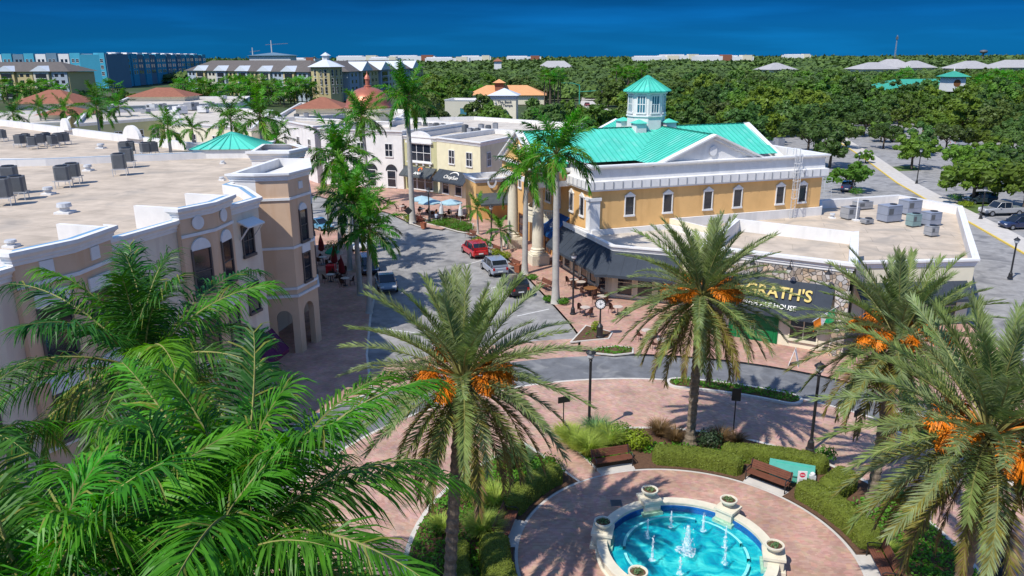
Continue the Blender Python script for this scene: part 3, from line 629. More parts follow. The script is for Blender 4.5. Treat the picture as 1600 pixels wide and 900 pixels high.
# roof: crossed gables
RZ, EZ = 13.5, 10.75; CU_, CV = 13.3, 11.0; hw = 6.2
def face(mb, pts, m): mb.poly(pts, m)
g = MB()
def wing(a0, a1, horiz):
    "gable wing running along u (horiz) or v, ridge from a0 to a1"
    for sgn in (-1, 1):
        if horiz: e0, e1, r0, r1 = pw(a0, CV + sgn * hw, EZ), pw(a1, CV + sgn * hw, EZ), pw(a0, CV, RZ), pw(a1, CV, RZ)
        else: e0, e1, r0, r1 = pw(CU_ + sgn * hw, a0, EZ), pw(CU_ + sgn * hw, a1, EZ), pw(CU_, a0, RZ + .01), pw(CU_, a1, RZ + .01)
        g.quad(e0, e1, r1, r0, TEAL); n = (e1 - e0).cross(r1 - e0).normalized(); n = n if n.z > 0 else -n
        for k in range(int(abs(a1 - a0) / .62) + 1):
            t = min(1, k * .62 / abs(a1 - a0)); g.bar(e0.lerp(e1, t) + n * .035, r0.lerp(r1, t) + n * .035, .07, .07, TEALD, n)
        g.bar(r0 + Vector((0, 0, .05)), r1 + Vector((0, 0, .05)), .25, .08, TEALD)
wing(-3.0, 24.6, True); wing(.35, DP - .3, False)
g.build('roof_slope', pb_)
def pediment(root, a, b, zb, zp, n, mtymp, med=True, dep=.45, wrake=.38, sofs=.55):
    "triangle gable wall with raking cornice; a, b = ends on the wall plane"
    c = MB(); a = Vector((*a[:2], zb)); b = Vector((*b[:2], zb)); t = (a + b) / 2; t.z = zp; n = Vector(n)
    c.poly([a, b, t], mtymp); c.poly([b - n * .3, a - n * .3, t - n * .3], WHITE); o = c.build('gable', root); r = MB()
    for s, e_ in ((a, t), (b, t)):
        d = (e_ - s).normalized(); up = n.cross(d); up = up if up.z > 0 else -up
        s0 = s - d * .7; e1 = e_ + d * .05
        r.bar(s0 + n * (dep / 2 - .1) + up * .02, e1 + n * (dep / 2 - .1) + up * .02, dep + .35, .16, WHITE2, up)
        r.bar(s0 + n * (dep / 2 - .2) + up * -.22, e1 + n * (dep / 2 - .2) + up * -.22, dep, .32, WHITE2, up)
    r.build('rake_cornice', o)
    if med:
        m = MB(); h = (zp - zb); cc = (a + b) / 2 + Vector((0, 0, h * .40)); d = (b - a).normalized(); rr = h * .16
        p0 = [cc + n * .02 + d * rr * math.cos(q) + Vector((0, 0, rr * 1.15 * math.sin(q))) for q in [2 * math.pi * k / 20 for k in range(20)]]; p1 = [q + n * .14 for q in p0]
        m.poly(p1, WHITE2); [m.quad(p0[i - 1], p0[i], p1[i], p1[i - 1], WHITE2) for i in range(20)]; m.build('medallion', o)
pediment(pb_, p2(CU_ - hw, .3), p2(CU_ + hw, .3), 10.9, RZ, -PV, WHITE)
pediment(pb_, p2(LL - 2.3, CV - hw), p2(LL - 2.3, CV + hw), 10.6, RZ, PU, WHITE)
pediment(pb_, p2(CU_ + hw, DP - .3), p2(CU_ - hw, DP - .3), 10.6, RZ, PV, WHITE)
# portico on the street side
pr = [p2(-3.4, 5.2), p2(-.01, 5.2), p2(-.01, 16.8), p2(-3.4, 16.8)]
c = MB(); c.prism(pr, 8.5, 10.2, PEACH, WHITE, True)
po = c.build('portico', pb_)
c = MB(); sweep_ring(c, pr, [(0, 8.45), (.15, 8.45), (.15, 9.0), (0, 9.0)], WHITE2, [0, 2, 3]); sweep_ring(c, pr, [(0, 9.8), (.3, 9.9), (.42, 10.05), (.42, 10.3), (0, 10.3)], WHITE2, [0, 2, 3]); c.build('portico_cornice', po)
pediment(pb_, p2(-3.35, CV + 5.9), p2(-3.35, CV - 5.9), 10.3, RZ, -PU, PEACH)
for v in (7.0, 15.0):
    c = MB(); b = pw(-2.75, v, 0)
    c.prism([p2(-2.75 - s, v - t) for s, t in ((.95, .95), (-.95, .95), (-.95, -.95), (.95, -.95))][::-1], .11, 1.15, CREAMST)
    c.prism([p2(-2.75 - s, v - t) for s, t in ((.85, .85), (-.85, .85), (-.85, -.85), (.85, -.85))][::-1], 1.15, 1.3, CREAMST)
    c.lathe(b, [(.82, 1.3), (.82, 1.5), (.7, 1.6), (.74, 1.75), (.62, 1.9), (.60, 4), (.52, 7.8), (.52, 7.9), (.6, 7.95), (.6, 8.1), (.75, 8.25)], 24, CREAMST)
    c.prism([p2(-2.75 - s, v - t) for s, t in ((.8, .8), (-.8, .8), (-.8, -.8), (.8, -.8))][::-1], 8.25, 8.46, CREAMST); c.build('column', pb_, smooth=False)
# curved balcony with balusters
c = MB(); N = 16; arc = [pw(-.02 - 2.6 * math.sin(math.pi * k / N) ** .8, 7.9 + 6.2 * k / N) for k in range(N + 1)]; inn = [pw(-.02 - 2.2 * math.sin(math.pi * k / N) ** .8, 7.9 + 6.2 * k / N) for k in range(N + 1)]
for i in range(N):
    for z0, z1 in ((3.9, 4.55), (5.25, 5.42)):
        a, b = arc[i], arc[i + 1]; ai, bi = inn[i], inn[i + 1]; Z = lambda p, z: (p.x, p.y, z)
        c.quad(Z(b, z0), Z(a, z0), Z(a, z1), Z(b, z1), CREAMST); c.quad(Z(ai, z0), Z(bi, z0), Z(bi, z1), Z(ai, z1), CREAMST); c.quad(Z(a, z1), Z(ai, z1), Z(bi, z1), Z(b, z1), CREAMST); c.quad(Z(a, z0), Z(b, z0), Z(bi, z0), Z(ai, z0), CREAMST)
    for t in (0, .33, .66):
        p = arc[i].lerp(arc[i + 1], t); q = inn[i].lerp(inn[i + 1], t); p = (p + q) / 2; c.tube([(p.x, p.y, 4.55), (p.x, p.y, 4.8), (p.x, p.y, 5.25)], [.05, .1, .06], 6, CREAMST, False)
c.poly([(p.x, p.y, 4.3) for p in arc], CREAMST); c.build('balcony', pb_)
awning(pb_, p2(-.02, 8.8), p2(-.02, 5.0), 5.2, 3.3, 2.0, BLUEAWN)
an = (-PU * .69 + Vector((0, 0, .73))).normalized(); cc = pw(-.95, 6.9, 4.33); ux = -PV; uy = an.cross(ux); m = MB()
for r, off in ((.6, 0), (.38, .06)):
    rg = [[cc + an * (.05 + off * .2) + (ux * math.cos(t) + uy * math.sin(t)) * q for t in [2 * math.pi * k / 24 for k in range(24)]] for q in (r - .07, r)]
    for i in range(24): m.quad(rg[0][i - 1], rg[1][i - 1], rg[1][i], rg[0][i], WHITE2)
m.build('emblem', pb_)
# cupola
CCU, CCV = 12.2, 12.3; cc = pw(CCU, CCV); cu_ = MB(); r8 = 2.1; ph = PA + math.pi / 8
oc = [(cc.x + r8 * math.cos(ph + math.pi / 4 * k), cc.y + r8 * math.sin(ph + math.pi / 4 * k)) for k in range(8)]
cu_.prism(oc, 13.0, 17.35, WHITE); cup = cu_.build('cupola', pb_)
c = MB(); sweep_ring(c, oc, [(0, 14.55), (.12, 14.6), (.12, 14.78), (0, 14.8)], WHITE2); sweep_ring(c, oc, [(0, 17.0), (.15, 17.05), (.2, 17.3), (.2, 17.35), (0, 17.35)], WHITE2); c.build('moulding', cup)
c = MB(); hip(c, [(cc.x + 2.65 * math.cos(ph + math.pi / 4 * k), cc.y + 2.65 * math.sin(ph + math.pi / 4 * k)) for k in range(8)], Vector((cc.x, cc.y, 19.0)), 17.36, TEAL, TEALD, 3)
c.lathe((cc.x, cc.y, 17.2), [(2.35, .0), (2.65, .05), (2.65, .16)], 8, TEALD, ph); c.build('cupola_roof', cup)
for k in range(8):
    a, b = oc[k], oc[(k + 1) % 8]; window(pb_, along(a, b, .5, 15.95, .01), nrm(a, b), .85, 1.75, 'triple', pane=GLASSB)
c = MB()
for su, sv in ((1, 0), (-1, 0), (0, 1), (0, -1), ):
    pass
for su, sv in ((1, 1), (1, -1), (-1, 1), (-1, -1)):
    q = pw(CCU + su * 1.85, CCV + sv * 1.85); w_ = [xy(q + PU * x * .62 + PV * y * .62) for x, y in ((-1, -1), (1, -1), (1, 1), (-1, 1))]
    c = MB(); c.prism(w_, 11.0, 14.0, WHITE); hip(c, [xy(q + PU * x * .8 + PV * y * .8) for x, y in ((-1, -1), (1, -1), (1, 1), (-1, 1))], q + Vector((0, 0, 14.4)), 14.0, TEAL); c.build('corner_pier', cup)
# ================================================================== RESTAURANT ROW (low, in front of the peach building)
F1, F2 = (14.9, 57.9), (23.9, 52.45); B2, B1 = (28.3, 62.5), (20.2, 68.0)
W1, C1 = (5.26, 77.4), (9.0, 66.87)
rs = thing('restaurant_building', 'low cream restaurant with a charcoal corner awning, stone fronted middle and pale flat roof', 'building', (20, 66, 0))
S1 = [W1, C1, (14.61, 64.64), (17.3, 63.4), (20.5, 68.3), p2(8.5, -.06), p2(.2, -.06), p2(-.2, .6)]
shell(rs, S1, 0, 4.95, 4.45, CREAM, ROOFW, corn=corn(4.95, .7), edges=[0, 1, 2])
S2 = [F1, F2, B2, B1]
shell(rs, S2, 0, 7.05, 6.0, CREAM, ROOFB, corn=corn(7.05, 1.0), edges=[0, 1, 3])
S3 = [(28.35, 62.55), (27.2, 58.75), (36.87, 59.47), (48.0, 81.8), (44.8, 88.7), (34.4, 85.6), p2(LL, -.06), p2(8.6, -.06), (20.6, 68.4)]
S3 = [(27.15, 58.75), (36.87, 59.47), (48.0, 81.8), (44.8, 88.7), (34.4, 85.6), p2(LL + .05, -.06), p2(8.6, -.06), (20.6, 68.4), (28.4, 62.6)]
shell(rs, S3, 0, 5.5, 4.6, CREAM, ROOFB, corn=corn(5.5, .8), edges=[0, 1, 2, 3])
STONE = bpy.data.materials.new('fieldstone'); STONE.use_nodes = True
_n = STONE.node_tree.nodes; _l = STONE.node_tree.links.new; _b = _n['Principled BSDF']; _b.inputs['Roughness'].default_value = .9
_g = _n.new('ShaderNodeNewGeometry'); _v = _n.new('ShaderNodeTexVoronoi'); _v.inputs['Scale'].default_value = 2.6; _e = _n.new('ShaderNodeTexVoronoi'); _e.feature = 'DISTANCE_TO_EDGE'; _e.inputs['Scale'].default_value = 2.6
_l(_g.outputs['Position'], _v.inputs['Vector']); _l(_g.outputs['Position'], _e.inputs['Vector'])
_h = _n.new('ShaderNodeHueSaturation'); _h.inputs['Color'].default_value = (.46, .36, .27, 1); _s = _n.new('ShaderNodeSeparateColor'); _l(_v.outputs['Color'], _s.inputs[0])
_m = _n.new('ShaderNodeMapRange'); _m.inputs[3].default_value = .6; _m.inputs[4].default_value = 1.35; _l(_s.outputs[0], _m.inputs[0]); _l(_m.outputs[0], _h.inputs['Value'])
_q = _n.new('ShaderNodeMapRange'); _q.inputs[3].default_value = .2; _q.inputs[4].default_value = 1.3; _l(_s.outputs[1], _q.inputs[0]); _l(_q.outputs[0], _h.inputs['Saturation'])
_x = _n.new('ShaderNodeMix'); _x.data_type = 'RGBA'; _r = _n.new('ShaderNodeMapRange'); _r.inputs[2].default_value = .06; _l(_e.outputs['Distance'], _r.inputs[0]); _l(_r.outputs[0], _x.inputs[0]); _x.inputs[6].default_value = (.10, .08, .065, 1); _l(_h.outputs[0], _x.inputs[7]); _l(_x.outputs[2], _b.inputs['Base Color'])
_p = _n.new('ShaderNodeBump'); _p.inputs['Distance'].default_value = .06; _l(_r.outputs[0], _p.inputs['Height']); _l(_p.outputs[0], _b.inputs['Normal'])
fn = nrm(F1, F2)
m = MB(); a, b = along(F1, F2, 0, 0, .05), along(F1, F2, 1, 0, .05)
m.quad((a.x, a.y, 4.2), (b.x, b.y, 4.2), (b.x, b.y, 6.25), (a.x, a.y, 6.25), STONE)
for t in (0.03, .97): q = along(F1, F2, t, 0, .25); d = Vector((-fn.y, fn.x, 0)); m.prism([xy(q + d * x + fn * y) for x, y in ((-.45, .3), (.45, .3), (.45, -.2), (-.45, -.2))][::-1], .1, 5.0, STONE)
m.build('stone_facing', rs)
a, b = along(F1, F2, .09, 0, .06), along(F1, F2, .91, 0, .06)
sg = awning(rs, a, b, 5.2, 2.9, 1.15, DARKAWN, 'sign_awning', .3)
tn = (fn * 2.3 + Vector((0, 0, 1.15))).normalized(); ux = Vector((-fn.y, fn.x, 0))
GOLD = mat('gold_letters', (.62, .47, .13), .45, .1, 2); SIGNW = mat('white_letters', (.8, .78, .72), .5, .05, 2)
cm = along(F1, F2, .5, 4.25, .06 + .475); text("McGRATH'S", 1.2, GOLD, sg, frame_at(cm + tn * .12 + ux * -.15, ux, tn), ext=.05, bold=.022)
text('IRISH ALE HOUSE', .5, SIGNW, sg, frame_at(along(F1, F2, .5, 3.35, .06 + .925) + tn * .1 + ux * .1, ux, tn), ext=.03, bold=.008)
for k, t in enumerate((.12, .37, .62, .87)):
    m = MB(); q = along(F1, F2, t, 6.5, .06); h = q + fn * .8 + Vector((0, 0, .05)); m.tube([q, q + fn * .5 + Vector((0, 0, .35)), h + Vector((0, 0, .2)), h], .025, 6, BLACK); m.lathe(h + Vector((0, 0, -.3)), [(.24, 0), (.2, .1), (.07, .2), (.05, .32)], 12, BLACK); m.build('gooseneck_lamp', rs)
m = MB(); a, b = along(F1, F2, .22, 0, .04), along(F1, F2, .56, 0, .04); m.quad((a.x, a.y, .13), (b.x, b.y, .13), (b.x, b.y, 2.75), (a.x, a.y, 2.75), DOORG)
for t in (.0, .5, 1.0): q = a.lerp(b, t); m.bar((q.x, q.y, .13), (q.x, q.y, 2.75), .14, .12, DOORG)
for t in (.25, .75):
    for z0, z1 in ((.4, 1.2), (1.4, 2.5)):
        q = a.lerp(b, t); d = (b - a) * .18; m.bar(q - d + Vector((0, 0, (z0 + z1) / 2)), q + d + Vector((0, 0, (z0 + z1) / 2)), .08, z1 - z0, DOORG)
dr = m.build('door', rs)
m = MB(); q = a.lerp(b, .46) + fn * .1; m.bar((q.x, q.y, 1.0), (q.x, q.y, 1.35), .04, .04, LTSTEEL); q = a.lerp(b, .54) + fn * .1; m.bar((q.x, q.y, 1.0), (q.x, q.y, 1.35), .04, .04, LTSTEEL); m.build('handle', dr)
window(rs, along(F1, F2, .74, 1.75, .03), fn, 1.9, 1.9, 'grid', frame=CREAM); 
window(rs, along(F1, F2, .13, 1.6, .03), fn, .9, 2.2, 'sash', frame=CREAM)
# corner awning of the first section, glazed front beneath
awning(rs, W1, C1, 4.45, 2.7, 1.9, DARKAWN); awning(rs, C1, (14.61, 64.64), 4.45, 2.75, 2.0, DARKAWN); 
m = MB(); n1, n2 = nrm(W1, C1), nrm(C1, (14.61, 64.64)); c0 = Vector((*C1, 0))
tip = [c0 + n1 * .03 + Vector((0, 0, 4.45)), c0 + n1 * 1.9 + Vector((0, 0, 2.7)), c0 + (n1 + n2) * 1.35 + Vector((0, 0, 2.72)), c0 + n2 * 2.0 + Vector((0, 0, 2.75))]
m.add(tip + [v + Vector((0, 0, -.25)) for v in tip[1:]], ((0, 1, 2), (0, 2, 3), (1, 4, 5, 2), (2, 5, 6, 3)), DARKAWN); m.build('awning', rs)
d1 = (Vector(C1) - Vector(W1)); 
for t in (.12, .3, .48, .66, .84): window(rs, along(W1, C1, t, 1.65, .01), n1, 1.35, 2.3, 'sash', frame=CREAM)
for t in (.2, .5, .8): window(rs, along(C1, (14.61, 64.64), t, 1.65, .01), n2, 1.3, 2.3, 'sash', frame=CREAM)
nS = nrm(S3[0], S3[1])
for t in (.2, .5, .8): window(rs, along(S3[0], S3[1], t, 1.6, .01), nS, 1.8, 2.2, 'sash', frame=CREAM)
awning(rs, S3[0], along(S3[0], S3[1], .95, 0), 3.7, 2.6, 1.4, DARKAWN)
# tricolour flag hung in front of the stone pier
fl = MB(); q = along(F1, F2, .955, 4.0, .6); tip = q + fn * .9 + Vector((-1.5, .2, -1.0)); fl.tube([q, tip], .025, 6, LTSTEEL)
fg = thing('flag', 'green white and orange flag on a slanting pole beside the stone pier', 'flag', xy(q) + (3.0,)); fl.build('flagpole', fg)
FGN, FOR = mat('green_flag_cloth', (.0, .33, .11), .8, .1, 2), mat('orange_flag_cloth', (.85, .25, .02), .8, .1, 2)
m = MB(); mats_ = (FGN, WHITE2, FOR); N = 12
pt = lambda i, j: q.lerp(tip, .12 + .85 * i / N) + Vector((.12 * math.sin(i * 1.1) * j, .06 * math.sin(i * .9 + j) * j, -.42 * j + .05 * math.sin(i * 1.7) * j))
for i in range(N):
    for j in range(2): m.quad(pt(i, j), pt(i + 1, j), pt(i + 1, j + 1), pt(i, j + 1), mats_[i * 3 // N])
m.build('cloth', fg, smooth=True)
# ================================================================== FAR ROW ACROSS THE SIDE STREET
fr_ = thing('shop_row', 'row of two storey shops in white, olive and pale yellow stucco beyond the street bend', 'building', (-20, 135, 0))
Q0, Q1, Q2, Q3, Q4, Q5 = (-4.6, 115.3), (-11.8, 123.3), (-17.5, 127.7), (-32.4, 133.2), (-38, 150), (-46, 160)
QB = [(-2.4, 119.9), (8, 140), (6, 158), (-15, 165)]
u1 = [Q1, Q0, (-2.3, 119.9), (4, 132), (-3, 137)]; u2 = [(-17.52, 127.72), (-11.82, 123.32), (-3.05, 137.05), (-9, 143)]; u3 = [Q3, (-17.8, 127.4), (-9.1, 143.2), (-20, 152)]
rowwall = lambda poly, m, z, zr=None: shell(fr_, poly, 0, z, zr or z - .8, m, ROOFW, corn=corn(z, .9))
rowwall(u1, YELW, 9.0); rowwall(u2, OLIVE, 8.9); rowwall(u3, WHITE, 9.6)
u4 = [(-46, 152.5), (-33.6, 133.9), (-20.3, 152.3), (-30, 166)]; rowwall(u4, WHITE, 9.9)
u5 = [(-30, 166.2), (-9.1, 143.4), (-2.9, 137.3), (4.2, 132.3), (14, 152), (-8, 172)]; rowwall(u5, CREAM, 8.6, 7.9)
fr2 = u1
def facew(a, b, ts, z, w, h, st='grid', fm=WHITE2, root=None): 
    for t in ts: window(root or fr_, along(a, b, t, z, .01), nrm(a, b), w, h, st, frame=fm)
facew(Q1, Q0, (.36, .76), 6.2, 1.3, 2.0); facew(Q0, (-2.3, 119.9), (.5,), 6.2, 1.1, 2.0)
facew(u2[0], u2[1], (.5,), 6.3, 4.6, 2.6, 'triple'); facew(u3[0], u3[1], (.18, .5, .84), 6.4, 1.3, 2.0)
facew(u4[0], u4[1], (.3, .62, .88), 6.4, 1.3, 2.0)
m = MB(); a, b = Vector((*u2[0], 0)), Vector((*u2[1], 0)); n = nrm(u2[0], u2[1]); d = (b - a).normalized(); mid = (a + b) / 2
m.bar(mid - d * 2.9 + n * .2 + Vector((0, 0, 7.95)), mid + d * 2.9 + n * .2 + Vector((0, 0, 7.95)), .5, .3, WHITE2)
pts = [mid + n * .2 + d * 2.7 * math.cos(t) + Vector((0, 0, 8.1 + 1.6 * math.sin(t))) for t in [math.pi * k / 16 for k in range(17)]]; pb2 = [p - n * .4 for p in pts]
m.poly(pts, WHITE2); m.poly(list(reversed(pb2)), WHITE2); [m.quad(pts[i], pb2[i], pb2[i + 1], pts[i + 1], WHITE2) for i in range(16)]
m.bar(mid - d * 2.8 + n * .2 + Vector((0, 0, 4.75)), mid + d * 2.8 + n * .2 + Vector((0, 0, 4.75)), .4, .2, WHITE2)
for k in (-2.2, -.75, .75, 2.2): m.bar(mid + d * k + n * .15 + Vector((0, 0, 4.25)), mid + d * k + n * .15 + Vector((0, 0, 4.6)), .3, .3, WHITE2)
m.build('arched_surround', fr_)
for (a, b), ts in (((Q1, Q0), (.2, .5, .8)), ((u2[0], u2[1]), (.25, .5, .75)), ((u3[0], u3[1]), (.25, .62, .86))):
    for t in ts: window(fr_, along(a, b, t, 1.7, .01), nrm(a, b), 1.5, 2.6, 'sash')
m = MB()
for t in (.25, .62, .86):
    c0 = along(u3[0], u3[1], t, 3.0, .06); n = nrm(u3[0], u3[1]); d = Vector((-n.y, n.x, 0)); 
    pts = [c0 + d * 1.1 * math.cos(q) + Vector((0, 0, 1.1 * math.sin(q))) for q in [math.pi * k / 12 for k in range(13)]]; m.poly(pts, GLASSD)
m.build('arched_fanlight', fr_)
aw1 = awning(fr_, along(u2[0], u2[1], .02, 0), along(u2[0], u2[1], .98, 0), 4.0, 2.7, 1.6, GREYAWN)
aw2 = awning(fr_, along(Q1, Q0, .06, 0), along(Q1, Q0, .80, 0), 4.1, 2.6, 1.7, DARKAWN)
LOGO = mat('orange_emblem', (.75, .18, .05), .6, .1, 2)
def on_awning(a, b, t, k, z1, z0, dep):
    n = nrm(a, b); p = along(a, b, t, z1 + (z0 - z1) * k, .03 + dep * k); an = (n * (z1 - z0) + Vector((0, 0, dep))).normalized(); ux = Vector((-n.y, n.x, 0)); return p + an * .09, ux, an
p, ux, an = on_awning(u2[0], u2[1], .55, .72, 4.0, 2.7, 1.6); text('ANA', .75, SIGNW, aw1, frame_at(p, ux, an), bold=.02)
p, ux, an = on_awning(u2[0], u2[1], .55, .28, 4.0, 2.7, 1.6); uy = an.cross(ux); m = MB()
rg = [[p + (ux * math.cos(t) + uy * math.sin(t)) * q for t in [2 * math.pi * k / 20 for k in range(20)]] for q in (.22, .42)]
for i in range(16): m.quad(rg[0][i - 1], rg[1][i - 1], rg[1][i], rg[0][i], LOGO)
m.build('emblem', aw1)
p, ux, an = on_awning(Q1, Q0, .46, .62, 4.1, 2.6, 1.7); uy = an.cross(ux); text('ChopSun', .95, SIGNW, aw2, frame_at(p, ux, an), bold=.005)
m = MB(); p = p + uy * .45
arcp = [p + ux * (1.15 * math.cos(t) + .25) + uy * (.75 * math.sin(t)) for t in [R(15 + 150 * k / 14) for k in range(15)]]; arc2 = [p + ux * (1.0 * math.cos(t) + .25) + uy * (.55 * math.sin(t)) for t in [R(15 + 150 * k / 14) for k in range(15)]]
for i in range(14): m.quad(arc2[i], arcp[i], arcp[i + 1], arc2[i + 1], WHITE2)
m.build('emblem', aw2)
# small orange entrance pavilion between the row and the portico, with its oval crest
pv = thing('entrance_pavilion', 'small orange pavilion with a white oval crest and dark hipped awning beside the portico', 'pavilion', (0, 104, 0))
o_ = P(768, 285, 5.0); d = PV * -1; 
pvp = [xy(o_ + PU * x + PV * y) for x, y in ((-2.2, 0), (3.2, 0), (3.2, 5), (-2.2, 5))]
shell(pv, pvp, 0, 5.6, 5.0, PEACH, ROOFW, corn=corn(5.6, .8))
m = MB(); cc = o_ - PV * .12 + Vector((0, 0, .2)); rg = [[cc - PV * .1 + PU * (q * .7 * math.cos(t)) + Vector((0, 0, q * math.sin(t))) for t in [2 * math.pi * k / 24 for k in range(24)]] for q in (.6, .95)]
for i in range(24): m.quad(rg[0][i - 1], rg[1][i - 1], rg[1][i], rg[0][i], WHITE2)
m.build('oval_crest', pv)
awning(pv, pvp[0], pvp[1], 3.6, 2.5, 2.2, GREYAWN)
# ================================================================== PALMS
def zat(w, py):
    lo, hi = -2.0, 60.0
    for _ in range(50):
        m = (lo + hi) / 2; v = Vector((w[0], w[1], m - CAMH)); y = 450 - FPX * (v.dot(CU) / v.dot(_F))
        if y > py: lo = m
        else: hi = m
    return lo
def frond(name, Ln, e0, bend, nl, ll, lw, leaf, seed, fwd=(75, 28), vee=20, plum=0, hang=.3, nseg=2, pet=.12, stalk=STALK, rr=.03, leaf2=None, p2=.0, ns=16, twist=0.0):
    r = random.Random(seed); mb = MB(); a = e0; p = Vector((0, 0, 0)); pts = [p.copy()]; tan = []; y = 0; sw = r.uniform(-.25, .25) + twist
    for i in range(ns):
        t = (i + .5) / ns; a = e0 - bend * t ** 1.35; yaw = sw * t * t
        d = Vector((math.cos(R(a)) * math.cos(yaw), math.cos(R(a)) * math.sin(yaw), math.sin(R(a)))); tan.append(d); p = p + d * (Ln / ns); pts.append(p.copy())
    mb.tube(pts, [rr * (1 - .88 * i / ns) for i in range(ns + 1)], 4, stalk, False)
    G = Vector((0, 0, -1))
    for i in range(nl):
        t = pet + (1 - pet) * (i + r.random() * .5) / nl; k = min(ns - 1, int(t * ns)); q = pts[k].lerp(pts[k + 1], t * ns - k); T = tan[k]
        S = T.cross(Vector((0, 0, 1))); S = S.normalized() if S.length > .05 else Vector((0, 1, 0)); N = S.cross(T).normalized()
        u = (t - pet) / (1 - pet); prof = min(1, .55 + u * 2.2) * (1 - .62 * max(0, u - .35) ** 1.25) 
        for sd in (-1, 1):
            f = R(fwd[0] + (fwd[1] - fwd[0]) * u + r.uniform(-9, 9)); v = R(vee + r.uniform(-10, 10) + (r.choice((-1, 0, 1)) * plum if plum else 0))
            d = (T * math.cos(f) + (S * sd * math.cos(v) + N * math.sin(v)) * math.sin(f)).normalized()
            le = ll * prof * r.uniform(.82, 1.08); w = lw * r.uniform(.8, 1.15) * (.7 + .3 * prof)
            side = d.cross(N); side = side.normalized() if side.length > .05 else T.copy(); side = (side + N * r.uniform(-.7, .7)).normalized()
            c = q.copy(); vs = [c - side * w * .3, c + side * w * .3]; dd = d.copy(); fs = []
            for s in range(nseg):
                dd = (dd + G * hang * r.uniform(.7, 1.3) / nseg * (1 + s * .6)).normalized(); c = c + dd * (le / nseg)
                ww = w * (.5 if s < nseg - 1 else .05) * (1 if s < 1 or nseg < 3 else .8)
                vs += [c - side * ww, c + side * ww]; b = len(vs) - 4; fs.append((b, b + 1, b + 3, b + 2))
            mb.add(vs, fs, leaf2 if (leaf2 and r.random() < p2) else leaf)
    return mb.mesh(name, False)
def lerp(a, b, t): return a + (b - a) * t
# frond sets, young and upright first, old and hanging last
ROYN = [[frond('frond', lerp(3.0, 4.5, min(1, k / 3)), lerp(84, -8, k / 8) , lerp(40, 80, min(1, k / 5)), 92, 1.12, .044, L_ROYD if j == 1 else L_ROY, 100 + k * 10 + j, (66, 30), 14, 13, .85, 3, .14, STALK, .045, L_ROYY, .05 if k < 6 else .38, 18) for j in range(2)] for k in range(9)]
ROYM = [[frond('frond', 3.9, lerp(80, -18, k / 6), lerp(35, 72, min(1, k / 4)), 58, .92, .095, L_ROYD if (k + j) % 3 == 2 else L_ROY, 300 + k * 10 + j, (62, 28), 15, 30, .55, 2, .12, STALK, .045, L_ROYY, .02 if k < 6 else .2, 10) for j in range(2)] for k in range(7)]
DATE = [[frond('frond', lerp(3.9, 4.7, min(1, k / 3)), lerp(84, -46, k / 10), lerp(22, 44, min(1, k / 6)), 98, .62, .042, [L_DATE, L_DATEG, L_DATE, L_DATEG, L_DATE, L_DATE, L_DATEG, L_DATE, L_DATEG, L_DATEY, L_DATEY][k], 500 + k * 10 + j, (58, 27), 28, 10, .14, 2, .2, STALK if k < 8 else L_DATEY, .045, [L_DATEG, L_DATEY, L_DATEB][0 if k < 7 else 1 if k < 9 else 2], .3, 14) for j in range(2)] for k in range(11)]
DEADF = [frond('dead_frond', 4.0, -62, 26, 40, .42, .032, L_DATEB, 700 + j, (35, 20), 5, 10, .6, 2, .2, L_DATEB, .05, L_DATEY, .25, 10) for j in range(2)]
FRUITM = []
for j in range(4):
    r = random.Random(40 + j); mb = MB(); st = [Vector((0, 0, 0)), Vector((.55, 0, .34)), Vector((1.15, .03, .42)), Vector((1.6, .05, .25))]
    mb.tube(st, [.05, .045, .04, .03], 5, STALKO, False)
    for k in range(360):
        t = r.uniform(.6, 1); i = min(2, int(t * 3)); p = st[i].lerp(st[i + 1], t * 3 - i)
        d = Vector((r.gauss(.2, .6), r.gauss(0, .6), r.uniform(-.6, .6))).normalized(); pts = [p.copy()]
        for s in range(4): d = (d + Vector((0, 0, -.42))).normalized(); p = p + d * r.uniform(.09, .16); pts.append(p.copy())
        w = .016
        sd = Vector((d.y, -d.x, .2)).normalized(); vs = []
        for a, q in enumerate(pts): vs += [q - sd * w * (.4 + .25 * a), q + sd * w * (.4 + .25 * a)]
        mb.add(vs, [(2 * a, 2 * a + 1, 2 * a + 3, 2 * a + 2) for a in range(4)], FRUIT)
        up = Vector((0, 0, 1)); vs = []
        for a, q in enumerate(pts): vs += [q - up * w * (.3 + .2 * a), q + up * w * (.3 + .2 * a)]
        mb.add(vs, [(2 * a, 2 * a + 1, 2 * a + 3, 2 * a + 2) for a in range(4)], FRUIT)
    FRUITM.append(mb.mesh('fruit_cluster'))
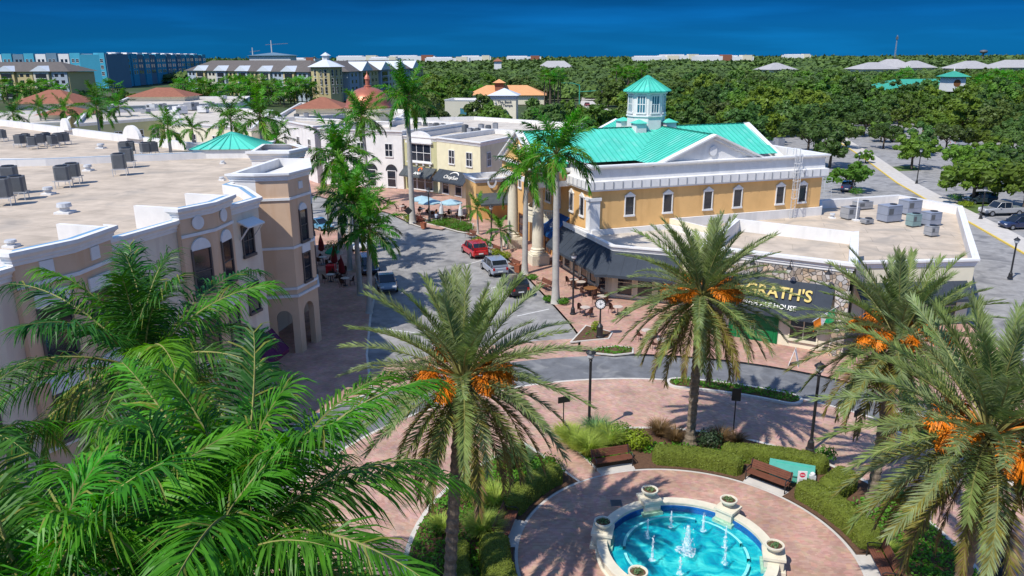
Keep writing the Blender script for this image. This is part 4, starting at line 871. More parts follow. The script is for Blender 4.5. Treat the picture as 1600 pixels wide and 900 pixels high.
def date_palm(base, top, label, seed, nf=84, rz=0, sc=1.0, fruits=8):
    r = random.Random(seed); t = thing('date_palm', label, 'palm tree', (base[0], base[1], .1), 0, 'fruiting date palms round the fountain')
    dv = Vector((top[0] - base[0], top[1] - base[1], top[2] - .1)); mb = MB(); N = 46; pts = []; rad = []
    for i in range(N + 1):
        u = i / N; b = dv * u; b.x += dv.x * (u * u - u) * .3; pts.append(b); q = .24 + .16 * max(0, 1 - u * 9) + (.10 * max(0, u - .8) * 5) ; rad.append(q * (1.13 if i % 2 else .93) * r.uniform(.95, 1.06))
    mb.tube(pts, rad, 11, BARK_D)
    for k in range(60):                                            # old leaf bases under the crown
        u = r.uniform(.80, 1.0); a = k * 2.4; p = dv * u; o = Vector((math.cos(a), math.sin(a), 0)); mb.bar(p + o * .2, p + o * r.uniform(.42, .6) + Vector((0, 0, r.uniform(.2, .45))), .12, .05, BARK_D, o)
    mb.build('trunk', t, world=False)
    c = dv + Vector((0, 0, .1))
    for i in range(nf):
        u = (i + .5) / nf; k = min(10, int(u ** .85 * 11)); az = i * 2.39996 + rz + r.uniform(-.2, .2); m = DATE[k][r.randint(0, 1)]
        q = c + Vector((math.cos(az), math.sin(az), 0)) * .16 + Vector((0, 0, .35 - .5 * u))
        child(m, 'frond', t, q, (r.uniform(-.15, .15), r.uniform(-.08, .08), az), sc * r.uniform(.88, 1.06))
    for i in range(5):
        az = i * 1.3 + rz + r.uniform(-.3, .3); child(DEADF[i % 2], 'dead_frond', t, c + Vector((math.cos(az), math.sin(az), 0)) * .2 + Vector((0, 0, -.4)), (0, 0, az), sc * r.uniform(.7, .95))
    for i in range(fruits):
        az = i * 2 * math.pi / fruits + rz + r.uniform(-.3, .3); child(FRUITM[i % 4], 'fruit_cluster', t, c + Vector((math.cos(az), math.sin(az), 0)) * .2 + Vector((0, 0, r.uniform(.1, .45))), (r.uniform(-.3, .3), r.uniform(-.15, .35), az), sc * r.uniform(.85, 1.12))
    return t
def royal_palm(base, top, label, seed, frs, nf=17, rz=0, sc=1.0, group='royal palms along the street', tr=.26, name='royal_palm', emax=1.0, dark=.5):
    r = random.Random(seed); t = thing(name, label, 'palm tree', (base[0], base[1], base[2] if len(base) > 2 else .1), 0, group)
    dv = Vector((top[0] - base[0], top[1] - base[1], top[2] - t.location.z)); sh = 1.5 * sc; mb = MB(); N = 24; pts = []; rad = []
    for i in range(N + 1):
        u = i / N; b = dv * u * (1 - sh / dv.length); pts.append(b); rad.append(tr * (1.45 * (1 - u * 7) + u * 7 if u < .14 else 1.0 + .10 * math.sin(u * 3.1) - .28 * u) * (1.025 if i % 3 == 0 else .99))
    mb.tube(pts, rad, 12, BARK_R); mb.build('trunk', t, smooth=True, world=False)
    p0 = pts[-1]; mb = MB(); mb.tube([p0, p0.lerp(dv, .12), p0.lerp(dv, .5), dv], [tr * .76, tr * .86, tr * .62, tr * .3], 12, SHAFT); mb.build('crownshaft', t, smooth=True, world=False)
    K = len(frs)
    for i in range(nf):
        u = (i + .5) / nf; k = min(K - 1, int(u * emax * K)); az = i * 2.39996 + rz + r.uniform(-.25, .25)
        child(frs[k][1 if r.random() < dark else 0], 'frond', t, dv + Vector((math.cos(az) * .06, math.sin(az) * .06, .05 - .35 * u)), (r.uniform(-.3, .3), r.uniform(-.1, .1), az), sc * r.uniform(.9, 1.06))
    return t
date_palm((9.9, 38.9), (10.0, 38.8, 8.75), 'fruiting date palm in the middle, rising between the dark charcoal awning and the fountain', 1, 96, .3)
date_palm((-2.6, 26.4), (-1.85, 26.9, 9.2), 'fruiting date palm standing in front of the parked cars and the street', 2, 86, 1.1)
date_palm((14.9, 21.8), (15.0, 21.9, 9.3), 'large nearest fruiting date palm with the biggest orange clusters, at the hedge side', 3, 90, 2.0, 1.04, 10)
date_palm((17.3, 32.8), (17.4, 32.7, 8.5), 'fruiting date palm partly hidden behind a nearer one, before the low cream restaurant', 4, 82, .9)
def near_royal(px, py, z, label, seed, rz, nf=21, sc=1.0, dark=.3):
    c = P(px, py, z); royal_palm((c.x - .2, c.y + .1), c, label, seed, ROYN, nf, rz, sc, 'royal palms in the foreground', dark=dark)
near_royal(225, 572, 12.6, 'royal palm with an upright dark tuft and one yellowing frond, close before the tan bays', 11, 2.6, 25, 1.1, .65)
near_royal(375, 835, 12.9, 'bright green royal palm whose long fronds sweep towards the fountain', 12, .7, 21, 1.08, .15)
near_royal(285, 965, 12.4, 'low royal palm filling the bottom edge between two taller crowns', 15, 2.2, 20, 1.0, .3)
near_royal(60, 985, 12.6, 'royal palm cut off by the bottom corner, with one broad bright frond', 13, 1.2, 22, 1.05, .2)
near_royal(-110, 720, 12.0, 'royal palm mostly outside the picture, its fronds hanging over the tan facade edge', 14, .2, 15, .9)
def street_royal(px, py, cy, label, seed, sc=1.0, cx=None, tr=.27, nf=23, group='royal palms along the street', emax=1.0):
    b = P(px, py, .1); z = zat(b, cy); top = b.copy()
    if cx is not None:
        for _ in range(12):
            v = Vector((top.x, top.y, z - CAMH)); x = 800 + FPX * v.dot(CR) / v.dot(_F); top.x += (cx - x) * v.dot(_F) / FPX
    top.z = z; royal_palm((b.x, b.y, .1), top, label, seed, ROYM, nf, seed * .7, sc, group, tr, emax=emax)
street_royal(577, 489, 356, 'royal palm nearest to us in the shaded walk beside the grey parked car', 21, .9, 577, .24)
street_royal(563, 461, 318, 'second royal palm of the shaded walk, behind the grey car', 22, .9, 553, .24)
street_royal(546, 422, 292, 'royal palm of the shaded walk level with the white parked car', 23, .95, 548, .24)
street_royal(531, 397, 240, 'tall royal palm at the far end of the shaded walk with a dense crown', 24, 1.2, 530, .24)
street_royal(645, 349, 152, 'tallest royal palm, bare grey trunk in front of the olive shop front', 25, 1.18, 636, .34)
street_royal(577, 318, 184, 'tall royal palm before the white shop front with a wide open crown', 26, 1.12, 566, .30)
street_royal(868, 474, 238, 'royal palm between the charcoal corner awning and the blue awning', 27, 1.08, 870, .30)
street_royal(820, 428, 268, 'royal palm in front of the portico columns', 28, 1.0, 822, .28)
street_royal(747, 366, 324, 'small palm in the pavement before the pale yellow shop front', 29, .52, 746, .13, 13, 'small palms of the sunny pavement')
street_royal(784, 392, 358, 'small palm beside the portico column base', 30, .50, 782, .12, 13, 'small palms of the sunny pavement')
for i, (x, y, cy, lb_, s) in enumerate(((60, 205, 168, 'palm far up the roofs near the picture edge, small crown', .85), (100, 213, 172, 'palm with a slim trunk behind the arched parapet beside the red hip roof', .9), (150, 210, 168, 'palm with a full crown behind the white parapet, before the olive wall', 1.0),
        (185, 215, 166, 'palm with twin looking crown right in front of the olive wall', 1.1), (360, 225, 186, 'palm behind the small teal hip roof, nearer the white shops', 1.15), (405, 228, 182, 'dense palm right behind the teal hip roof corner', 1.15), (432, 238, 216, 'low palm below the dense pair by the teal hip roof', .9), (20, 205, 178, 'palm at the very edge behind the roof units', .85), (262, 218, 200, 'low bushy palm before the curved white gable', .7), (300, 222, 200, 'low bushy palm just past the curved white gable', .7))):
    b = P(x, y + 45, .1) if False else None
    q = P(x, cy, 10.8 + 1.8 * (i % 3)); q2 = q.copy(); royal_palm((q.x, q.y, .1), q2, lb_, 60 + i, ROYM, 14, i * 1.1, s * .95, 'palms between the roofs', .2)
# ================================================================== BROADLEAF TREES
def rot_dir(r):
    z = r.uniform(-1, 1); a = r.uniform(0, 2 * math.pi); s = math.sqrt(1 - z * z); return Vector((s * math.cos(a), s * math.sin(a), z))
def leafclump(mb, c, rad, n, ls, m, r, flat=.75):
    vs = []; fs = []
    for _ in range(n):
        d = rot_dir(r); d.z = d.z * flat; p = c + d * rad * (r.random() ** .45); nn = (d + rot_dir(r) * .9 + Vector((0, 0, .35))).normalized()
        a = nn.orthogonal().normalized(); b = nn.cross(a); t = r.uniform(0, 6.28); a, b = a * math.cos(t) + b * math.sin(t), b * math.cos(t) - a * math.sin(t)
        s = ls * r.uniform(.6, 1.25); o = len(vs); vs += [p - a * s, p - b * s * .55, p + a * s, p + b * s * .55]; fs.append((o, o + 1, o + 2, o + 3))
    mb.add(vs, fs, m)
def crown_mesh(seed, W_=4.2, H_=5.5, base=2.0, ncl=46, nl=34, ls=.34, m=None):
    r = random.Random(seed); mb = MB(); lobes = [(rot_dir(r) * .45, r.uniform(.5, .75)) for _ in range(5)]
    for k in range(ncl):
        lo, lr = lobes[k % 5]; d = rot_dir(r); d.z = abs(d.z) * 1.0 - .35
        p = lo + d.normalized() * lr * r.uniform(.75, 1.0); c = Vector((p.x * W_, p.y * W_, base + (p.z + .55) * (H_ - base) * .72))
        cr_ = r.uniform(.55, 1.15) * W_ * .24; leafclump(mb, c, cr_, nl, ls, m, r); ico = []
        for i in range(5):
            for j in range(7): a = 2 * math.pi * (j + .5 * i) / 7; b = -1.2 + i * .6; q = .74 * cr_ * r.uniform(.8, 1.1); ico.append(c + Vector((q * math.cos(a) * math.cos(b), q * math.sin(a) * math.cos(b), q * .8 * math.sin(b))))
        mb.add(ico, [(i * 7 + j, i * 7 + (j + 1) % 7, (i + 1) * 7 + (j + 1) % 7, (i + 1) * 7 + j) for i in range(4) for j in range(7)], m)
    return mb.mesh('crown')
TRUNKM = []
for k in range(3):
    r = random.Random(k); mb = MB(); mb.tube([(0, 0, 0), (.05, 0, 1.2), (.1, .05, 2.4), (0.1, 0, 3.6)], [.26, .2, .17, .1], 8, BARK_T)
    for j in range(6):
        a = j * 1.05 + r.random(); z = r.uniform(1.5, 2.6); e_ = Vector((math.cos(a) * 2.3, math.sin(a) * 2.3, z + r.uniform(1.2, 2.2))); mb.tube([(0.07, 0, z), (e_.x * .45, e_.y * .45, z + .8), e_], [.11, .075, .03], 6, BARK_T)
    TRUNKM.append(mb.mesh('trunk'))
CROWNS = [crown_mesh(900 + k, m=L_TREE if k % 2 else L_TREE2, W_=4.0 + .5 * (k % 3), H_=5.6 + .7 * (k % 2)) for k in range(8)]
CROWND = [crown_mesh(950 + k, m=L_TREE if k % 2 else L_TREE2, W_=5.0, H_=7.8, base=1.2, ncl=64, nl=52, ls=.36) for k in range(6)]
def tree(x, y, sc, k, label, group, dense=False, name='oak_tree', rz=None, cat='tree'):
    t = thing(name, label, cat, (x, y, 0), rz if rz is not None else (x * 3.7 + y * 1.3) % 6.28, group); t.scale = (sc, sc, sc * (.9 + .2 * ((x * 7.3) % 1)))
    child(TRUNKM[k % 3], 'trunk', t); child((CROWND if dense else CROWNS)[k % (6 if dense else 8)], 'crown', t); return t
NEARTREES = [((1424, 264), 1.05, 'round oak in the car park behind the packaged roof units, trunk clear of leaves'), ((1478, 236), 1.0, 'oak on the far side of the car park in a dark bed'), ((1520, 318), 1.15, 'large open oak over the parked pickup'), ((1296, 262), 1.25, 'dense oak right behind the peach building corner'), ((1330, 300), .85, 'small oak beside the rear drive at the peach building'), ((1262, 240), 1.3, 'dense broad oak rising behind the teal gable end'), ((1352, 255), .5, 'low sapling at the bend of the rear drive'), ((1580, 246), 1.1, 'oak in the car park near the picture edge'), ((1545, 262), 1.0, 'feathery pale oak in the last car park row'), ((1380, 232), .9, 'oak by the lamp post along the rear pavement'),
             ((1600, 330), 1.2, 'oak cut by the picture edge above the dark blue car'), ((790, 218), .8, 'small tree in front of the bank arch'), ((725, 214), .9, 'round tree before the bank windows'), ((740, 216), .8, 'second round tree before the bank windows'), ((890, 200), 1.35, 'dark oak beside the far road'), ((860, 196), 1.0, 'lighter tree next to the dark oak by the far road'), ((960, 196), .8, 'small tree left of the cupola'), ((1075, 210), 1.0, 'yellowish tree just beyond the teal ridge'), ((1120, 205), 1.05, 'bushy tree beyond the teal ridge, right of the yellowish one'), ((1020, 205), 1.0, 'tree showing under the cupola eaves'),
    ((1450, 216), 1.1, 'oak in the far rows of the car park, left of three'), ((1500, 208), 1.2, 'oak in the far rows of the car park, middle of three'), ((1548, 214), 1.15, 'oak in the far rows of the car park, right of three'), ((1595, 224), 1.2, 'oak at the picture edge in the far car park rows'), ((1402, 207), 1.2, 'wide dark oak at the start of the rear pavement'), ((1560, 292), 1.0, 'oak between the pickup and the middle car park rows'), ((1512, 276), .95, 'light green oak in the middle car park row'), ((1440, 243), .95, 'pale oak behind the round car park oak'), ((1605, 285), 1.15, 'oak leaning into the picture edge over the bays'), ((1350, 213), 1.15, 'dark oak where the rear drive leaves the woodland'), ((1376, 222), .9, 'smaller oak at the bend of the rear pavement'), ((1310, 232), 1.1, 'oak behind the dense one at the peach corner'), ((1525, 236), .95, 'feathery oak in the third car park row')]
for i, ((x, y), s, lb_) in enumerate(NEARTREES):
    q = P(x, y); tree(q.x, q.y, s, i, lb_, 'trees of the car park and the rear drive', False)
# woodland behind, tree by tree; nearer ones first
rw = random.Random(77); cells = {}
def free(x, y, dmin):
    for (a, b, d) in WOODT:
        if (a - x) ** 2 + (b - y) ** 2 < (min(dmin, d)) ** 2: return False
    return True
def pix(w):
    v = Vector((w[0], w[1], (w[2] if len(w) > 2 else 0) - CAMH)); c = v.dot(_F); return 800 + FPX * v.dot(CR) / c, 450 - FPX * v.dot(CU) / c
def inpoly(x, y, pg):
    c = False
    for i in range(len(pg)):
        (a, b), (d, e_) = pg[i - 1], pg[i]
        if (b > y) != (e_ > y) and x < (d - a) * (y - b) / (e_ - b) + a: c = not c
    return c
KEEP = [[(1210, 216), (1330, 200), (1420, 205), (1640, 230), (1640, 420), (1330, 330)], [(640, 168), (965, 168), (960, 215), (660, 215)], [(830, 168), (830, 190), (960, 190), (935, 140), (900, 140)], [(-40, 100), (660, 90), (650, 230), (-40, 260)],
        [(1395, 168), (1550, 168), (1550, 152), (1395, 152)], [(735, 170), (850, 170), (850, 160), (735, 160)]]
WOODT = []
KINDS = [('bright green rounded tree of the woodland beyond the car park', 'dark evergreen oak of the woodland beyond the car park'), ('bright green rounded tree of the woodland behind the teal roof', 'dark evergreen oak of the woodland behind the teal roof'), ('bright green rounded tree of the wood behind the bank', 'dark evergreen oak of the wood behind the bank')]
tries = 0
while len(WOODT) < 262 and tries < 40000:
    tries += 1; px = rw.uniform(600, 1640); py = 118 + 115 * rw.random() ** 1.6; q = P(px, py)
    if q.y > 520 or any(inpoly(px, py, k) for k in KEEP): continue
    if px < 640 and py > 140: continue
    s = rw.uniform(1.0, 1.55)
    if not free(q.x, q.y, 8.0 * s): continue
    WOODT.append((q.x, q.y, 8.0 * s)); k = rw.randint(0, 5); z = 0 if px > 1250 else 1 if px > 940 else 2
    tree(q.x, q.y, s, k, KINDS[z][k % 2], 'trees of the wood, ' + ('car park side', 'behind the teal roof', 'behind the bank')[z], True, 'woodland_tree')
# far-off canopy that reads as one mass
mb = MB(); r = random.Random(8)
def canopy(x, y, rad, h, n, ls, m):
    vs = []; fs = []
    for _ in range(n):
        d = rot_dir(r); d.z = abs(d.z); p = Vector((x + d.x * rad, y + d.y * rad, h * (.25 + .75 * d.z))); nn = (d + rot_dir(r) * .6 + Vector((0, 0, .3))).normalized(); a = nn.orthogonal().normalized(); b = nn.cross(a); t = r.uniform(0, 6.28); a, b = a * math.cos(t) + b * math.sin(t), b * math.cos(t) - a * math.sin(t); s = ls * r.uniform(.7, 1.3)
        o = len(vs); vs += [p - a * s, p - b * s * .6, p + a * s, p + b * s * .6]; fs.append((o, o + 1, o + 2, o + 3))
    K = 7; vs2 = []
    for i, (zz, rr_) in enumerate(((.2, .75), (.55, .72), (.8, .5), (.92, .12))):
        for k in range(K): a = 2 * math.pi * (k + .5 * i) / K; q = rad * rr_ * r.uniform(.85, 1.1); vs2.append((x + q * math.cos(a), y + q * math.sin(a), h * zz * r.uniform(.93, 1.03)))
    mb.add(vs, fs, m); mb.add(vs2, [(i * K + k, i * K + (k + 1) % K, (i + 1) * K + (k + 1) % K, (i + 1) * K + k) for i in range(3) for k in range(K)], m)
L_FAR = mat('far_canopy_leaf', (.072, .120, .036), .7, .4, .012, spec=.2, transl=.1)
L_FAR2 = mat('far_canopy_leaf_bright', (.098, .162, .036), .7, .4, .02, spec=.2, transl=.1)
y = 400.0
while y < 5200:
    st = 11 + (y - 400) * .022; x = -y * .72
    while x < y * .76:
        px, py = pix((x, y, 0)); xx = x + r.uniform(-.4, .4) * st; yy = y + r.uniform(-.4, .4) * st
        ok = not (y < 720 and px < 665 and py > 106) and (y > 520 or not inpoly(px, py, [(690, 172), (860, 172), (860, 155), (690, 155)])) and not (px > 1360 and px < 1560 and y < 420)
        if ok and all((a - xx) ** 2 + (b - yy) ** 2 > 36 for a, b, _ in WOODT) and r.random() < .93:
            sz = st * r.uniform(.5, .8); canopy(xx, yy, sz, min(15, r.uniform(6.5, 10.5) + (y - 400) * .0006), int(60 if y < 800 else 22 if y < 2000 else 9), max(.9, sz * .14) if y < 800 else sz * .28, L_FAR if r.random() < .55 else L_FAR2)
        x += st
    y += st * .95
struct(mb, 'distant_woodland', 'stuff')
# ================================================================== FOUNTAIN
WATERF = bpy.data.materials.new('pool_floor'); WATERF.use_nodes = True
_n = WATERF.node_tree.nodes; _l = WATERF.node_tree.links.new; _b = _n['Principled BSDF']; _g = _n.new('ShaderNodeNewGeometry')
_t = _n.new('ShaderNodeTexNoise'); _t.inputs['Scale'].default_value = 1.1; _t.inputs['Detail'].default_value = 6; _t.inputs['Distortion'].default_value = 1.6; _l(_g.outputs['Position'], _t.inputs['Vector'])
_r = _n.new('ShaderNodeValToRGB'); _r.color_ramp.elements[0].position = .3; _r.color_ramp.elements[0].color = (.0, .22, .40, 1); _r.color_ramp.elements[1].position = .72; _r.color_ramp.elements[1].color = (.17, .78, .74, 1)  # pale and deep patches paint rippling caustic light into the floor colour
k_ = _r.color_ramp.elements.new(.5); k_.color = (.005, .48, .56, 1); _l(_t.outputs['Fac'], _r.inputs[0]); _l(_r.outputs[0], _b.inputs['Base Color'])
WATER = bpy.data.materials.new('water'); WATER.use_nodes = True; _n = WATER.node_tree.nodes; _l = WATER.node_tree.links.new; _n.remove(_n['Principled BSDF'])
_tr = _n.new('ShaderNodeBsdfTransparent'); _tr.inputs[0].default_value = (.74, .98, .97, 1); _gl = _n.new('ShaderNodeBsdfGlossy'); _gl.inputs['Roughness'].default_value = .04; _f = _n.new('ShaderNodeFresnel'); _f.inputs[0].default_value = 1.33
_g = _n.new('ShaderNodeNewGeometry'); _t = _n.new('ShaderNodeTexNoise'); _t.inputs['Scale'].default_value = 7; _t.inputs['Detail'].default_value = 3; _l(_g.outputs['Position'], _t.inputs['Vector']); _bn = _n.new('ShaderNodeBump'); _bn.inputs['Strength'].default_value = .6; _bn.inputs['Distance'].default_value = .08; _l(_t.outputs['Fac'], _bn.inputs['Height']); _l(_bn.outputs[0], _gl.inputs['Normal']); _l(_bn.outputs[0], _f.inputs['Normal'])
_m = _n.new('ShaderNodeMixShader'); _l(_f.outputs[0], _m.inputs[0]); _l(_tr.outputs[0], _m.inputs[1]); _l(_gl.outputs[0], _m.inputs[2]); _l(_m.outputs[0], _n['Material Output'].inputs[0])
FOAM = bpy.data.materials.new('foaming_water'); FOAM.use_nodes = True; _n = FOAM.node_tree.nodes; _l = FOAM.node_tree.links.new; _b = _n['Principled BSDF']; _b.inputs['Base Color'].default_value = (.85, .93, .97, 1); _b.inputs['Roughness'].default_value = .3
_tr = _n.new('ShaderNodeBsdfTransparent'); _m = _n.new('ShaderNodeMixShader'); _g = _n.new('ShaderNodeNewGeometry'); _t = _n.new('ShaderNodeTexNoise'); _t.inputs['Scale'].default_value = 9; _l(_g.outputs['Position'], _t.inputs['Vector']); _q = _n.new('ShaderNodeMapRange'); _q.inputs[1].default_value = .38; _q.inputs[2].default_value = .62; _q.inputs[3].default_value = .05; _q.inputs[4].default_value = .62; _l(_t.outputs['Fac'], _q.inputs[0]); _l(_q.outputs[0], _m.inputs[0]); _l(_tr.outputs[0], _m.inputs[1]); _l(_b.outputs[0], _m.inputs[2]); _l(_m.outputs[0], _n['Material Output'].inputs[0])
KERBC = mat('pale_pool_kerb', (.55, .85, .88), .5, .1, 2); POOLW = mat('pool_wall_tile', (.015, .13, .42), .4, .2, 3)
ft = thing('fountain', 'round cream stone fountain with turquoise water and foaming jets', 'fountain', (FC[0], FC[1], .134))
c3 = (FC[0], FC[1], .134)
m = MB(); m.lathe(c3, [(3.90, 0), (3.90, .08), (3.80, .10), (3.78, .36), (3.86, .40), (3.86, .50), (3.40, .50), (3.40, .44), (3.43, .42), (3.43, .25)], 72, CREAMST); m.f.pop(); m.mi.pop(); m.build('rim', ft)
m = MB(); m.lathe(c3, [(3.43, .34), (3.41, .0)], 72, POOLW); m.f.pop(); m.mi.pop(); m.build('pool_wall', ft)
m = MB(); m.poly([fc(3.42, k * 5, .15) for k in range(72)], WATERF); m.build('pool_floor', ft)
m = MB(); N = 60
for a0, a1 in ((12, 62), (68, 172), (182, 340), (348, 366)):
    o = [fc(2.70, a0 + (a1 - a0) * k / N, 0) for k in range(N + 1)]; i_ = [fc(2.58, a0 + (a1 - a0) * k / N, 0) for k in range(N + 1)]; Z = lambda p, z: (p.x, p.y, z)
    for k in range(N): m.quad(Z(o[k], .36), Z(o[k + 1], .36), Z(i_[k + 1], .36), Z(i_[k], .36), KERBC); m.quad(Z(o[k], .15), Z(o[k + 1], .15), Z(o[k + 1], .36), Z(o[k], .36), WATERF); m.quad(Z(i_[k + 1], .15), Z(i_[k], .15), Z(i_[k], .36), Z(i_[k + 1], .36), WATERF)
m.build('inner_kerb', ft)
m = MB(); m.poly([fc(3.42, k * 5, .40) for k in range(72)], WATER); m.build('water_surface', ft)
rj = random.Random(5)
def jet(x, y, h, w):
    m = MB(); prof = []; N = 10
    for k in range(N + 1): u = k / N; prof.append((w * (1.0 - u * .9) ** .5 * rj.uniform(.7, 1.15) + .006, .40 + h * u))
    m.lathe((x, y, 0), prof, 8, FOAM, rj.random()); vs = []
    for k in range(int(60 * w / .15)):
        a = rj.uniform(0, 6.28); u = rj.random() ** .8; d = w * rj.uniform(.4, 1.9) * (1.1 - u * .6); p = Vector((x + math.cos(a) * d, y + math.sin(a) * d, .46 + h * u * rj.uniform(.6, 1.02))); s = rj.uniform(.012, .03)
        m.add([p + Vector((s, 0, 0)), p + Vector((-s, s, 0)), p + Vector((-s, -s, 0)), p + Vector((0, 0, s * 3.2))], ((0, 1, 3), (1, 2, 3), (2, 0, 3)), FOAM)
    m.build('water_jet', ft, smooth=True)
    m = MB(); pts = [(x + w * 2.6 * rj.uniform(.6, 1.15) * math.cos(t), y + w * 2.6 * rj.uniform(.6, 1.15) * math.sin(t), .468 + rj.random() * .004) for t in [2 * math.pi * k / 14 for k in range(14)]]
    m.add(pts + [(x, y, .49)], [(k, (k + 1) % 14, 14) for k in range(14)], FOAM); m.build('foam_patch', ft, smooth=True)
jc = P(1073, 862, .46); jet(jc.x, jc.y, 1.35, .20)
for k, a in enumerate((100, 52, 5, -35, 150, 205, 250)):
    q = fc(1.75, a); jet(q.x, q.y, .85 + .14 * (k % 3), .065)
for k, a in enumerate((46, 106, 166, 226, 286, -14)):
    q = fc(3.62, a); d = Vector((math.cos(R(a)), math.sin(R(a)), 0)); s = Vector((-d.y, d.x, 0)); m = MB()
    for h0, h1, w in ((.134, .30, .50), (.30, .78, .40), (.78, .90, .47)): m.prism([xy(q + d * x * w + s * y * w) for x, y in ((-1, -1), (1, -1), (1, 1), (-1, 1))], h0, h1, CREAMST)
    m.build('pillar', ft)
    u = thing('urn_planter', 'cream stone bowl planted with ' + ('a green tuft on the far left fountain pillar' if a == 166 else 'a green tuft on the fountain pillar facing the first bench' if a == 106 else 'a green tuft on the fountain pillar before the utility box' if a == 46 else 'a green tuft on the near left fountain pillar' if a == 226 else 'a green tuft on the right fountain pillar' if a == -14 else 'a tuft, on the hidden fountain pillar nearest us'), 'planter', (q.x, q.y, .90), 0, 'urn planters on the fountain pillars')
    m = MB(); m.lathe((0, 0, 0), [(.18, 0), (.18, .04), (.11, .07), (.14, .11), (.29, .20), (.36, .32), (.40, .34), (.40, .41), (.33, .41), (.31, .35)], 24, CREAMST); m.build('bowl', u, smooth=False, world=False)
    m = MB(); m.lathe((0, 0, 0), [(.32, .35), (.2, .36), (0, .37)], 12, MULCH); leafclump(m, Vector((0, 0, .40)), .26, 90, .05, L_GRASSB, rj, .4); m.build('plant', u, world=False)
m = MB(); q = P(963, 786, .140); m.box(q.x - .28, q.x + .28, q.y - .28, q.y + .28, .136, .150, STEELD); [m.box(q.x - .24, q.x + .24, q.y - .22 + k * .09, q.y - .18 + k * .09, .150, .156, BLACK) for k in range(6)]; single(m, 'drain_grate', 'square dark drain grate set in the brick court beside the fountain', 'drain')
# ================================================================== STREET FURNITURE
def face_to(p, t): return math.atan2(t[1] - p[1], t[0] - p[0]) + math.pi / 2
def make_bench(name='park_bench', label='', loc=(0, 0, 0), rz=0, group=None, Lb=1.9, fr=BLACK, sl=WOOD):
    t = thing(name, label, 'bench', loc, rz, group)
    m = MB(); [m.box(-Lb / 2, Lb / 2, -.30 + k * .105, -.21 + k * .105, .43, .465, sl) for k in range(5)]; m.build('seat', t, world=False)
    m = MB(); [m.add([(x, .25 + .14 * z + dy, .52 + z * .42) for x, z, dy in ((-Lb / 2, .24 * k, 0), (Lb / 2, .24 * k, 0), (Lb / 2, .24 * k + .2, 0), (-Lb / 2, .24 * k + .2, 0), (-Lb / 2, .24 * k, .035), (Lb / 2, .24 * k, .035), (Lb / 2, .24 * k + .2, .035), (-Lb / 2, .24 * k + .2, .035))], ((0, 1, 2, 3), (7, 6, 5, 4), (0, 4, 5, 1), (3, 2, 6, 7), (0, 3, 7, 4), (1, 5, 6, 2)), sl) for k in range(4)]; m.build('backrest', t, world=False)
    for x in (-Lb / 2 + .06, Lb / 2 - .06):
        m = MB(); m.tube([(x, -.30, 0), (x, -.28, .42), (x, .22, .42), (x, .40, .95)], .028, 6, fr); m.tube([(x, .34, 0), (x, .24, .42)], .028, 6, fr); m.tube([(x, -.28, .42), (x, -.32, .62), (x, -.22, .68), (x, .28, .66)], .026, 6, fr); m.build('end_frame', t, world=False)
    return t
for r_, a, lb_ in ((8.05, 106, 'brown slatted bench between the tall grasses and the clipped hedge'), (7.95, 47, 'brown slatted bench beside the teal utility box'), (8.1, -8, 'brown slatted bench at the bottom edge by the large date palm'), (8.0, 167, 'shaded bench in the gap of the dark hedge beside the palm shadow')):
    q = fc(r_, a); make_bench('park_bench', lb_, (q.x, q.y, .135), face_to(q, FC), 'benches round the fountain court', 2.2)
m = MB()
for a in (106, 47, -8, 167): annulus(m, 7.44, 8.1, a - 8, a + 8, .140, CONC)
struct(m, 'bench_pad')
for (x, y), lb_ in (((845, 452), 'bench on the sunny pavement behind the black car'), ((797, 420), 'bench on the sunny pavement beside the silver car'), ((768, 397), 'bench on the sunny pavement by the red car'), ((731, 372), 'bench on the pavement at the end of the planting bed')):
    q = P(x, y, .12); make_bench('street_bench', lb_, (q.x + .3, q.y, .124), R(-60), 'benches along the street', 1.7, BLACK, WOOD)
def lantern(name, label, loc, h, group, arm=False):
    t = thing(name, label, 'street lamp', loc, 0, group); m = MB()
    m.lathe((0, 0, 0), [(.26, 0), (.26, .1), (.2, .14), (.17, .5), (.11, .62), (.085, .75), (.075, h - .75), (.11, h - .72), (.07, h - .66), (.13, h - .6)], 12, BLACK); m.build('post', t, smooth=False, world=False)
    m = MB(); m.lathe((0, 0, h - .6), [(.10, 0), (.20, .12), (.23, .34), (.22, .36)], 12, LTSTEEL); m.build('lamp_glass', t, world=False)
    m = MB(); m.lathe((0, 0, h - .6), [(.30, .36), (.29, .40), (.16, .52), (.05, .58), (.03, .66), (0, .68)], 12, BLACK); m.build('lamp_cap', t, world=False); return t
for (x, y, cy), lb_ in (((920, 676, 545), 'black lamp post rising from the tall grasses in front of the brick drive'), ((895, 491, 394), 'black lamp post on the pavement before the charcoal corner awning'), ((1266, 703, 566), 'black lamp post behind the teal utility box, its head against the date palm'), ((1578, 435, 371), 'black lamp post at the rear drive beside the restaurant corner'), ((1562, 905, 760), 'dark lamp post behind the large nearest date palm'), ((1432, 287, 232), 'tall lamp post on the rear pavement before the car park oaks'), ((1340, 267, 248), 'lamp post along the rear drive near the peach building'), ((1532, 342, 292), 'lamp post next to the parked pickup'), ((671, 348, 293), 'lamp post between the pale blue umbrellas'), ((768, 376, 320), 'lamp post behind the small palms'), ((514, 362, 318), 'lamp post at the far end of the shaded walk'), ((830, 300, 240), 'lamp post hidden behind the portico palms')):
    if x == 830: continue
    b = P(x, y, .12); h = max(3.5, zat(b, cy) - .12); lantern('street_lamp', lb_, (b.x, b.y, .124), h, 'black lamp posts')
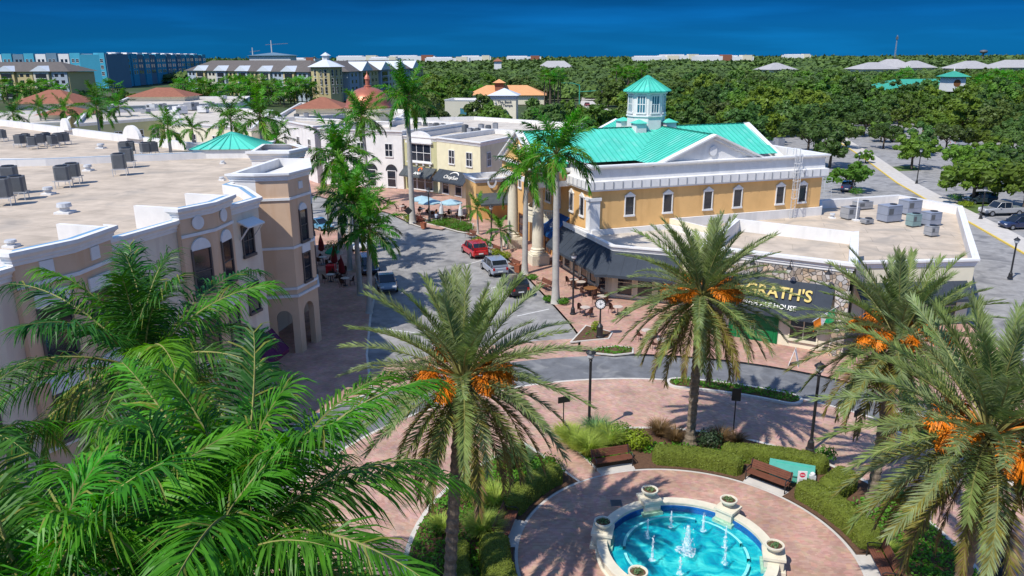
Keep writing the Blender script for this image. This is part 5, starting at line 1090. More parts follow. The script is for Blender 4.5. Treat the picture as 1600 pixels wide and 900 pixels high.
def signpost(name, label, px, py, h, w, hh, rz, m_back=BLACK):
    b = P(px, py, .13); t = thing(name, label, 'sign', (b.x, b.y, .13), rz); m = MB(); m.tube([(0, 0, 0), (0, 0, h)], .035, 8, BLACK); m.build('post', t, world=False)
    m = MB(); m.box(-w / 2, w / 2, -.06, -.036, h - hh, h, m_back); m.build('panel', t, world=False)
signpost('sign', 'small dark horizontal sign on a post at the brick path entrance', 880, 676, 2.3, .75, .38, R(20)); signpost('sign', 'dark upright sign plate on a post among the shrubs behind the middle date palm', 1145, 682, 3.0, .5, .75, R(-10)); signpost('sign', 'dark sign back on a post by the right edge of the brick drive', 1333, 690, 2.0, .6, .4, R(30))
b = P(676, 352, .12); signpost('sign', 'black diamond warning sign before the tallest royal palm', 639, 352, 2.4, .01, .01, 0)
m = MB(); b = P(639, 352, .13); m.add([(b.x, b.y - .08, 1.5), (b.x + .55, b.y - .08, 2.05), (b.x, b.y - .08, 2.6), (b.x - .55, b.y - .08, 2.05), (b.x, b.y - .05, 1.5), (b.x + .55, b.y - .05, 2.05), (b.x, b.y - .05, 2.6), (b.x - .55, b.y - .05, 2.05)], ((0, 1, 2, 3), (7, 6, 5, 4), (0, 4, 5, 1), (1, 5, 6, 2), (2, 6, 7, 3), (3, 7, 4, 0)), BLACK)
_s = [o for o in bpy.data.objects if o.get('label', '').startswith('black diamond')][0]; m.build('plate', _s); bpy.data.objects.remove([c for c in _s.children if c.name.startswith('panel')][0])
# post clock
b = P(937, 527, .19); ck = thing('post_clock', 'black post clock with a round white dial in the corner planting bed', 'clock', (b.x, b.y, .19), R(-12)); m = MB()
m.lathe((0, 0, 0), [(.30, 0), (.30, .12), (.25, .16), (.23, .85), (.26, .9), (.15, 1.05), (.08, 1.15), (.06, 2.25), (.12, 2.3)], 12, BLACK); m.build('post', ck, world=False)
m = MB(); N = 28; ra = [(.42 * math.cos(2 * math.pi * k / N), .42 * math.sin(2 * math.pi * k / N)) for k in range(N)]; vs = [(x, -.12, 2.72 + z) for x, z in ra] + [(x, .12, 2.72 + z) for x, z in ra]
m.add(vs, [tuple(range(N)), tuple(range(2 * N - 1, N - 1, -1))] + [(k, N + k, N + (k + 1) % N, (k + 1) % N) for k in range(N)], BLACK); hd = m.build('clock_head', ck, world=False)
m = MB(); m.poly([(x * .8, -.126, 2.72 + z * .8) for x, z in ra], WHITE2); m.poly([(x * .2, -.130, 2.72 + z * .2) for x, z in ra], STEEL)
for k in range(12): a = k * math.pi / 6; m.bar((.25 * math.sin(a), -.130, 2.72 + .25 * math.cos(a)), (.31 * math.sin(a), -.130, 2.72 + .31 * math.cos(a)), .03, .006, BLACK, (0, 1, 0))
m.bar((0, -.133, 2.72), (.16, -.133, 2.82), .03, .006, BLACK, (0, 1, 0)); m.bar((0, -.133, 2.72), (-.05, -.133, 2.97), .025, .006, BLACK, (0, 1, 0)); m.build('clock_face', hd, world=False)
# utility box, notice, meter boxes, A-frame
q = P(1240, 752, .13); ub = thing('utility_box', 'low teal green utility box with a sloping lid behind the bench', 'utility box', (q.x, q.y + .4, .13), R(-22)); UB = mat('teal_utility_paint', (.10, .40, .32), .5, .1, 1.5)
m = MB(); m.add([(-1.05, -.55, 0), (1.05, -.55, 0), (1.05, .55, 0), (-1.05, .55, 0), (-1.05, -.55, .42), (1.05, -.55, .42), (1.05, .55, .5), (-1.05, .55, .5)], ((4, 5, 6, 7), (0, 1, 5, 4), (1, 2, 6, 5), (2, 3, 7, 6), (3, 0, 4, 7)), UB); m.build('cabinet', ub, world=False)
m = MB(); m.add([(-1.12, -.62, .41), (1.12, -.62, .41), (1.12, .62, .505), (-1.12, .62, .505), (-1.12, -.62, .47), (1.12, -.62, .47), (1.12, .62, .565), (-1.12, .62, .565)], ((4, 5, 6, 7), (0, 1, 5, 4), (1, 2, 6, 5), (2, 3, 7, 6), (3, 0, 4, 7), (3, 2, 1, 0)), UB); m.box(-.8, .9, .36, .42, .545, .57, TEALD); m.build('lid', ub, world=False)
q = P(1250, 770, .13); st = thing('notice_sign', 'small white notice with a red round symbol on a white post beside the utility box', 'sign', (q.x, q.y, .13), R(-8)); m = MB(); m.box(-.07, .07, -.05, .05, 0, 1.0, WHITE2); m.build('post', st, world=False)
REDP = mat('red_sign_paint', (.62, .04, .08), .5, .1, 2); m = MB(); m.box(-.22, .22, -.09, -.052, .55, 1.25, WHITE2); pn = m.build('panel', st, world=False)
m = MB(); m.poly([(.14 * math.cos(t), -.094, 1.05 + .14 * math.sin(t)) for t in [2 * math.pi * k / 20 for k in range(20)]], REDP); m.box(-.10, .10, -.099, -.095, 1.03, 1.07, WHITE2); [m.box(-.14, .14, -.096, -.093, .64 + k * .08, .67 + k * .08, STEEL) for k in range(3)]; m.build('symbol', pn, world=False)
q = P(1267, 765, .13); mt = thing('meter_box', 'grey and white meter boxes on short posts between hedge and utility box', 'meter box', (q.x, q.y, .13), R(-15)); m = MB(); m.box(-.16, .16, -.1, .1, .35, .8, LTSTEEL); m.build('cabinet', mt, world=False)
m = MB(); m.tube([(-.1, 0, 0), (-.1, 0, .36)], .03, 6, LTSTEEL); m.tube([(.1, 0, 0), (.1, 0, .36)], .03, 6, LTSTEEL); m.build('stand', mt, world=False); m = MB(); m.lathe((0, 0, .8), [(.12, 0), (.12, .12), (.05, .18), (0, .18)], 12, WHITE2); m.build('meter', mt, world=False)
q = P(1240, 571, .12); af = thing('sandwich_board', 'white framed sandwich board standing on the pavement before the green door', 'sign', (q.x, q.y, .12), R(65)); m = MB()
for s in (-1, 1):
    m = MB()
    for x in (-.3, .3): m.bar((x, s * .34, 0), (x, 0, 1.25), .05, .03, WHITE2)
    m.bar((-.3, s * .30, .12), (.3, s * .30, .12), .05, .03, WHITE2); m.quad((-.27, s * .30, .15), (.27, s * .30, .15), (.27, s * .02, 1.2), (-.27, s * .02, 1.2), WHITE2); m.build('board', af, world=False)
# planters and bins on the sunny pavement
POT = mat('rust_brown_planter', (.30, .10, .05), .7, .2, 3)
for (x, y), lb_ in (((809, 425), 'rust brown square planter beside the royal palm trunk at the silver car'), ((754, 388), 'rust brown planter between the small palms'), ((662, 357), 'rust red planter at the tip of the planting bed')):
    q = P(x, y, .12); m = MB(); m.lathe((q.x, q.y, .12), [(.34, 0), (.42, .7), (.46, .72), (.46, .8), (.38, .8), (.36, .7), (0, .7)], 4, POT, R(20)); single(m, 'street_planter', lb_, 'planter', 'rust brown planters')
# ------------------------------------------------------------------ cafe furniture
CHM = mat('dark_brown_rattan', (.075, .032, .022), .6, .3, 8); TBM = mat('pale_table_top', (.55, .47, .40), .5, .1, 3); TBW = mat('wooden_table_top', (.24, .11, .045), .5, .2, 3)
def make_chair(label, loc, rz, group, m_=CHM):
    t = thing('cafe_chair', label, 'chair', loc, rz, group)
    m = MB(); m.lathe((0, 0, .42), [(.22, 0), (.23, .02), (.22, .05), (0, .055)], 14, m_); m.build('seat', t, world=False)
    m = MB(); A = [math.pi * k / 10 for k in range(11)]; o = [(.24 * math.cos(a), .05 + .2 * math.sin(a), .45 + .45 * math.sin(a) ** .6) for a in A]; i_ = [(.22 * math.cos(a), .05 + .18 * math.sin(a), .45) for a in A]
    [m.quad(i_[k], i_[k + 1], o[k + 1], o[k], m_) for k in range(10)]; m.tube(o, .022, 6, m_); m.build('backrest', t, world=False)
    for x, y in ((-.17, -.16), (.17, -.16), (-.17, .17), (.17, .17)): m = MB(); m.tube([(x, y, .43), (x * 1.25, y * 1.25, 0)], .018, 5, m_); m.build('leg', t, world=False)
    return t
def make_table(label, loc, group, top=TBM, r_=.42):
    t = thing('cafe_table', label, 'table', loc, 0, group); m = MB(); m.lathe((0, 0, .72), [(r_, 0), (r_, .03), (0, .03)], 18, top); m.build('tabletop', t, world=False)
    m = MB(); m.lathe((0, 0, 0), [(.24, 0), (.22, .03), (.04, .06), (.035, .72)], 10, BLACK); m.build('pedestal', t, world=False); return t
ch0 = make_chair('proto', (0, 0, -50), 0, 'cafe chairs'); tb0 = make_table('proto', (0, 0, -50), 'cafe tables'); tb1 = make_table('proto', (0, 0, -50), 'cafe tables', TBW, .62)
def cafe(x, y, n, where, big=False, a0=.4, z=.124):
    q = P(x, y, z); dup(tb1 if big else tb0, (q.x, q.y, z), 0, ('wooden topped' if big else 'pale topped') + ' round cafe table ' + where)
    for k in range(n):
        a = a0 + k * 2 * math.pi / n; d = .78 if big else .62; dup(ch0, (q.x + d * math.cos(a), q.y + d * math.sin(a), z), a - math.pi / 2, 'dark brown rattan chair at the table ' + where)
cafe(914, 493, 2, 'behind the sidewalk lamp, nearest the kerb', a0=2.2); cafe(965, 492, 2, 'under the left fronds of the middle date palm', a0=2.4); cafe(896, 448, 3, 'beside the window front, farthest under the charcoal awning'); cafe(908, 452, 3, 'next to the farthest awning table', a0=1.0); cafe(922, 462, 4, 'in front of the corner awning windows', True); cafe(940, 475, 3, 'at the low corner wall under the awning', False, .9); cafe(1034, 545, 2, 'behind the middle date palm trunk', False, .2); cafe(1010, 530, 2, 'under the hanging fronds of the middle date palm')
for k, (x, y) in enumerate(((660, 334), (675, 338), (690, 342), (706, 338), (722, 346), (628, 330), (600, 318))):
    cafe(x, y, 3, ('under the first pale blue umbrella', 'under the second pale blue umbrella', 'between the folded white umbrellas', 'under the third pale blue umbrella', 'at the edge of the planting bed', 'before the white arched shop front', 'farthest along the white shop front')[k], False, k * .7)
for k, (x, y) in enumerate(((505, 412), (520, 420), (533, 432), (517, 440), (540, 446))):
    cafe(x, y, 3, ('beneath the tallest closed red umbrella', 'beneath the green umbrella', 'in the shade at the second red umbrella', 'in deep shade by the tower arches', 'in deep shade by the second walk palm')[k], False, k * .6)
for o in (ch0, tb0, tb1):
    for c in list(o.children): bpy.data.objects.remove(c)
    bpy.data.objects.remove(o)
LBL = mat('pale_blue_canvas', (.34, .50, .56), .8, .1, 2); GRC = mat('green_canvas', (.02, .30, .16), .8, .1, 2); WHC = mat('off_white_canvas', (.62, .64, .66), .8, .1, 2); REDB = mat('bright_red_cloth', (.62, .02, .03), .8, .1, 2)
def umbrella(px, py, label, m_, opened=True, h=2.7, r_=1.6):
    q = P(px, py, .124); t = thing('umbrella', label, 'umbrella', (q.x, q.y, .124), px * .1, 'cafe umbrellas'); m = MB(); m.tube([(0, 0, 0), (0, 0, h + .1)], .025, 6, LTSTEEL); m.lathe((0, 0, 0), [(.28, 0), (.28, .06), (.05, .09)], 12, STEELD); m.build('pole', t, world=False); m = MB()
    if opened: m.lathe((0, 0, 0), [(r_, h - .62), (r_, h - .48), (r_ * .55, h - .22), (.04, h)], 8, m_)
    else: m.lathe((0, 0, 0), [(.12, h - 1.9), (.34, h - 1.7), (.26, h - .9), (.11, h - .4), (.02, h)], 9, m_)
    if m.f and len(m.f[-1]) == 8: m.f.pop(); m.mi.pop()
    m.build('canopy', t, world=False)
umbrella(660, 336, 'open pale blue umbrella nearest the lamp post', LBL); umbrella(672, 341, 'open pale blue umbrella in front of the other, lower', LBL); umbrella(705, 342, 'open pale blue umbrella before the black awning', LBL)
umbrella(690, 345, 'folded white umbrella between the open pale blue ones', WHC, False); umbrella(720, 348, 'folded white umbrella beside the small palm', WHC, False)
umbrella(504, 414, 'tallest closed dark red umbrella by the tower', RED, False, 3.4); umbrella(524, 428, 'closed dark red umbrella behind the green one', RED, False, 3.0); umbrella(535, 437, 'small closed dark red umbrella in the shade', RED, False, 2.5); umbrella(521, 420, 'small open green umbrella among the closed red ones', GRC, True, 2.3, .75)
q = P(517, 414, .9); m = MB(); m.box(q.x - .45, q.x + .45, q.y - .45, q.y + .45, .124, .9, REDB); single(m, 'covered_table', 'small table under a bright red cloth below the green umbrella', 'table')
# seated guest below the umbrellas
SKIN = mat('skin', (.45, .26, .18), .6, .1, 3); SHIRT = mat('pale_blue_shirt', (.42, .47, .60), .8, .1, 3); TROU = mat('dark_trousers', (.03, .035, .05), .8, .1, 3)
def skinfig(name, pts, edges, rads, parent, m_, mats=None):
    me = bpy.data.meshes.new(name); me.from_pydata(pts, edges, []); o = bpy.data.objects.new(name, me); COL.objects.link(o)
    s = o.modifiers.new('s', 'SKIN'); 
    for i, r__ in enumerate(rads): me.skin_vertices[0].data[i].radius = (r__, r__)
    me.skin_vertices[0].data[0].use_root = True; o.modifiers.new('u', 'SUBSURF').levels = 1
    dg = bpy.context.evaluated_depsgraph_get(); me2 = bpy.data.meshes.new_from_object(o.evaluated_get(dg)); bpy.data.objects.remove(o); me2.materials.clear()
    for mm in mats or [m_]: me2.materials.append(mm)
    o = bpy.data.objects.new(name, me2); COL.objects.link(o); o.parent = parent; ROOTM[o.name] = ROOTM[parent.name]; return o
try:
    q = P(682, 347, .124); pe = thing('person', 'person in a pale blue shirt and dark trousers seated at a cafe table', 'person', (q.x, q.y, .124), R(150))
    pts = [(0, 0, .5), (0, .03, .75), (0, .02, 1.0), (0, 0, 1.12), (0, -.02, 1.28), (-.1, -.02, .5), (-.12, -.42, .5), (-.12, -.44, .06), (-.12, -.58, .04), (.1, -.02, .5), (.12, -.42, .5), (.12, -.44, .06), (.12, -.58, .04), (-.2, 0, 1.0), (-.26, -.08, .75), (-.16, -.34, .74), (.2, 0, 1.0), (.26, -.08, .75), (.16, -.34, .74)]
    ed = [(0, 1), (1, 2), (2, 3), (3, 4), (0, 5), (5, 6), (6, 7), (7, 8), (0, 9), (9, 10), (10, 11), (11, 12), (2, 13), (13, 14), (14, 15), (2, 16), (16, 17), (17, 18)]
    bo = skinfig('body', pts, ed, [.14, .13, .15, .06, .10, .1, .08, .05, .045, .1, .08, .05, .045, .06, .045, .035, .06, .045, .035], pe, SKIN, mats=[SKIN, SHIRT, TROU])
    for p_ in bo.data.polygons: z = p_.center.z; p_.material_index = 0 if z > 1.1 or (p_.center.y < -.2 and .68 < z < .85) else 1 if z > .56 else 2; p_.use_smooth = True
    m = MB(); m.lathe((0, .01, 1.30), [(.118, -.03), (.12, .03), (.09, .09), (0, .12)], 12, BROWN); m.build('hair', pe, smooth=True, world=False)
except Exception as ex: print('person', ex)
# ================================================================== CARS
TYRE = mat('tyre_rubber', (.015, .015, .016), .9, .2, 5); RIM = mat('wheel_rim', (.45, .46, .48), .3, .1, 4, metal=.8); CGL = glass('car_glass', (.012, .016, .022), .04)
TAIL = mat('tail_lamp', (.45, .01, .01), .25, .1, 3); HEAD = mat('head_lamp', (.75, .77, .8), .1, .05, 3, spec=.8); PLATE = mat('number_plate', (.7, .7, .68), .5, .05, 3)
def car(label, loc, rz, colr, kind='suv', pick=False):
    pm = mat('car_paint_%d' % len(MATS), colr, .25, .03, 1, spec=.5, coat=1.0); t = thing('parked_car', label, 'car', loc, rz, 'parked cars')
    Lc, Wc, H = (4.55, 1.84, 1.66) if kind == 'suv' else (4.7, 1.82, 1.45) if kind == 'sedan' else (5.6, 1.95, 1.88); hl = Lc / 2; hw = Wc / 2; bz = .28; bl = .98 if kind != 'sedan' else .9
    def loft(st, m_, mb):
        rings = []
        for x, w, z0, z1, rd in st: rings.append([(x, -w + rd, z0), (x, w - rd, z0), (x, w, z0 + rd), (x, w, z1 - rd), (x, w - rd * 1.2, z1), (x, -w + rd * 1.2, z1), (x, -w, z1 - rd), (x, -w, z0 + rd)])
        for a, b in zip(rings, rings[1:]):
            for k in range(8): mb.quad(a[k], b[k], b[(k + 1) % 8], a[(k + 1) % 8], m_)
        mb.poly(rings[0], m_); mb.poly(list(reversed(rings[-1])), m_)
    if kind == 'suv': st = [(-hl, hw * .82, .42, .92, .1), (-hl + .12, hw * .95, .3, bl + .02, .1), (-1.2, hw, bz, bl + .02, .1), (.9, hw, bz, bl, .1), (1.7, hw * .97, bz, .93, .12), (hl - .1, hw * .86, .32, .80, .12), (hl, hw * .72, .38, .68, .1)]; cab = [(-hl + .10, hw * .84, bl + .30), (-hl + .55, hw * .80, H - .03), (-.2, hw * .80, H), (.45, hw * .79, H - .05), (1.15, hw * .84, bl)]
    elif kind == 'sedan': st = [(-hl, hw * .80, .4, .84, .1), (-hl + .12, hw * .93, .3, .92, .1), (-1.2, hw, bz, bl, .1), (.9, hw, bz, bl - .02, .1), (1.75, hw * .96, bz, .84, .12), (hl - .1, hw * .84, .32, .72, .12), (hl, hw * .7, .38, .6, .1)]; cab = [(-1.75, hw * .80, bl), (-.95, hw * .76, H - .06), (-.2, hw * .76, H), (.35, hw * .75, H - .05), (1.15, hw * .82, bl)]
    else: st = [(-hl, hw * .95, .5, 1.12, .08), (-1.2, hw, .42, 1.14, .08), (1.2, hw, .42, 1.14, .1), (hl - .15, hw * .95, .45, 1.05, .12), (hl, hw * .85, .5, .9, .1)]; bl = 1.12; cab = [(-.95, hw * .86, bl), (-.75, hw * .82, H - .03), (.2, hw * .82, H), (.75, hw * .8, H - .05), (1.35, hw * .86, bl)]
    m = MB(); loft(st, pm, m); m.build('body', t, smooth=False, world=False)
    m = MB(); rings = [[(x, -w - (.05 if z < bl + .4 and z < H - .1 else 0), min(z, bl)), (x, w, min(z, bl)), (x, w, z), (x, -w, z)] for x, w, z in cab]
    base = [(x, hw * .93, bl - .02) for x, w, z in cab]
    for i in range(len(cab) - 1):
        (x0, w0, z0), (x1, w1, z1) = cab[i], cab[i + 1]
        for s in (-1, 1): m.quad((x0, s * hw * .93, bl - .02), (x1, s * hw * .93, bl - .02), (x1, s * w1, z1), (x0, s * w0, z0), CGL)
        m.quad((x0, -w0, z0), (x1, -w1, z1), (x1, w1, z1), (x0, w0, z0), CGL)
    x0, w0, z0 = cab[0]; m.quad((x0, -hw * .93, bl - .02), (x0, hw * .93, bl - .02), (x0, w0, z0), (x0, -w0, z0), pm if kind == 'suv' else CGL); gl = m.build('windows', t, world=False)
    m = MB()
    for i in range(1, len(cab) - 2): (xa, wa, za), (xb, wb, zb) = cab[i], cab[i + 1]; m.add([(xa, -wa - .01, za + .012), (xb, -wb - .01, zb + .012), (xb, wb + .01, zb + .012), (xa, wa + .01, za + .012)], ((0, 1, 2, 3),), pm)
    for s in (-1, 1):
        P_ = [(x, s * (w + .012), z) for x, w, z in cab]; m.tube(P_, .035, 5, pm)
        for x, w, z in (cab[1], cab[2]): m.bar((x, s * (hw * .93 + .012), bl), (x, s * (w + .012), z), .07, .03, pm, (1, 0, 0))
    m.build('roof', t, world=False)
    for x in (hl - .85, -hl + .85):
        for s in (-1, 1):
            rr = .34 if kind != 'pickup' else .4; m = MB(); y = s * (hw - .09); N = 18; A = [2 * math.pi * k / N for k in range(N)]
            o = [(x + rr * math.cos(a), y - .11, rr + rr * math.sin(a)) for a in A] + [(x + rr * math.cos(a), y + .11, rr + rr * math.sin(a)) for a in A]; m.add(o, [tuple(range(N)), tuple(range(2 * N - 1, N - 1, -1))] + [(k, N + k, N + (k + 1) % N, (k + 1) % N) for k in range(N)], TYRE); wh = m.build('wheel', t, world=False)
            m = MB(); yy = y + s * .113; m.poly([(x + rr * .62 * math.cos(a), yy, rr + rr * .62 * math.sin(a)) for a in A][::(-1 if s > 0 else 1)], RIM); m.build('rim', wh, world=False)
    for s in (-1, 1):
        m = MB(); m.box(hl - .22, hl - .02, s * hw * .62 - .17, s * hw * .62 + .17, .66, .78, HEAD) if kind != 'pickup' else m.box(hl - .1, hl + .01, s * hw * .66 - .15, s * hw * .66 + .15, .78, .98, HEAD); m.build('headlight', t, world=False)
        m = MB(); m.box(-hl - .012, -hl + .12, s * hw * .74 - .10, s * hw * .74 + .10, .74, .98 if kind != 'sedan' else .86, TAIL); m.build('tail_light', t, world=False)
        m = MB(); m.box(.78, .95, s * (hw + .02) - .09, s * (hw + .02) + .09, bl - .02, bl + .13, pm); m.build('wing_mirror', t, world=False)
    m = MB(); m.box(-hl - .02, -hl + .01, -.26, .26, .56, .68, PLATE); m.build('number_plate', t, world=False)
    m = MB(); m.box(-hl - .03, -hl + .06, -hw * .75, hw * .75, .34, .50, BLACK); m.box(hl - .06, hl + .02, -hw * .6, hw * .6, .40, .52, BLACK); m.build('bumper', t, world=False)
    if kind == 'suv': m = MB(); m.quad((-hl + .085, -hw * .78, bl + .06), (-hl + .085, hw * .78, bl + .06), (-hl + .40, hw * .74, H - .16), (-hl + .40, -hw * .74, H - .16), CGL); m.build('rear_window', t, world=False)
    return t
def carpx(px, py, label, rz, colr, kind='suv'):
    q = P(px, py, 0); return car(label, (q.x, q.y, .01), R(rz), colr, kind)
carpx(741, 398, 'bright red car parked third from us along the sunny kerb', 112, (.50, .006, .010)); carpx(772, 425, 'silver grey car parked between the red and the black one', 108, (.30, .33, .40)); carpx(803, 456, 'black car parked nearest to us along the sunny kerb', 107, (.012, .014, .020))
carpx(604, 450, 'grey blue saloon facing us beside the shaded walk', -76, (.16, .21, .27), 'sedan'); carpx(577, 424, 'dark navy car parked right behind the grey saloon', -75, (.012, .018, .05)); carpx(561, 388, 'white car facing us beyond the navy car', -74, (.70, .73, .76)); carpx(498, 358, 'pale blue saloon partly behind the tower corner', -40, (.10, .30, .45), 'sedan')
carpx(1563, 336, 'silver grey pickup truck parked nose out in the car park', 186, (.36, .36, .36), 'pickup'); carpx(1590, 357, 'dark blue car parked beside the pickup', 186, (.01, .02, .07)); carpx(1325, 298, 'dark blue car behind the low roof, under the small oak', 60, (.01, .03, .10)); carpx(1530, 318, 'dark car half hidden behind the shrubs of the car park island', 186, (.03, .05, .06))
carpx(917, 166, 'dark red car driving on the far road', 95, (.22, .03, .04)); carpx(934, 157, 'black car farther up the far road', 95, (.02, .02, .03)); carpx(1078, 188, 'dark car parked beyond the teal roof', 20, (.02, .03, .05)); carpx(1180, 192, 'dark blue car in the shade beyond the teal gable', 20, (.02, .03, .07)); carpx(1215, 190, 'white car in the shade beyond the teal gable', 20, (.6, .6, .6))
for k, (x, y, c_) in enumerate(((848, 182, (.5, .5, .5)), (868, 184, (.05, .06, .09)), (1500, 228, (.4, .42, .45)), (1560, 222, (.25, .02, .02)), (1405, 222, (.08, .09, .1)), (1455, 210, (.6, .6, .6)))):
    carpx(x, y, ('grey car in the bank car park', 'dark car in the bank car park, right of the grey one', 'silver car far back between the car park oaks', 'dark red car far back between the car park oaks', 'charcoal car by the rear pavement oaks', 'white car far back by the car park oaks')[k], 15, c_)
# ================================================================== ROOF EQUIPMENT
def condenser(px, py, zr, label, h=1.0, w=.85, round_=True, stand=.55, rz=.3, group='roof condensers', m_=STEELD):
    q = P(px, py, zr); t = thing('condenser_unit', label, 'air conditioner', (q.x, q.y, zr), rz, group); a = w / 2; m = MB()
    c = .12 if round_ else .02; pl = [(a, -a + c), (a, a - c), (a - c, a), (-a + c, a), (-a, a - c), (-a, -a + c), (-a + c, -a), (a - c, -a)]
    m.prism(pl, stand, stand + h, m_, bottom=True); [m.prism([(x * 1.01, y * 1.01) for x, y in pl], stand + h * f, stand + h * f + .03, STEEL) for f in (.02, .95)]
    m.build('casing', t, world=False); m = MB(); m.lathe((0, 0, stand + h), [(a * .8, .0), (a * .8, .06), (a * .7, .06), (a * .15, .03), (0, .05)], 16, BLACK); m.build('fan_grille', t, world=False)
    if stand > .2:
        m = MB(); [m.tube([(x * a, y * a, 0), (x * a, y * a, stand)], .03, 5, LTSTEEL) for x in (-1, 1) for y in (-1, 1)]; m.box(-a * 1.3, a * 1.3, -a * 1.02, -a * .9, stand - .06, stand - .002, LTSTEEL); m.box(-a * 1.3, a * 1.3, a * .9, a * 1.02, stand - .06, stand - .002, LTSTEEL); m.build('stand', t, world=False)
for (x, y, h), lb_ in (((189, 274, 1.15), 'dark condenser on legs in the middle of the beige roof, front of the pair'), ((201, 262, 1.1), 'dark condenser on legs just behind the middle pair front'), ((101, 293, 1.0), 'dark condenser on legs on the beige roof near its left part, larger'), ((116, 287, .95), 'dark condenser tucked behind the larger one on the beige roof'), ((20, 303, 1.35), 'tall dark condenser on legs at the picture edge of the beige roof'), ((8, 321, 1.2), 'dark condenser cut off by the picture edge'), ((30, 312, 1.0), 'smaller dark condenser beside the tall one at the picture edge')):
    condenser(x, y, 12.15, lb_, h, .95)
for k, (x, y) in enumerate(((32, 230), (42, 228), (52, 233), (64, 229), (74, 226), (84, 231), (92, 227), (102, 226), (4, 221), (195, 243), (205, 242), (228, 244), (240, 243))):
    condenser(x, y, 11.9, ('first', 'second', 'third', 'fourth', 'fifth', 'sixth', 'seventh', 'eighth')[k] + ' condenser from the left in the row on the rear roof' if k < 8 else ('lone dark condenser at the far left of the rear roof', 'condenser behind the low party wall, left of a pair', 'condenser behind the low party wall, right of a pair', 'flat condenser right of the pair behind the party wall', 'last flat condenser behind the party wall')[k - 8], .9, .85, True, .4, k * .2)
for k, (x, y) in enumerate(((655, 202), (665, 203), (673, 204), (682, 203), (692, 204), (727, 209), (735, 212), (746, 212), (752, 205), (763, 207), (774, 206), (464, 188), (479, 189), (498, 190))):
    condenser(x, y, 8.1 if k < 11 else 9.1, ('condenser behind the olive shop parapet, ' + ('first', 'second', 'third', 'fourth', 'fifth')[k] + ' from the left' if k < 5 else 'condenser on the pale yellow shop roof, ' + ('tall black one in front', 'small grey one beside the black one', 'flat grey one in front', 'black one at the back', 'grey one at the back', 'last grey one on the right')[k - 5] if k < 11 else ('small condenser on the white shop roof', 'large condenser on the white shop roof', 'round vent fan on the white shop roof')[k - 11]), 1.25 if k in (5, 10, 12) else .95, .95, True, .3, k * .15, m_=STEELD if k % 2 else STEEL)
def rtu(px, py, label, sx, sy, h, rz, m_=STEEL, zr=4.6):
    q = P(px, py, zr); t = thing('packaged_roof_unit', label, 'air conditioner', (q.x, q.y, zr), rz, 'packaged roof units'); m = MB(); m.box(-sx / 2, sx / 2, -sy / 2, sy / 2, .15, h, m_); [m.box(-sx / 2 - .004, sx / 2 + .004, -sy / 2 - .004, sy / 2 + .004, h * f, h * f + .03, STEELD) for f in (.45, .93)]; m.build('casing', t, world=False)
    m = MB(); m.box(-sx / 2 + .1, sx / 2 - .1, -sy / 2 + .1, sy / 2 - .1, 0, .15, STEELD); m.build('curb', t, world=False); m = MB(); m.lathe((sx * .2, 0, h), [(.35, 0), (.35, .08), (.05, .05)], 14, BLACK); m.build('fan_grille', t, world=False); m = MB(); m.box(-sx * .42, -sx * .1, -sy / 2 - .015, -sy / 2 + .01, h * .5, h * .85, STEELD); m.build('louvre', t, world=False)
BLG = mat('blue_grey_unit_paint', (.26, .29, .36), .5, .1, 1.5); TLG = mat('green_grey_unit_paint', (.20, .30, .30), .5, .1, 1.5)
rtu(1388, 346, 'largest blue grey packaged unit in the middle of the low roof', 1.9, 1.4, 1.75, .35, BLG); rtu(1420, 334, 'blue grey packaged unit behind the largest one', 1.9, 1.4, 1.55, .35, BLG); rtu(1453, 352, 'blue grey packaged unit nearest the corner parapet', 1.5, 1.2, 1.4, .35, BLG); rtu(1426, 354, 'teal grey upright unit in front of the blue grey ones', 1.1, .9, 1.3, .35, TLG); rtu(1327, 342, 'dark faced grey unit at the left of the low roof group', 1.5, 1.2, 1.3, .35, STEEL); rtu(1347, 327, 'long low grey unit with two grilles at the back of the low roof', 2.0, 1.0, .9, .35, STEEL); rtu(1454, 369, 'small grey kitchen fan unit at the front of the low roof group', .9, .9, 1.0, .35, STEEL); rtu(1354, 350, 'very low grey box unit on the low roof', 1.0, .8, .55, .35, STEEL)
for k, (x, y) in enumerate(((1170, 239), (1186, 240), (1200, 241), (1216, 236))): condenser(x, y, 9.5, 'grey condenser behind the peach parapet, ' + ('first', 'second', 'third', 'last')[k] + ' beside the pediment', 1.1, 1.0, False, .5, .3, m_=STEEL)
def roofpipe(px, py, zr, label, w=.35, h=.4):
    q = P(px, py, zr); m = MB(); m.box(q.x - w, q.x + w, q.y - w, q.y + w, zr, zr + .12, WHITE2); m.lathe((q.x, q.y, zr + .12), [(w * .6, 0), (w * .6, h * .5), (w * .95, h * .55), (w * .85, h), (0, h)], 14, LTSTEEL); single(m, 'roof_vent', label, 'vent', 'roof vents')
roofpipe(102, 333, 12.15, 'round grey roof vent nearest to us on the beige roof', .45, .5); roofpipe(76, 304, 12.15, 'round roof vent between the two condenser groups'); roofpipe(138, 267, 12.15, 'square roof vent beside the condenser pair'); roofpipe(348, 256, 12.15, 'tiny dark drain vent far on the beige roof', .2, .15); roofpipe(347, 282, 12.15, 'tiny dark drain vent in the beige roof centre right', .2, .15); roofpipe(1300, 341, 4.6, 'small round vent at the left of the low roof units', .3, .4); roofpipe(158, 232, 11.9, 'round vent on the rear roof', .4, .4); roofpipe(18, 386, 12.15, 'dark small vent at the roof edge by the canted bay', .3, .25)
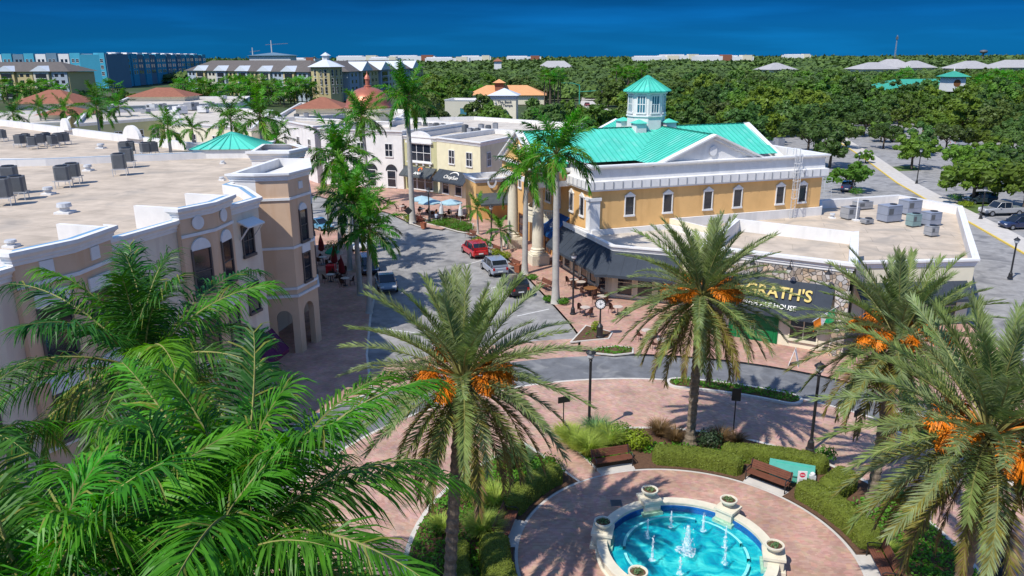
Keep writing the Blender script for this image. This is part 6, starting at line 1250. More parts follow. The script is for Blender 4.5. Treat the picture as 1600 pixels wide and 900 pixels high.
m = MB(); q = P(1337, 345, 4.6); m.tube([(q.x, q.y, 4.6), (q.x, q.y, 7.0)], .06, 8, WHITE2); m.box(q.x - .3, q.x + .3, q.y - .3, q.y + .3, 4.6, 4.75, WHITE2); single(m, 'vent_pipe', 'tall thin white pipe standing among the low roof units', 'pipe')
# caged ladder on the peach wall, ladder on the parapet
ld = thing('wall_ladder', 'galvanised caged ladder climbing the peach wall to the roof', 'ladder', xy(pw(22.9, -.3)) + (4.5,), PA); m = MB()
for x in (-.25, .25): m.box(x - .03, x + .03, -.35, -.30, 0, 7.4, LTSTEEL)
m.build('rails', ld, world=False); m = MB(); [m.box(-.25, .25, -.34, -.31, .3 * k, .3 * k + .03, LTSTEEL) for k in range(1, 23)]; m.build('rungs', ld, world=False); m = MB()
for k in range(6): z = 2.3 + k * .9; m.tube([(.38 * math.cos(a), -.35 - .6 * math.sin(a), z) for a in [math.pi * j / 8 for j in range(9)]], .025, 5, LTSTEEL)
for a in (.5, 1.2, 1.9, 2.6): m.tube([(.38 * math.cos(a), -.35 - .6 * math.sin(a), 2.3), (.38 * math.cos(a), -.35 - .6 * math.sin(a), 6.8)], .02, 5, LTSTEEL)
m.build('safety_cage', ld, world=False); m = MB(); [m.tube([(x, -.32, 7.3), (x, .9, 7.3), (x, .9, 6.6)], .03, 5, LTSTEEL) for x in (-.4, .4)]; m.build('handrail', ld, world=False)
q = P(1293, 310, 4.6); l2_ = thing('roof_ladder', 'grey ladder frame over the low roof parapet beside the peach wall', 'ladder', (q.x, q.y, 4.6), .3); m = MB(); [m.tube([(x, 0, 0), (x, .2, 2.4), (x, 1.2, 2.4), (x, 1.4, .3)], .035, 5, LTSTEEL) for x in (-.5, .5)]; [m.tube([(-.5, .02 * k, .35 * k), (.5, .02 * k, .35 * k)], .025, 5, LTSTEEL) for k in range(1, 7)]; m.build('frame', l2_, world=False)
# ================================================================== GARDEN PLANTING
rg_ = random.Random(21)
def hedge(label, path, w, h, z=.13):
    t = thing('hedge', label, 'hedge', (path[0][0], path[0][1], z), 0, 'clipped hedges of the garden'); pts = []
    P_ = [Vector((p[0], p[1], 0)) for p in path]; Ltot = sum((b - a).length for a, b in zip(P_, P_[1:])); n = max(4, int(Ltot / .18)); 
    def at(s):
        d = s * Ltot
        for a, b in zip(P_, P_[1:]):
            l_ = (b - a).length
            if d <= l_ + 1e-6: return a.lerp(b, d / l_), (b - a).normalized()
            d -= l_
        return P_[-1], (P_[-1] - P_[-2]).normalized()
    core = MB(); lv = MB(); rings = []; K = 11
    for i in range(n + 1):
        p, d = at(i / n); s = Vector((d.y, -d.x, 0)); e_ = min(1, min(i, n - i) * .18 / .35); e_ = math.sqrt(max(0, 1 - (1 - e_) ** 2)); ring = []
        for k in range(K):
            a = math.pi * k / (K - 1); x = math.copysign(abs(math.cos(a)) ** .45, math.cos(a)); y = math.sin(a) ** .45 if k not in (0, K - 1) else 0
            j = 1 + rg_.uniform(-.05, .05); ring.append(p + s * (x * w / 2 * j * max(.15, e_)) + Vector((0, 0, z + y * h * j * (.55 + .45 * e_))))
        rings.append(ring)
    for a, b in zip(rings, rings[1:]):
        for k in range(K - 1): core.quad(a[k], b[k], b[k + 1], a[k + 1], HEDGEC)
    core.poly(rings[0], HEDGEC); core.poly(list(reversed(rings[-1])), HEDGEC)
    for a, b in zip(rings, rings[1:]):
        for k in range(K - 1):
            nn = (b[k] - a[k]).cross(a[k + 1] - a[k]).normalized(); ar = (b[k] - a[k]).length * (a[k + 1] - a[k]).length
            if nn.dot(a[k] - (a[0] + a[K - 1]) / 2) < 0: nn = -nn
            for _ in range(min(60, int(ar * 420) + (rg_.random() < ar * 420 % 1))):
                c = a[k].lerp(b[k], rg_.random()).lerp(a[k + 1].lerp(b[k + 1], rg_.random()), rg_.random()) + nn * rg_.uniform(-.01, .045); q_ = (nn + rot_dir(rg_) * .8).normalized(); u = q_.orthogonal().normalized(); v = q_.cross(u); s_ = rg_.uniform(.025, .05)
                lv.add([c - u * s_, c - v * s_ * .6, c + u * s_, c + v * s_ * .6], ((0, 1, 2, 3),), L_HEDGE)
    core.build('stems', t, smooth=True); lv.build('foliage', t)
arcp = lambda r_, a0, a1: [fc(r_ if isinstance(r_, (int, float)) else r_[0] + (r_[1] - r_[0]) * k / 14, a0 + (a1 - a0) * k / 14) for k in range(15)]
hedge('long rounded hedge in the sun between the two benches', arcp(8.25, 90, 57), 1.0, .85)
hedge('rear hedge running back from the sunny hedge to the lamp post', arcp((9.3, 11.4), 66, 38), 1.0, .8)
hedge('clipped hedge along the court edge below the teal utility box', arcp(8.35, 37, 2), 1.15, .85)
hedge('thick hedge spur between the utility box and the date palm', [fc(8.9, 29), fc(11.2, 31.5)], 1.2, 1.0)
hedge('clipped hedge in palm shadow left of the brick path', arcp(8.3, 128, 158), 1.05, .9)
hedge('dark clipped hedge below the shaded bench', arcp(8.3, 176, 202), 1.3, 1.0)
hedge('second clipped hedge row behind the shaded bench', arcp(9.9, 178, 198), 1.0, .8)
hedge('small round hedge ball at the brick path corner', [fc(8.9, 128.5), fc(9.4, 128)], .9, .8)
hedge('hedge at the garden edge under the large nearest date palm', arcp(8.4, -16, -40), 1.1, .85)
def tuft(label, px, py, h, n, m_, sp=.75, z=.13, name='grass_clump'):
    q = P(px, py, z) if not isinstance(px, Vector) else px; mb = MB()
    for i in range(n):
        a = rg_.uniform(0, 6.28); o = rg_.random() ** .7 * .22; le = h * rg_.uniform(.7, 1.15); lean = rg_.uniform(.15, 1.0) * sp; p = Vector((q.x + math.cos(a) * o, q.y + math.sin(a) * o, z)); d = Vector((math.cos(a) * lean, math.sin(a) * lean, 1)).normalized(); w = rg_.uniform(.010, .018); sd = Vector((-math.sin(a), math.cos(a), 0)); vs = []
        for s in range(4):
            ww = w * (1, .9, .65, .1)[s]; vs += [p - sd * ww, p + sd * ww]; p = p + d * (le / 3); d = (d + Vector((math.cos(a) * .25, math.sin(a) * .25, -.34 * sp * (1 + s * .5)))).normalized()
        mb.add(vs, [(2 * s, 2 * s + 1, 2 * s + 3, 2 * s + 2) for s in range(3)], m_)
    single(mb, name, label, 'grass', 'ornamental grasses')
for (x, y, h, n, m_), lb_ in (((918, 712, 1.5, 1000, L_GRASS), 'large pale green fountain grass right behind the first bench'), ((898, 700, 1.4, 900, L_GRASS), 'pale green fountain grass beside the brick path'), ((950, 697, 1.45, 900, L_GRASS), 'pale green fountain grass next to the yellow green shrub'), ((930, 682, 1.4, 700, L_GRASSB), 'bluish green grass at the lamp post foot'), ((885, 688, 1.2, 700, L_GRASS), 'lower fountain grass at the small sign'), ((1030, 680, 1.1, 600, L_GRASSR), 'bronze tinted grass left of the middle date palm'), ((1055, 690, 1.0, 500, L_GRASSR), 'bronze tinted grass at the foot of the middle date palm'), ((1125, 690, 1.0, 450, L_GRASSR), 'bronze grass in the palm shadow by the upright sign'), ((1150, 695, .9, 400, L_GRASSR), 'low bronze grass right of the upright sign'),
    ((805, 728, 1.4, 900, L_GRASSB), 'blue green spiky grass left of the brick path'), ((775, 795, 1.4, 950, L_GRASS), 'bright grass clump behind the shaded bench'), ((755, 840, 1.4, 900, L_GRASS), 'grass fountain above the dark clipped hedge'), ((740, 785, 1.3, 800, L_GRASS), 'grass beside the left date palm trunk'), ((690, 830, .9, 450, L_GRASS), 'grass clump left of the date palm trunk'), ((1385, 868, .9, 500, L_GRASS), 'grass clump at the bottom edge beside the last bench'), ((1400, 780, 1.0, 500, L_GRASSB), 'blue green grass under the large date palm fronds')):
    tuft(lb_, x, y, h, n, m_)
def shrub(label, q, rad, h, m_, n=520, ls=.075, name='shrub', group='shrubs', z=.13):
    t = MB(); c = Vector((q.x, q.y, z + h * .5)); vs = []
    for _ in range(n):
        d = rot_dir(rg_); k = rg_.random() ** .3; p = c + Vector((d.x * rad * k, d.y * rad * k, d.z * h * .5 * k)) * rg_.uniform(.88, 1.08); nn = (d + rot_dir(rg_) * .7 + Vector((0, 0, .4))).normalized(); u = nn.orthogonal().normalized(); v = nn.cross(u); a = rg_.uniform(0, 6.28); u, v = u * math.cos(a) + v * math.sin(a), v * math.cos(a) - u * math.sin(a); s_ = ls * rg_.uniform(.6, 1.2)
        t.add([p - u * s_, p - v * s_ * .55, p + u * s_, p + v * s_ * .55], ((0, 1, 2, 3),), m_)
    t.tube([(q.x, q.y, z), (q.x, q.y, z + h * .5)], .05, 5, BARK_T); single(t, name, label, 'shrub', group)
shrub('yellow green rounded shrub beside the first bench', P(995, 700, .13), .85, 1.15, L_SHRUBY, 1100); shrub('bright green shrub behind the yellow green one', P(968, 688, .13), .9, 1.1, L_SHRUB, 1000); shrub('dark green round shrub right of the middle date palm trunk', P(1108, 698, .13), .8, 1.1, mat('dark_shrub_leaf', (.03, .055, .02), .5, .4, 2, transl=.15), 900); shrub('glossy green shrub mound left of the brick path', P(848, 742, .13), 1.2, 1.0, L_SHRUB, 1600); shrub('bright shrub behind the lamp post and utility box', P(1255, 725, .13), .6, .7, L_SHRUBY, 500); shrub('bright green shrub on the far island under the partly hidden palm', P(1370, 600, .15), 1.0, .9, L_SHRUBY, 900); shrub('shrub in front of the rear lamp post', P(1290, 718, .13), .6, .8, L_SHRUB, 500)
for (x, y, r_, h, m_), lb_ in (((746, 381, .7, .9, L_SHRUBY), 'round shrub at the foot of the first small palm'), ((758, 383, .6, .8, L_SHRUB), 'green shrub beside the rust planter'), ((775, 399, .7, .8, L_SHRUBY), 'round shrub at the second small palm, left one'), ((790, 404, .7, .9, L_SHRUBY), 'round shrub at the second small palm, right one'), ((811, 436, .5, .5, L_SHRUB), 'small shrub left of the royal palm by the silver car'), ((832, 436, .6, .5, L_SHRUB), 'small shrub right of the royal palm by the silver car'), ((856, 471, .5, .6, L_SHRUB), 'small shrub left of the royal palm near the awning'), ((880, 475, .65, .6, L_SHRUB), 'small shrub right of the royal palm near the awning'), ((639, 347, .8, 1.1, L_SHRUBY), 'light green shrub at the tallest royal palm'), ((655, 347, .9, 1.2, L_RED), 'reddish shrub beside the tallest royal palm'), ((690, 352, 1.3, .8, L_SHRUB), 'low green shrub in the umbrella planting bed'), ((715, 356, 1.4, .8, L_SHRUB), 'low green shrub at the middle of the umbrella bed'), ((730, 360, 1.1, .7, L_SHRUB), 'low green shrub at the end of the umbrella bed'), ((505, 300, 1.5, 1.2, L_SHRUB), 'shrub beyond the tower at the side street'), ((540, 318, 1.2, 1.0, L_SHRUB), 'shrub before the far white shops'), ((1495, 312, 1.4, 1.0, L_SHRUB), 'green shrub in the car park island'), ((1510, 322, 1.2, .8, L_SHRUBY), 'yellow green shrub in the car park island'), ((1338, 304, 1.2, 1.2, L_SHRUB), 'shrub by the rear drive under the small oak'), ((520, 395, 1.0, 1.5, L_HEDGE), 'dark rounded shrub in the shade by the white car'), ((930, 517, .35, .9, L_SHRUBY), 'spiky young plant beside the post clock')):
    shrub(lb_, P(x, y, .13), r_, h, m_, int(420 * r_ + 150), .085)
def cover(poly, dens, h, m_, name='ground_cover', ls=.09, z=.14):
    xs = [p[0] for p in poly]; ys = [p[1] for p in poly]; A = (max(xs) - min(xs)) * (max(ys) - min(ys)); mb = MB()
    for _ in range(int(A * dens)):
        x, y = rg_.uniform(min(xs), max(xs)), rg_.uniform(min(ys), max(ys))
        if not inpoly(x, y, poly): continue
        hh = h * (.55 + .45 * math.sin(x * 3.1) * math.cos(y * 2.7)); p = Vector((x, y, z + rg_.uniform(.1, 1) * hh)); nn = (rot_dir(rg_) * .8 + Vector((0, 0, .8))).normalized(); u = nn.orthogonal().normalized(); v = nn.cross(u); a = rg_.uniform(0, 6.28); u, v = u * math.cos(a) + v * math.sin(a), v * math.cos(a) - u * math.sin(a); s_ = ls * rg_.uniform(.6, 1.2); mb.add([p - u * s_, p - v * s_ * .55, p + u * s_, p + v * s_ * .55], ((0, 1, 2, 3),), m_)
    struct(mb, name, 'stuff')
def sect(r0, r1, a0, a1): i, o = disc(r0, r1, a0, a1, 0); return [xy(p) for p in i] + [xy(p) for p in reversed(o)]
cover(offset(IS1, -.25), 130, .35, L_COVER); cover(offset(IS2, -.3), 60, .35, L_COVER); cover(sect(9.0, 10.2, 58, 92), 130, .35, L_COVER); cover(sect(8.9, 12.0, 130, 172), 150, .55, L_COVER); cover(sect(8.9, 12.0, 172, 240), 130, .5, L_COVER); cover(sect(9.0, 12.0, -50, 24), 140, .5, L_COVER); cover(sect(8.6, 12.0, 96, 113), 100, .3, L_COVER); cover(BED2, 130, .3, L_COVER); cover(offset(BED1, -.5), 50, .2, L_COVER); cover(BED3, 60, .4, L_COVER); cover(sect(8.7, 9.6, 40, 54), 40, .2, L_COVER)
# ================================================================== BUILDINGS FAR BEHIND
BLUEA = mat('bright_blue_stucco', (.05, .31, .44), .85, .08, .1); NAVYA = mat('blue_grey_stucco', (.12, .20, .27), .85, .08, .1); PALEA = mat('pale_grey_stucco', (.62, .62, .62), .85, .06, .1); YELA = mat('mustard_siding', (.52, .43, .22), .85, .08, .1); GRYA = mat('slate_siding', (.36, .41, .46), .85, .08, .1); CREA = mat('cream_siding', (.55, .52, .42), .85, .08, .1)
def bays(root, a, b, z1, cols, nb, depth, wins=3, z0=0, winw=2.0, winh=1.7, proj=.8, every=2, zw0=3.0, dz=3.4):
    "long block a-b with projecting colour bays and rows of windows"
    A = Vector((*a[:2], 0)); B = Vector((*b[:2], 0)); d = (B - A) / nb; n = nrm(a, b); Ld = d.length
    m = MB(); bk = -n * depth; m.prism([xy(A), xy(B), xy(B + bk), xy(A + bk)], z0, z1, cols[0], PALEA); m.build('wall', root)
    for i in range(nb):
        p, q = A + d * (i + .06), A + d * (i + .94); c = cols[i % len(cols)]; o = n * (proj if i % every else proj * .4)
        m = MB(); m.prism([xy(p + o), xy(q + o), xy(q - n * 3), xy(p - n * 3)], z0, z1 + (.9 if i % every else .3), c, WHITE); m.build('bay', root)
        for k in range(wins):
            for t in (.3, .7) if Ld > 7 else (.5,):
                w = A + d * (i + .06 + .88 * t) + o + n * .02; window(root, (w.x, w.y, zw0 + k * dz), n, winw, winh, 'grid' if i % every else 'bare', frame=WHITE2)
def hiproof(root, pts, ze, zr, m, over=1.0, name='roof', inset=None):
    "hip roof over a four cornered plan given counter-clockwise"
    p = [Vector((*q, ze)) for q in offset([xy(v) for v in pts], over)]; l0 = (p[1] - p[0]).length; l1 = (p[2] - p[1]).length; g = MB()
    if l0 >= l1: e0, e1 = (p[3] + p[0]) / 2, (p[1] + p[2]) / 2; k = min(.5, l1 / 2 / l0) if inset is None else inset; r0, r1 = e0.lerp(e1, k), e1.lerp(e0, k); r0.z = r1.z = zr; F_ = ([p[0], p[1], r1, r0], [p[1], p[2], r1], [p[2], p[3], r0, r1], [p[3], p[0], r0])
    else: e0, e1 = (p[0] + p[1]) / 2, (p[2] + p[3]) / 2; k = min(.5, l0 / 2 / l1) if inset is None else inset; r0, r1 = e0.lerp(e1, k), e1.lerp(e0, k); r0.z = r1.z = zr; F_ = ([p[0], p[1], r0], [p[1], p[2], r1, r0], [p[2], p[3], r1], [p[3], p[0], r0, r1])
    for f in F_: g.poly(f, m)
    g.poly(list(reversed(p)), WHITE2); return g.build(name, root)
ba = thing('apartment_block', 'long bright blue and white flat roofed apartment block far behind the tiled apartments', 'building', (-300, 640, 0))
bays(ba, (-455, 655), (-297, 592), 24.3, [NAVYA, BLUEA, PALEA, NAVYA, PALEA, BLUEA], 14, 20, 3, winw=2.6, winh=2.4, zw0=10.5, dz=4.6); bays(ba, (-296.5, 594), (-326, 860), 24.0, [BLUEA, NAVYA, BLUEA, BLUEA, NAVYA], 18, 20, 3, winw=3.0, winh=2.6, zw0=10.5, dz=4.6)
m = MB()
for k in range(10): q = Vector((-299, 610, 0)).lerp(Vector((-328, 850, 0)), k / 10); m.box(q.x - 6, q.x + .5, q.y, q.y + 9, 24.4, 25.6, WHITE2)
m.build('roof_hood', ba)
def tiled_apts(name, label, a, b, depth, ze, zr, nb, cols, floors=4, gx=1.0):
    t = thing(name, label, 'building', (*((Vector(a) + Vector(b)) / 2), 0)); bays(t, a, b, ze, cols, nb, depth, floors, winw=2.0 * gx, winh=1.7, zw0=2.6, dz=3.35, proj=1.4)
    n = nrm(a, b); A = Vector((*a, 0)); B = Vector((*b, 0)); hiproof(t, [A, B, B - n * depth, A - n * depth], ze + .3, zr, SHING, 1.6)
    d = (B - A) / nb
    for i in range(1, nb, 2):
        p, q = A + d * (i - .05) + n * 2.4, A + d * (i + 1.05) + n * 2.4; r = (p + q) / 2; g = MB(); h = (q - p).length * .26; bk = -n * (h * depth / 2 / (zr - ze) + 2.2); z = lambda v, k: Vector((v.x, v.y, ze + .4 + k))
        g.quad(z(p, 0), z(r, h), z(r + bk, h), z(p, 0), METALR) if False else None
        g.add([z(p, 0), z(q, 0), z(r, h), z(r + bk, h), z(p + bk * .4, 0), z(q + bk * .4, 0)], ((0, 1, 2), (0, 2, 3, 4), (2, 1, 5, 3)), METALR); g.build('gable_roof', t)
        w = r + n * -.9; g = MB(); e_ = d.normalized() * (d.length * .30)
        for k in range(floors): g.bar(w - e_ + Vector((0, 0, 2.2 + k * 3.35)), w + e_ + Vector((0, 0, 2.2 + k * 3.35)), .25, 2.5, GLASSD); g.bar(w - e_ * 1.05 + n * .5 + Vector((0, 0, .95 + k * 3.35)), w + e_ * 1.05 + n * .5 + Vector((0, 0, .95 + k * 3.35)), .9, .2, WHITE2)
        g.build('balcony', t)
    return t
ta = tiled_apts('apartment_building', 'yellow and slate apartment building with dark roof and pale gables, cut by the picture edge', (-345, 440), (-236, 428), 22, 14.3, 19.5, 11, [YELA, CREA, GRYA, YELA], 4)
tb = tiled_apts('apartment_building', 'yellow and slate apartment building with dark tiled roof, running up to the corner tower', (-186, 462), (-100, 398), 20, 14.0, 19.8, 11, [GRYA, YELA, CREA, GRYA, YELA], 4)
m = MB(); tc_ = Vector((-90, 392, 0)); m.prism([(tc_.x + 7.5 * math.cos(R(22.5 + 45 * k)), tc_.y + 7.5 * math.sin(R(22.5 + 45 * k))) for k in range(8)], 0, 16.8, YELA); tw_ = m.build('tower', tb); m = MB(); hip(m, [(tc_.x + 9.2 * math.cos(R(22.5 + 45 * k)), tc_.y + 9.2 * math.sin(R(22.5 + 45 * k))) for k in range(8)], tc_ + Vector((0, 0, 20.8)), 16.8, METALR); m.prism([(tc_.x + 1.8 * math.cos(R(60 * k)), tc_.y + 1.8 * math.sin(R(60 * k))) for k in range(6)], 19, 22.0, PALEA); hip(m, [(tc_.x + 2.6 * math.cos(R(60 * k)), tc_.y + 2.6 * math.sin(R(60 * k))) for k in range(6)], tc_ + Vector((0, 0, 23.6)), 22.0, METALR); m.build('tower_roof', tw_)
for k in (-1, 0, 1):
    a = R(-70 + 45 * k); n = Vector((math.cos(a), math.sin(a), 0))
    for f in range(3): w = tc_ + n * 7.0; window(tb, (w.x, w.y, 6.0 + f * 4), n, 4.2, 2.8, 'triple')
td = tiled_apts('apartment_building', 'receding wing of the tiled apartments right of the corner tower', (-82, 402), (-60, 545), 20, 14.0, 19.5, 9, [GRYA, CREA, YELA], 4)
# roofs of the shopping streets in between
def flat(name, label, px, z, wall, roofm=ROOFW, cat='building', par=.7, wins=None, ch=.8):
    pts = [P(x, y, z) for x, y in px]; ar = sum(pts[i - 1].x * pts[i].y - pts[i].x * pts[i - 1].y for i in range(len(pts)))
    if ar < 0: pts.reverse()
    t = thing(name, label, cat, (sum(p.x for p in pts) / len(pts), sum(p.y for p in pts) / len(pts), 0)); shell(t, [xy(p) for p in pts], 0, z, z - par, wall, roofm, corn=corn(z, ch))
    if wins:
        for i, j, ts, zz, w, h in wins:
            for s in ts: window(t, along(pts[i], pts[j], s, zz, .02), nrm(pts[i], pts[j]), w, h, 'grid')
    return t, pts
flat('shop_building', 'olive fronted shop behind the row of palms and the arched white parapet', [(118, 193), (253, 183), (262, 168), (135, 174)], 9.2, OLIVE, wins=[(0, 1, (.2, .45, .7, .9), 6.0, 1.5, 2.0)])
wb, wp = flat('shop_building', 'white shop block with a curved gable and roof equipment behind the palms', [(256, 190), (392, 200), (425, 172), (280, 164)], 9.0, CREAM, wins=[(0, 1, (.15, .35, .6, .85), 6.0, 1.4, 2.0)])
m = MB(); d = (wp[1] - wp[0]).normalized(); n = nrm(wp[0], wp[1]); q = wp[0] + d * 3.4; pts = [q + n * .2 + d * 2.6 * math.cos(t) + Vector((0, 0, .1 + 2.3 * math.sin(t))) for t in [math.pi * k / 14 for k in range(15)]]; m.poly(pts, WHITE); pb2 = [p - n * .4 for p in pts]; m.poly(list(reversed(pb2)), WHITE); [m.quad(pts[i], pb2[i], pb2[i + 1], pts[i + 1], WHITE) for i in range(14)]; m.build('curved_gable', wb)
flat('shop_building', 'long pale shop block beyond the roof equipment with a red hip roof at one end', [(168, 166), (372, 160), (390, 150), (200, 152)], 9.0, WHITE)
flat('shop_building', 'wide white shop block below the copper dome with a high plain parapet', [(432, 182), (610, 190), (640, 172), (470, 160)], 9.8, WHITE)
flat('shop_building', 'cream shop block at the far picture edge behind the palms', [(-40, 196), (100, 190), (120, 172), (-40, 176)], 8.6, YELW)
for (x, y), (w, dpt), z0, z1, lb_ in (((88, 160), (15, 12), 10.2, 13.4, 'brick red hipped roof building at the left, largest of the red roofs'), ((108, 178), (9, 8), 8.8, 10.6, 'lower brick red hipped roof in front of the largest one'), ((258, 150), (17, 12), 9.6, 12.2, 'brick red hipped roof building in the middle of the white roofs'), ((505, 168), (10, 9), 10.3, 12.6, 'brick red hipped roof building left of the copper dome')):
    q = P(x, y, z0); t = thing('hip_roof_building', lb_, 'building', (q.x, q.y, 0)); pl = [Vector((q.x + sx * w / 2, q.y + sy * dpt / 2, 0)) for sx, sy in ((-1, -1), (1, -1), (1, 1), (-1, 1))]; m = MB(); m.prism([xy(v) for v in pl], 0, z0, CREAM); m.build('wall', t); hiproof(t, pl, z0 + .05, z1, TERRA, .9)
for k, (x, y, s) in enumerate(((238, 172, 1.6), (255, 170, 1.4), (282, 178, 1.9), (300, 172, 2.0), (318, 176, 1.7), (330, 168, 1.5), (350, 155, 1.2), (228, 178, 1.2))): rtu(x, y, 'roof unit on the white block behind the palms, ' + ('first', 'second', 'third', 'fourth', 'fifth', 'sixth', 'seventh', 'last')[k] + ' in the scatter', 1.4 * s, 1.2 * s, .95 * s, k * .4, STEEL if k % 2 else WHITE2, 8.4)
# copper dome
q = P(578, 200, 8.2); dm = thing('domed_pavilion', 'round cream pavilion with a copper dome and finial', 'dome', (q.x, q.y, 0)); m = MB(); m.lathe((q.x, q.y, 0), [(4.3, 0), (4.3, 11.4), (4.6, 11.6), (4.6, 11.9), (4.2, 12.0)], 28, CREAM); m.build('drum', dm)
m = MB(); m.lathe((q.x, q.y, 11.9), [(4.5, 0), (4.5, .35), (4.25, .5)] + [(4.2 * math.cos(a), .55 + 3.3 * math.sin(a)) for a in [math.pi / 2 * k / 10 for k in range(10)]] + [(.5, 3.9)], 28, COPPER); m.build('dome', dm, smooth=True); m = MB(); m.lathe((q.x, q.y, 15.7), [(.7, 0), (.7, .25), (.4, .35), (.4, 1.4), (.6, 1.5), (.45, 1.9), (.15, 2.3), (0, 3.0)], 12, COPPER); m.build('finial', dm)
# bank, orange roofed house, green roofed house
bk_ = thing('bank_building', 'pale bank with an arched entrance tower, low hip roof and dark lettering', 'bank', (-8, 272, 0)); shell(bk_, [(-23, 275), (-7.2, 271), (-5, 284), (-21, 288)], 0, 6.9, 6.0, CREA, ROOFW, corn=corn(6.9, .6))
bt = [(-7.1, 268), (1.6, 267.2), (2.4, 276), (-6.2, 277)]; m = MB(); arch_wall(m, bt[0], bt[1], 0, 8.6, [(2.6, 6.4, 2.2)], CREAM, .8); [m.quad((*bt[i], 0), (*bt[(i + 1) % 4], 0), (*bt[(i + 1) % 4], 8.6), (*bt[i], 8.6), CREAM) for i in (1, 2, 3)]; tw_ = m.build('tower', bk_); m = MB(); sweep_ring(m, bt, [(0, 7.4), (.1, 7.4), (.1, 8.6), (0, 8.6)], GRYA); m.build('frieze', tw_); hiproof(bk_, bt, 8.6, 10.9, METALR, 1.0)
n = nrm(bt[0], bt[1]); m = MB(); a, b = along(bt[0], bt[1], .25, 0, -.9), along(bt[0], bt[1], .8, 0, -.9); m.quad((a.x, a.y, 0), (b.x, b.y, 0), (b.x, b.y, 4.5), (a.x, a.y, 4.5), GLASSB); m.build('entrance_glazing', bk_)
ux = Vector((-n.y, n.x, 0)); p = along(bt[0], bt[1], .56, 6.45, .06); text('The Bank', 1.25, STEELD, tw_, frame_at(p, ux, n), bold=.03, ext=.05); p = along(bt[0], bt[1], .60, 5.35, .06); text('of Tampa', 1.25, STEELD, tw_, frame_at(p, ux, n), bold=.03, ext=.05); m = MB(); p = along(bt[0], bt[1], .22, 5.9, .08); m.lathe(p + Vector((0, 0, -1.0)), [(.2, 0), (.3, .5), (.12, .8), (.32, 1.2), (.1, 2.0)], 8, STEEL); m.build('emblem', tw_)
for t in (.45, .78): window(bk_, along((-23, 275), (-7.2, 271), t, 2.9, .02), nrm((-23, 275), (-7.2, 271)), 3.6, 2.6, 'bare', pane=GLASSB)
oh = thing('orange_roof_house', 'long low cream house with orange tiled hip roof and small cupola behind the bank', 'house', (-3, 368, 0)); pl = [Vector(v + (0,)) for v in ((-20, 366), (15, 364), (16, 380), (-19, 382))]; m = MB(); m.prism([xy(v) for v in pl], 0, 4.2, CREAM); m.build('wall', oh); hiproof(oh, pl, 4.2, 8.4, ORANGE_T, 1.2); m = MB(); m.prism([(-7.5, 368), (-3.5, 368), (-3.5, 372), (-7.5, 372)], 6, 9.6, TERRA); cu2 = m.build('cupola', oh); m = MB(); hip(m, [(-8.5, 367), (-2.5, 367), (-2.5, 373), (-8.5, 373)], Vector((-5.5, 370, 11.3)), 9.6, ORANGE_T); m.build('cupola_roof', cu2)
for x in (-16, -11, -5, 1, 5, 8, 11, 13.5): window(oh, (x, 365.75 - x * .057, 2.0), (-.057, -1, 0), 1.2, 2.2, 'sash')
gh = thing('green_roof_house', 'house with sea green hip roof and white clock cupola, deep in the woodland', 'house', (190, 360, 0)); pl = [Vector(v + (0,)) for v in ((166, 352), (214, 362), (211, 380), (163, 370))]; m = MB(); m.prism([xy(v) for v in pl], 0, 6.4, CREAM); m.build('wall', gh); hiproof(gh, pl, 6.4, 10.6, TEALG, 1.6); c0 = P(1487, 138, 9.5); m = MB(); m.box(c0.x - 3, c0.x + 3, c0.y - 3, c0.y + 3, 8.5, 13.6, WHITE2); cu2 = m.build('cupola', gh); m = MB(); hip(m, [(c0.x - 4.2, c0.y - 4.2), (c0.x + 4.2, c0.y - 4.2), (c0.x + 4.2, c0.y + 4.2), (c0.x - 4.2, c0.y + 4.2)], Vector((c0.x, c0.y, 15.6)), 13.6, TEALG); m.lathe((c0.x, c0.y, 15.4), [(.25, 0), (.1, 1.6), (0, 2.6)], 6, WHITE2); m.build('cupola_roof', cu2); m = MB(); m.poly([(c0.x + 1.3 * math.cos(t), c0.y - 3.05, 11.4 + 1.3 * math.sin(t)) for t in [2 * math.pi * k / 18 for k in range(18)]], BROWN); m.build('clock_face', cu2)
def farhouse(x, y, w, dpt, ze, zr, rz, label, m_=SHINGL):
    q = P(x, y, 0); t = thing('grey_roof_house', label, 'house', (q.x, q.y, 0), rz); M_ = ROOTM[t.name]; pl = [M_ @ Vector((sx * w / 2, sy * dpt / 2, 0)) for sx, sy in ((-1, -1), (1, -1), (1, 1), (-1, 1))]; m = MB(); m.prism([xy(v) for v in pl], 0, ze, CREAM); m.build('wall', t); hiproof(t, pl, ze, zr, m_, 1.5)
for x, y, w, d_, ze, zr, rz, lb_ in ((1360, 125, 34, 26, 9.5, 15.2, .2, 'grey hip roofed house far in the wood, broadest of the left group'), (1390, 121, 36, 26, 10, 17.5, -.2, 'grey hip roofed house far in the wood with the highest ridge'), (1425, 123, 30, 22, 10, 16.2, .3, 'grey hip roofed house right of the highest ridge'), (1512, 124, 36, 26, 9.5, 16.0, .15, 'grey hip roofed house above the tall thin palms'), (1580, 123, 44, 26, 10, 16.6, 0, 'long grey hip roofed house at the right picture edge'), (1210, 126, 26, 22, 9.5, 15.2, .3, 'lone grey hip roofed house above the teal gable'), (868, 118, 40, 20, 9, 16.5, -.1, 'grey roofed apartment house above the bank woodland')):
    farhouse(x, y, w, d_, ze, zr, rz, lb_)
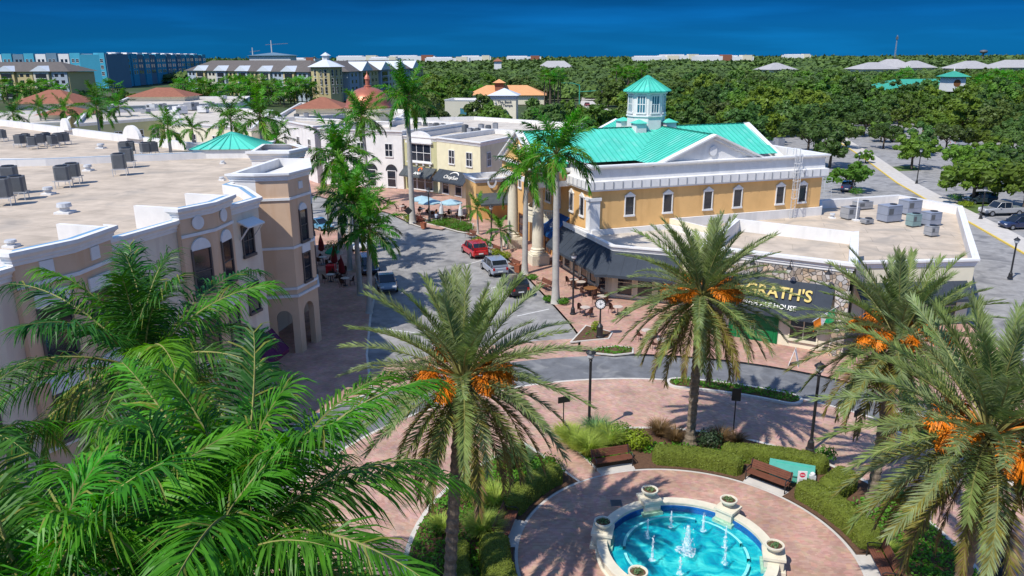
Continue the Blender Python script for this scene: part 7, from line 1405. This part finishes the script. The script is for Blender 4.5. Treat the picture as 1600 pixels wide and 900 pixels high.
q = P(778, 120, 0); m = MB(); m.box(q.x - 4, q.x + 4, q.y - 4, q.y + 4, 0, 16.5, WHITE2); hip(m, [(q.x - 5.5, q.y - 5.5), (q.x + 5.5, q.y - 5.5), (q.x + 5.5, q.y + 5.5), (q.x - 5.5, q.y + 5.5)], Vector((q.x, q.y, 20)), 16.5, TERRA); single(m, 'lookout_tower', 'small tower with a brown hip roof rising over the woodland behind the bank', 'tower')
for k, (px, Y, w, h) in enumerate(((470, 1900, 70, 19), (560, 2300, 120, 24), (600, 1700, 60, 20), (645, 2600, 150, 25), (700, 2000, 110, 19), (745, 2400, 90, 23), (820, 2800, 120, 22), (1030, 2100, 120, 20), (1065, 2600, 130, 24), (1120, 1800, 80, 21), (1150, 1900, 90, 20), (1250, 3000, 90, 24))):
    x = (px - 800) / FPX * Y * .958; m = MB(); m.box(x - w / 2, x + w / 2, Y, Y + 60, 0, h, WHITE2); m.box(x - w / 2 + 3, x + w * .1, Y + 8, Y + 40, h, h + 2.5, PALEA); m.box(x + w * .2, x + w * .45, Y - 1, Y + 30, 0, h + 3, CREAM if k % 3 else TERRA); single(m, 'warehouse', 'white flat roofed building near the horizon, ' + ('just right of the corner tower roof', 'long one above the dome', 'short one above the dome', 'longest one over the bank woodland', 'low one over the bank woodland', 'bright one over the brown lookout', 'faint one over the grey apartment house', 'low long one above the cupola', 'high one right of the cupola', 'one with a red end above the teal ridge', 'last bright one above the teal gable', 'faint one above the far right woods')[k], 'building')
x = -268; m = MB(); m.box(x - 24, x + 22, 900, 925, 0, 23.5, PALEA); single(m, 'blue_roof_hall', 'wide hall with a dark blue roof under the tower cranes', 'building'); m = MB(); hip(m, [(x - 26, 898), (x + 24, 898), (x + 24, 927), (x - 26, 927)], Vector((x, 912, 27)), 23.6, NAVYA); o = m.build('roof', None); h_ = [k for k in bpy.data.objects if k.name.startswith('blue_roof_hall')][0]; o.parent = h_; o.matrix_parent_inverse = Matrix.Translation(-h_.location)
def crane(px, Y, h, jib, label):
    x = (px - 800) / FPX * Y * .958; m = MB(); m.bar((x, Y, 0), (x, Y, h), 1.1, 1.1, LTSTEEL, (0, 1, 0)); t = thing('tower_crane', label, 'crane', (x, Y, 0)); m.build('mast', t); m = MB(); m.bar((x - jib * .35, Y, h), (x + jib, Y, h + 1.5), .7, .7, RIM, (0, 0, 1)); m.build('jib', t); m = MB(); m.bar((x, Y, h), (x, Y, h + 5), .8, .8, LTSTEEL, (0, 1, 0)); m.build('apex', t)
crane(427, 960, 36, 20, 'taller tower crane on the horizon behind the tiled apartments'); crane(397, 960, 28, 9, 'shorter tower crane left of the taller one')
x = 600 / FPX * 2400 * .958; m = MB(); [m.bar((x + dx, 2400, 0), (x + dx * .3, 2400, 78), .8, .8, STEEL, (0, 1, 0)) for dx in (-2, 2)]; [m.bar((x - 1.8 + k * .15, 2400, 8 * k), (x + 1.8 - k * .15, 2400, 8 * k + 6), .5, .5, STEEL, (0, 1, 0)) for k in range(9)]; m.bar((x, 2400, 66), (x, 2400, 74), 5, 5, STEELD, (0, 1, 0)); single(m, 'radio_mast', 'thin lattice radio mast standing above the horizon', 'mast')
x = 738 / FPX * 2200 * .958; m = MB(); m.lathe((x, 2200, 0), [(3, 0), (2, 20), (2, 24), (9, 27), (10, 30), (8, 33), (0, 34.5)], 14, STEELD); single(m, 'water_tower', 'dark mushroom shaped water tower on the horizon', 'water tower', smooth=True)
# traffic signal arms on the far road
q = P(905, 166); ts = thing('traffic_signal', 'green traffic signal mast with long arms over the far road', 'traffic light', (q.x, q.y, 0)); m = MB(); m.tube([(q.x, q.y, 0), (q.x, q.y, 9.2)], .22, 8, TEALG); m.build('post', ts); m = MB(); m.tube([(q.x, q.y, 9.0), (q.x - 3, q.y, 9.9), (q.x - 8, q.y + 1, 10)], .13, 6, TEALG); m.tube([(q.x, q.y, 6.2), (q.x + 12, q.y + 2, 6.8)], .14, 6, TEALG); m.build('arm', ts); m = MB(); [m.box(q.x + d_ - .25, q.x + d_ + .25, q.y + 1, q.y + 1.5, 5.6, 6.9, STEELD) for d_ in (10,)]; m.build('signal_head', ts)
# fan palms of the distance
FANM = []
for k in range(3):
    r = random.Random(60 + k); mb = MB()
    for i in range(34):
        d = rot_dir(r); d.z = d.z * .7 + .15; d.normalize(); c = d * r.uniform(.9, 1.25); s = d.cross(Vector((0, 0, 1))).normalized(); n_ = s.cross(d)
        for j in range(7):
            a = R(-65 + j * 22); e_ = (d * math.cos(a) + s * math.sin(a)).normalized(); w = s * .09 * math.cos(a) - d * .09 * math.sin(a); tip = c + e_ * 1.05 + Vector((0, 0, -.35 * abs(math.sin(a)) - .15)); mb.add([c - w * .4, c + e_ * .6 - w, tip, c + e_ * .6 + w], ((0, 1, 2, 3),), L_ROY if i % 3 else L_TREE2)
    FANM.append(mb.mesh('crown'))
TRK = MB(); TRK.tube([(0, 0, 0), (0, 0, .5), (0, 0, 1)], [.26, .2, .2], 7, BARK_T); TRKM = TRK.mesh('trunk')
def fanpalm(px, py, cy, label, group, sc=1.0):
    b = P(px, py); h = max(4, zat(b, cy)); t = thing('fan_palm', label, 'palm tree', (b.x, b.y, 0), px * .37, group); c = child(TRKM, 'trunk', t); c.scale = (1.2, 1.2, h); child(FANM[int(px) % 3], 'crown', t, (0, 0, h), (0, 0, 0), sc)
rf = random.Random(9)
for k in range(11): x = 962 + 4.2 * k + rf.uniform(-2, 2); fanpalm(x, 158 + rf.uniform(-4, 4), 112 + rf.uniform(-5, 8), 'tall slender palm of the clump left of the cupola', 'tall palms left of the cupola', 1.7)
for k in range(13): x = 1518 + 6.2 * k + rf.uniform(-3, 3); fanpalm(x, 160 + rf.uniform(-4, 4), 122 + rf.uniform(-5, 8), 'tall slender palm of the row beside the sea green roof', 'tall palms beside the sea green roof', 1.9)
for k in range(7): x = 850 + 4 * k + rf.uniform(-2, 2); fanpalm(x, 166 + rf.uniform(-3, 3), 120 + rf.uniform(-5, 6), 'palm of the clump behind the bank drive', 'palms behind the bank drive', 1.8)
for k in range(30): x = 288 + 6.8 * k + rf.uniform(-4, 4); fanpalm(x, 164 + rf.uniform(-3, 3), 138 + rf.uniform(-8, 8), 'palm of the row in front of the tiled apartments', 'palms in front of the tiled apartments', 2.6)
for k in range(10): x = 5 + 11 * k + rf.uniform(-5, 5); fanpalm(x, 164 + rf.uniform(-3, 3), 138 + rf.uniform(-6, 8), 'palm of the row before the apartment building at the picture edge', 'palms before the edge apartments', 2.4)
for k, (x, y, cy) in enumerate(((180, 168, 138), (735, 158, 147), (752, 158, 148), (815, 160, 150), (1412, 150, 122))): fanpalm(x, y, cy, ('lone full palm before the blue apartment block', 'left small palm before the orange roof', 'right small palm before the orange roof', 'palm at the orange roof corner', 'silvery palm beside the sea green roof')[k], 'single palms far behind', 3.2 if k in (0, 4) else 2.2)
# wood left of the bank and around the apartments
for k in range(46):
    px = rf.uniform(640, 720) if k < 16 else rf.uniform(-20, 640); py = rf.uniform(150, 176) if k < 16 else rf.uniform(150, 163); q = P(px, py); s = rf.uniform(.85, 1.3) * (1 if k < 16 else .62)
    if k >= 16 and (q.y > 385 and 280 < px < 520): q.y = 380; q.x = (px - 800) / FPX * q.y * .97
    tree(q.x, q.y, s, k, 'leafy tree of the grove left of the bank' if k < 16 else 'leafy tree in the belt between the white roofs and the apartments', 'grove left of the bank' if k < 16 else 'tree belt before the apartments', k < 16, 'grove_tree')
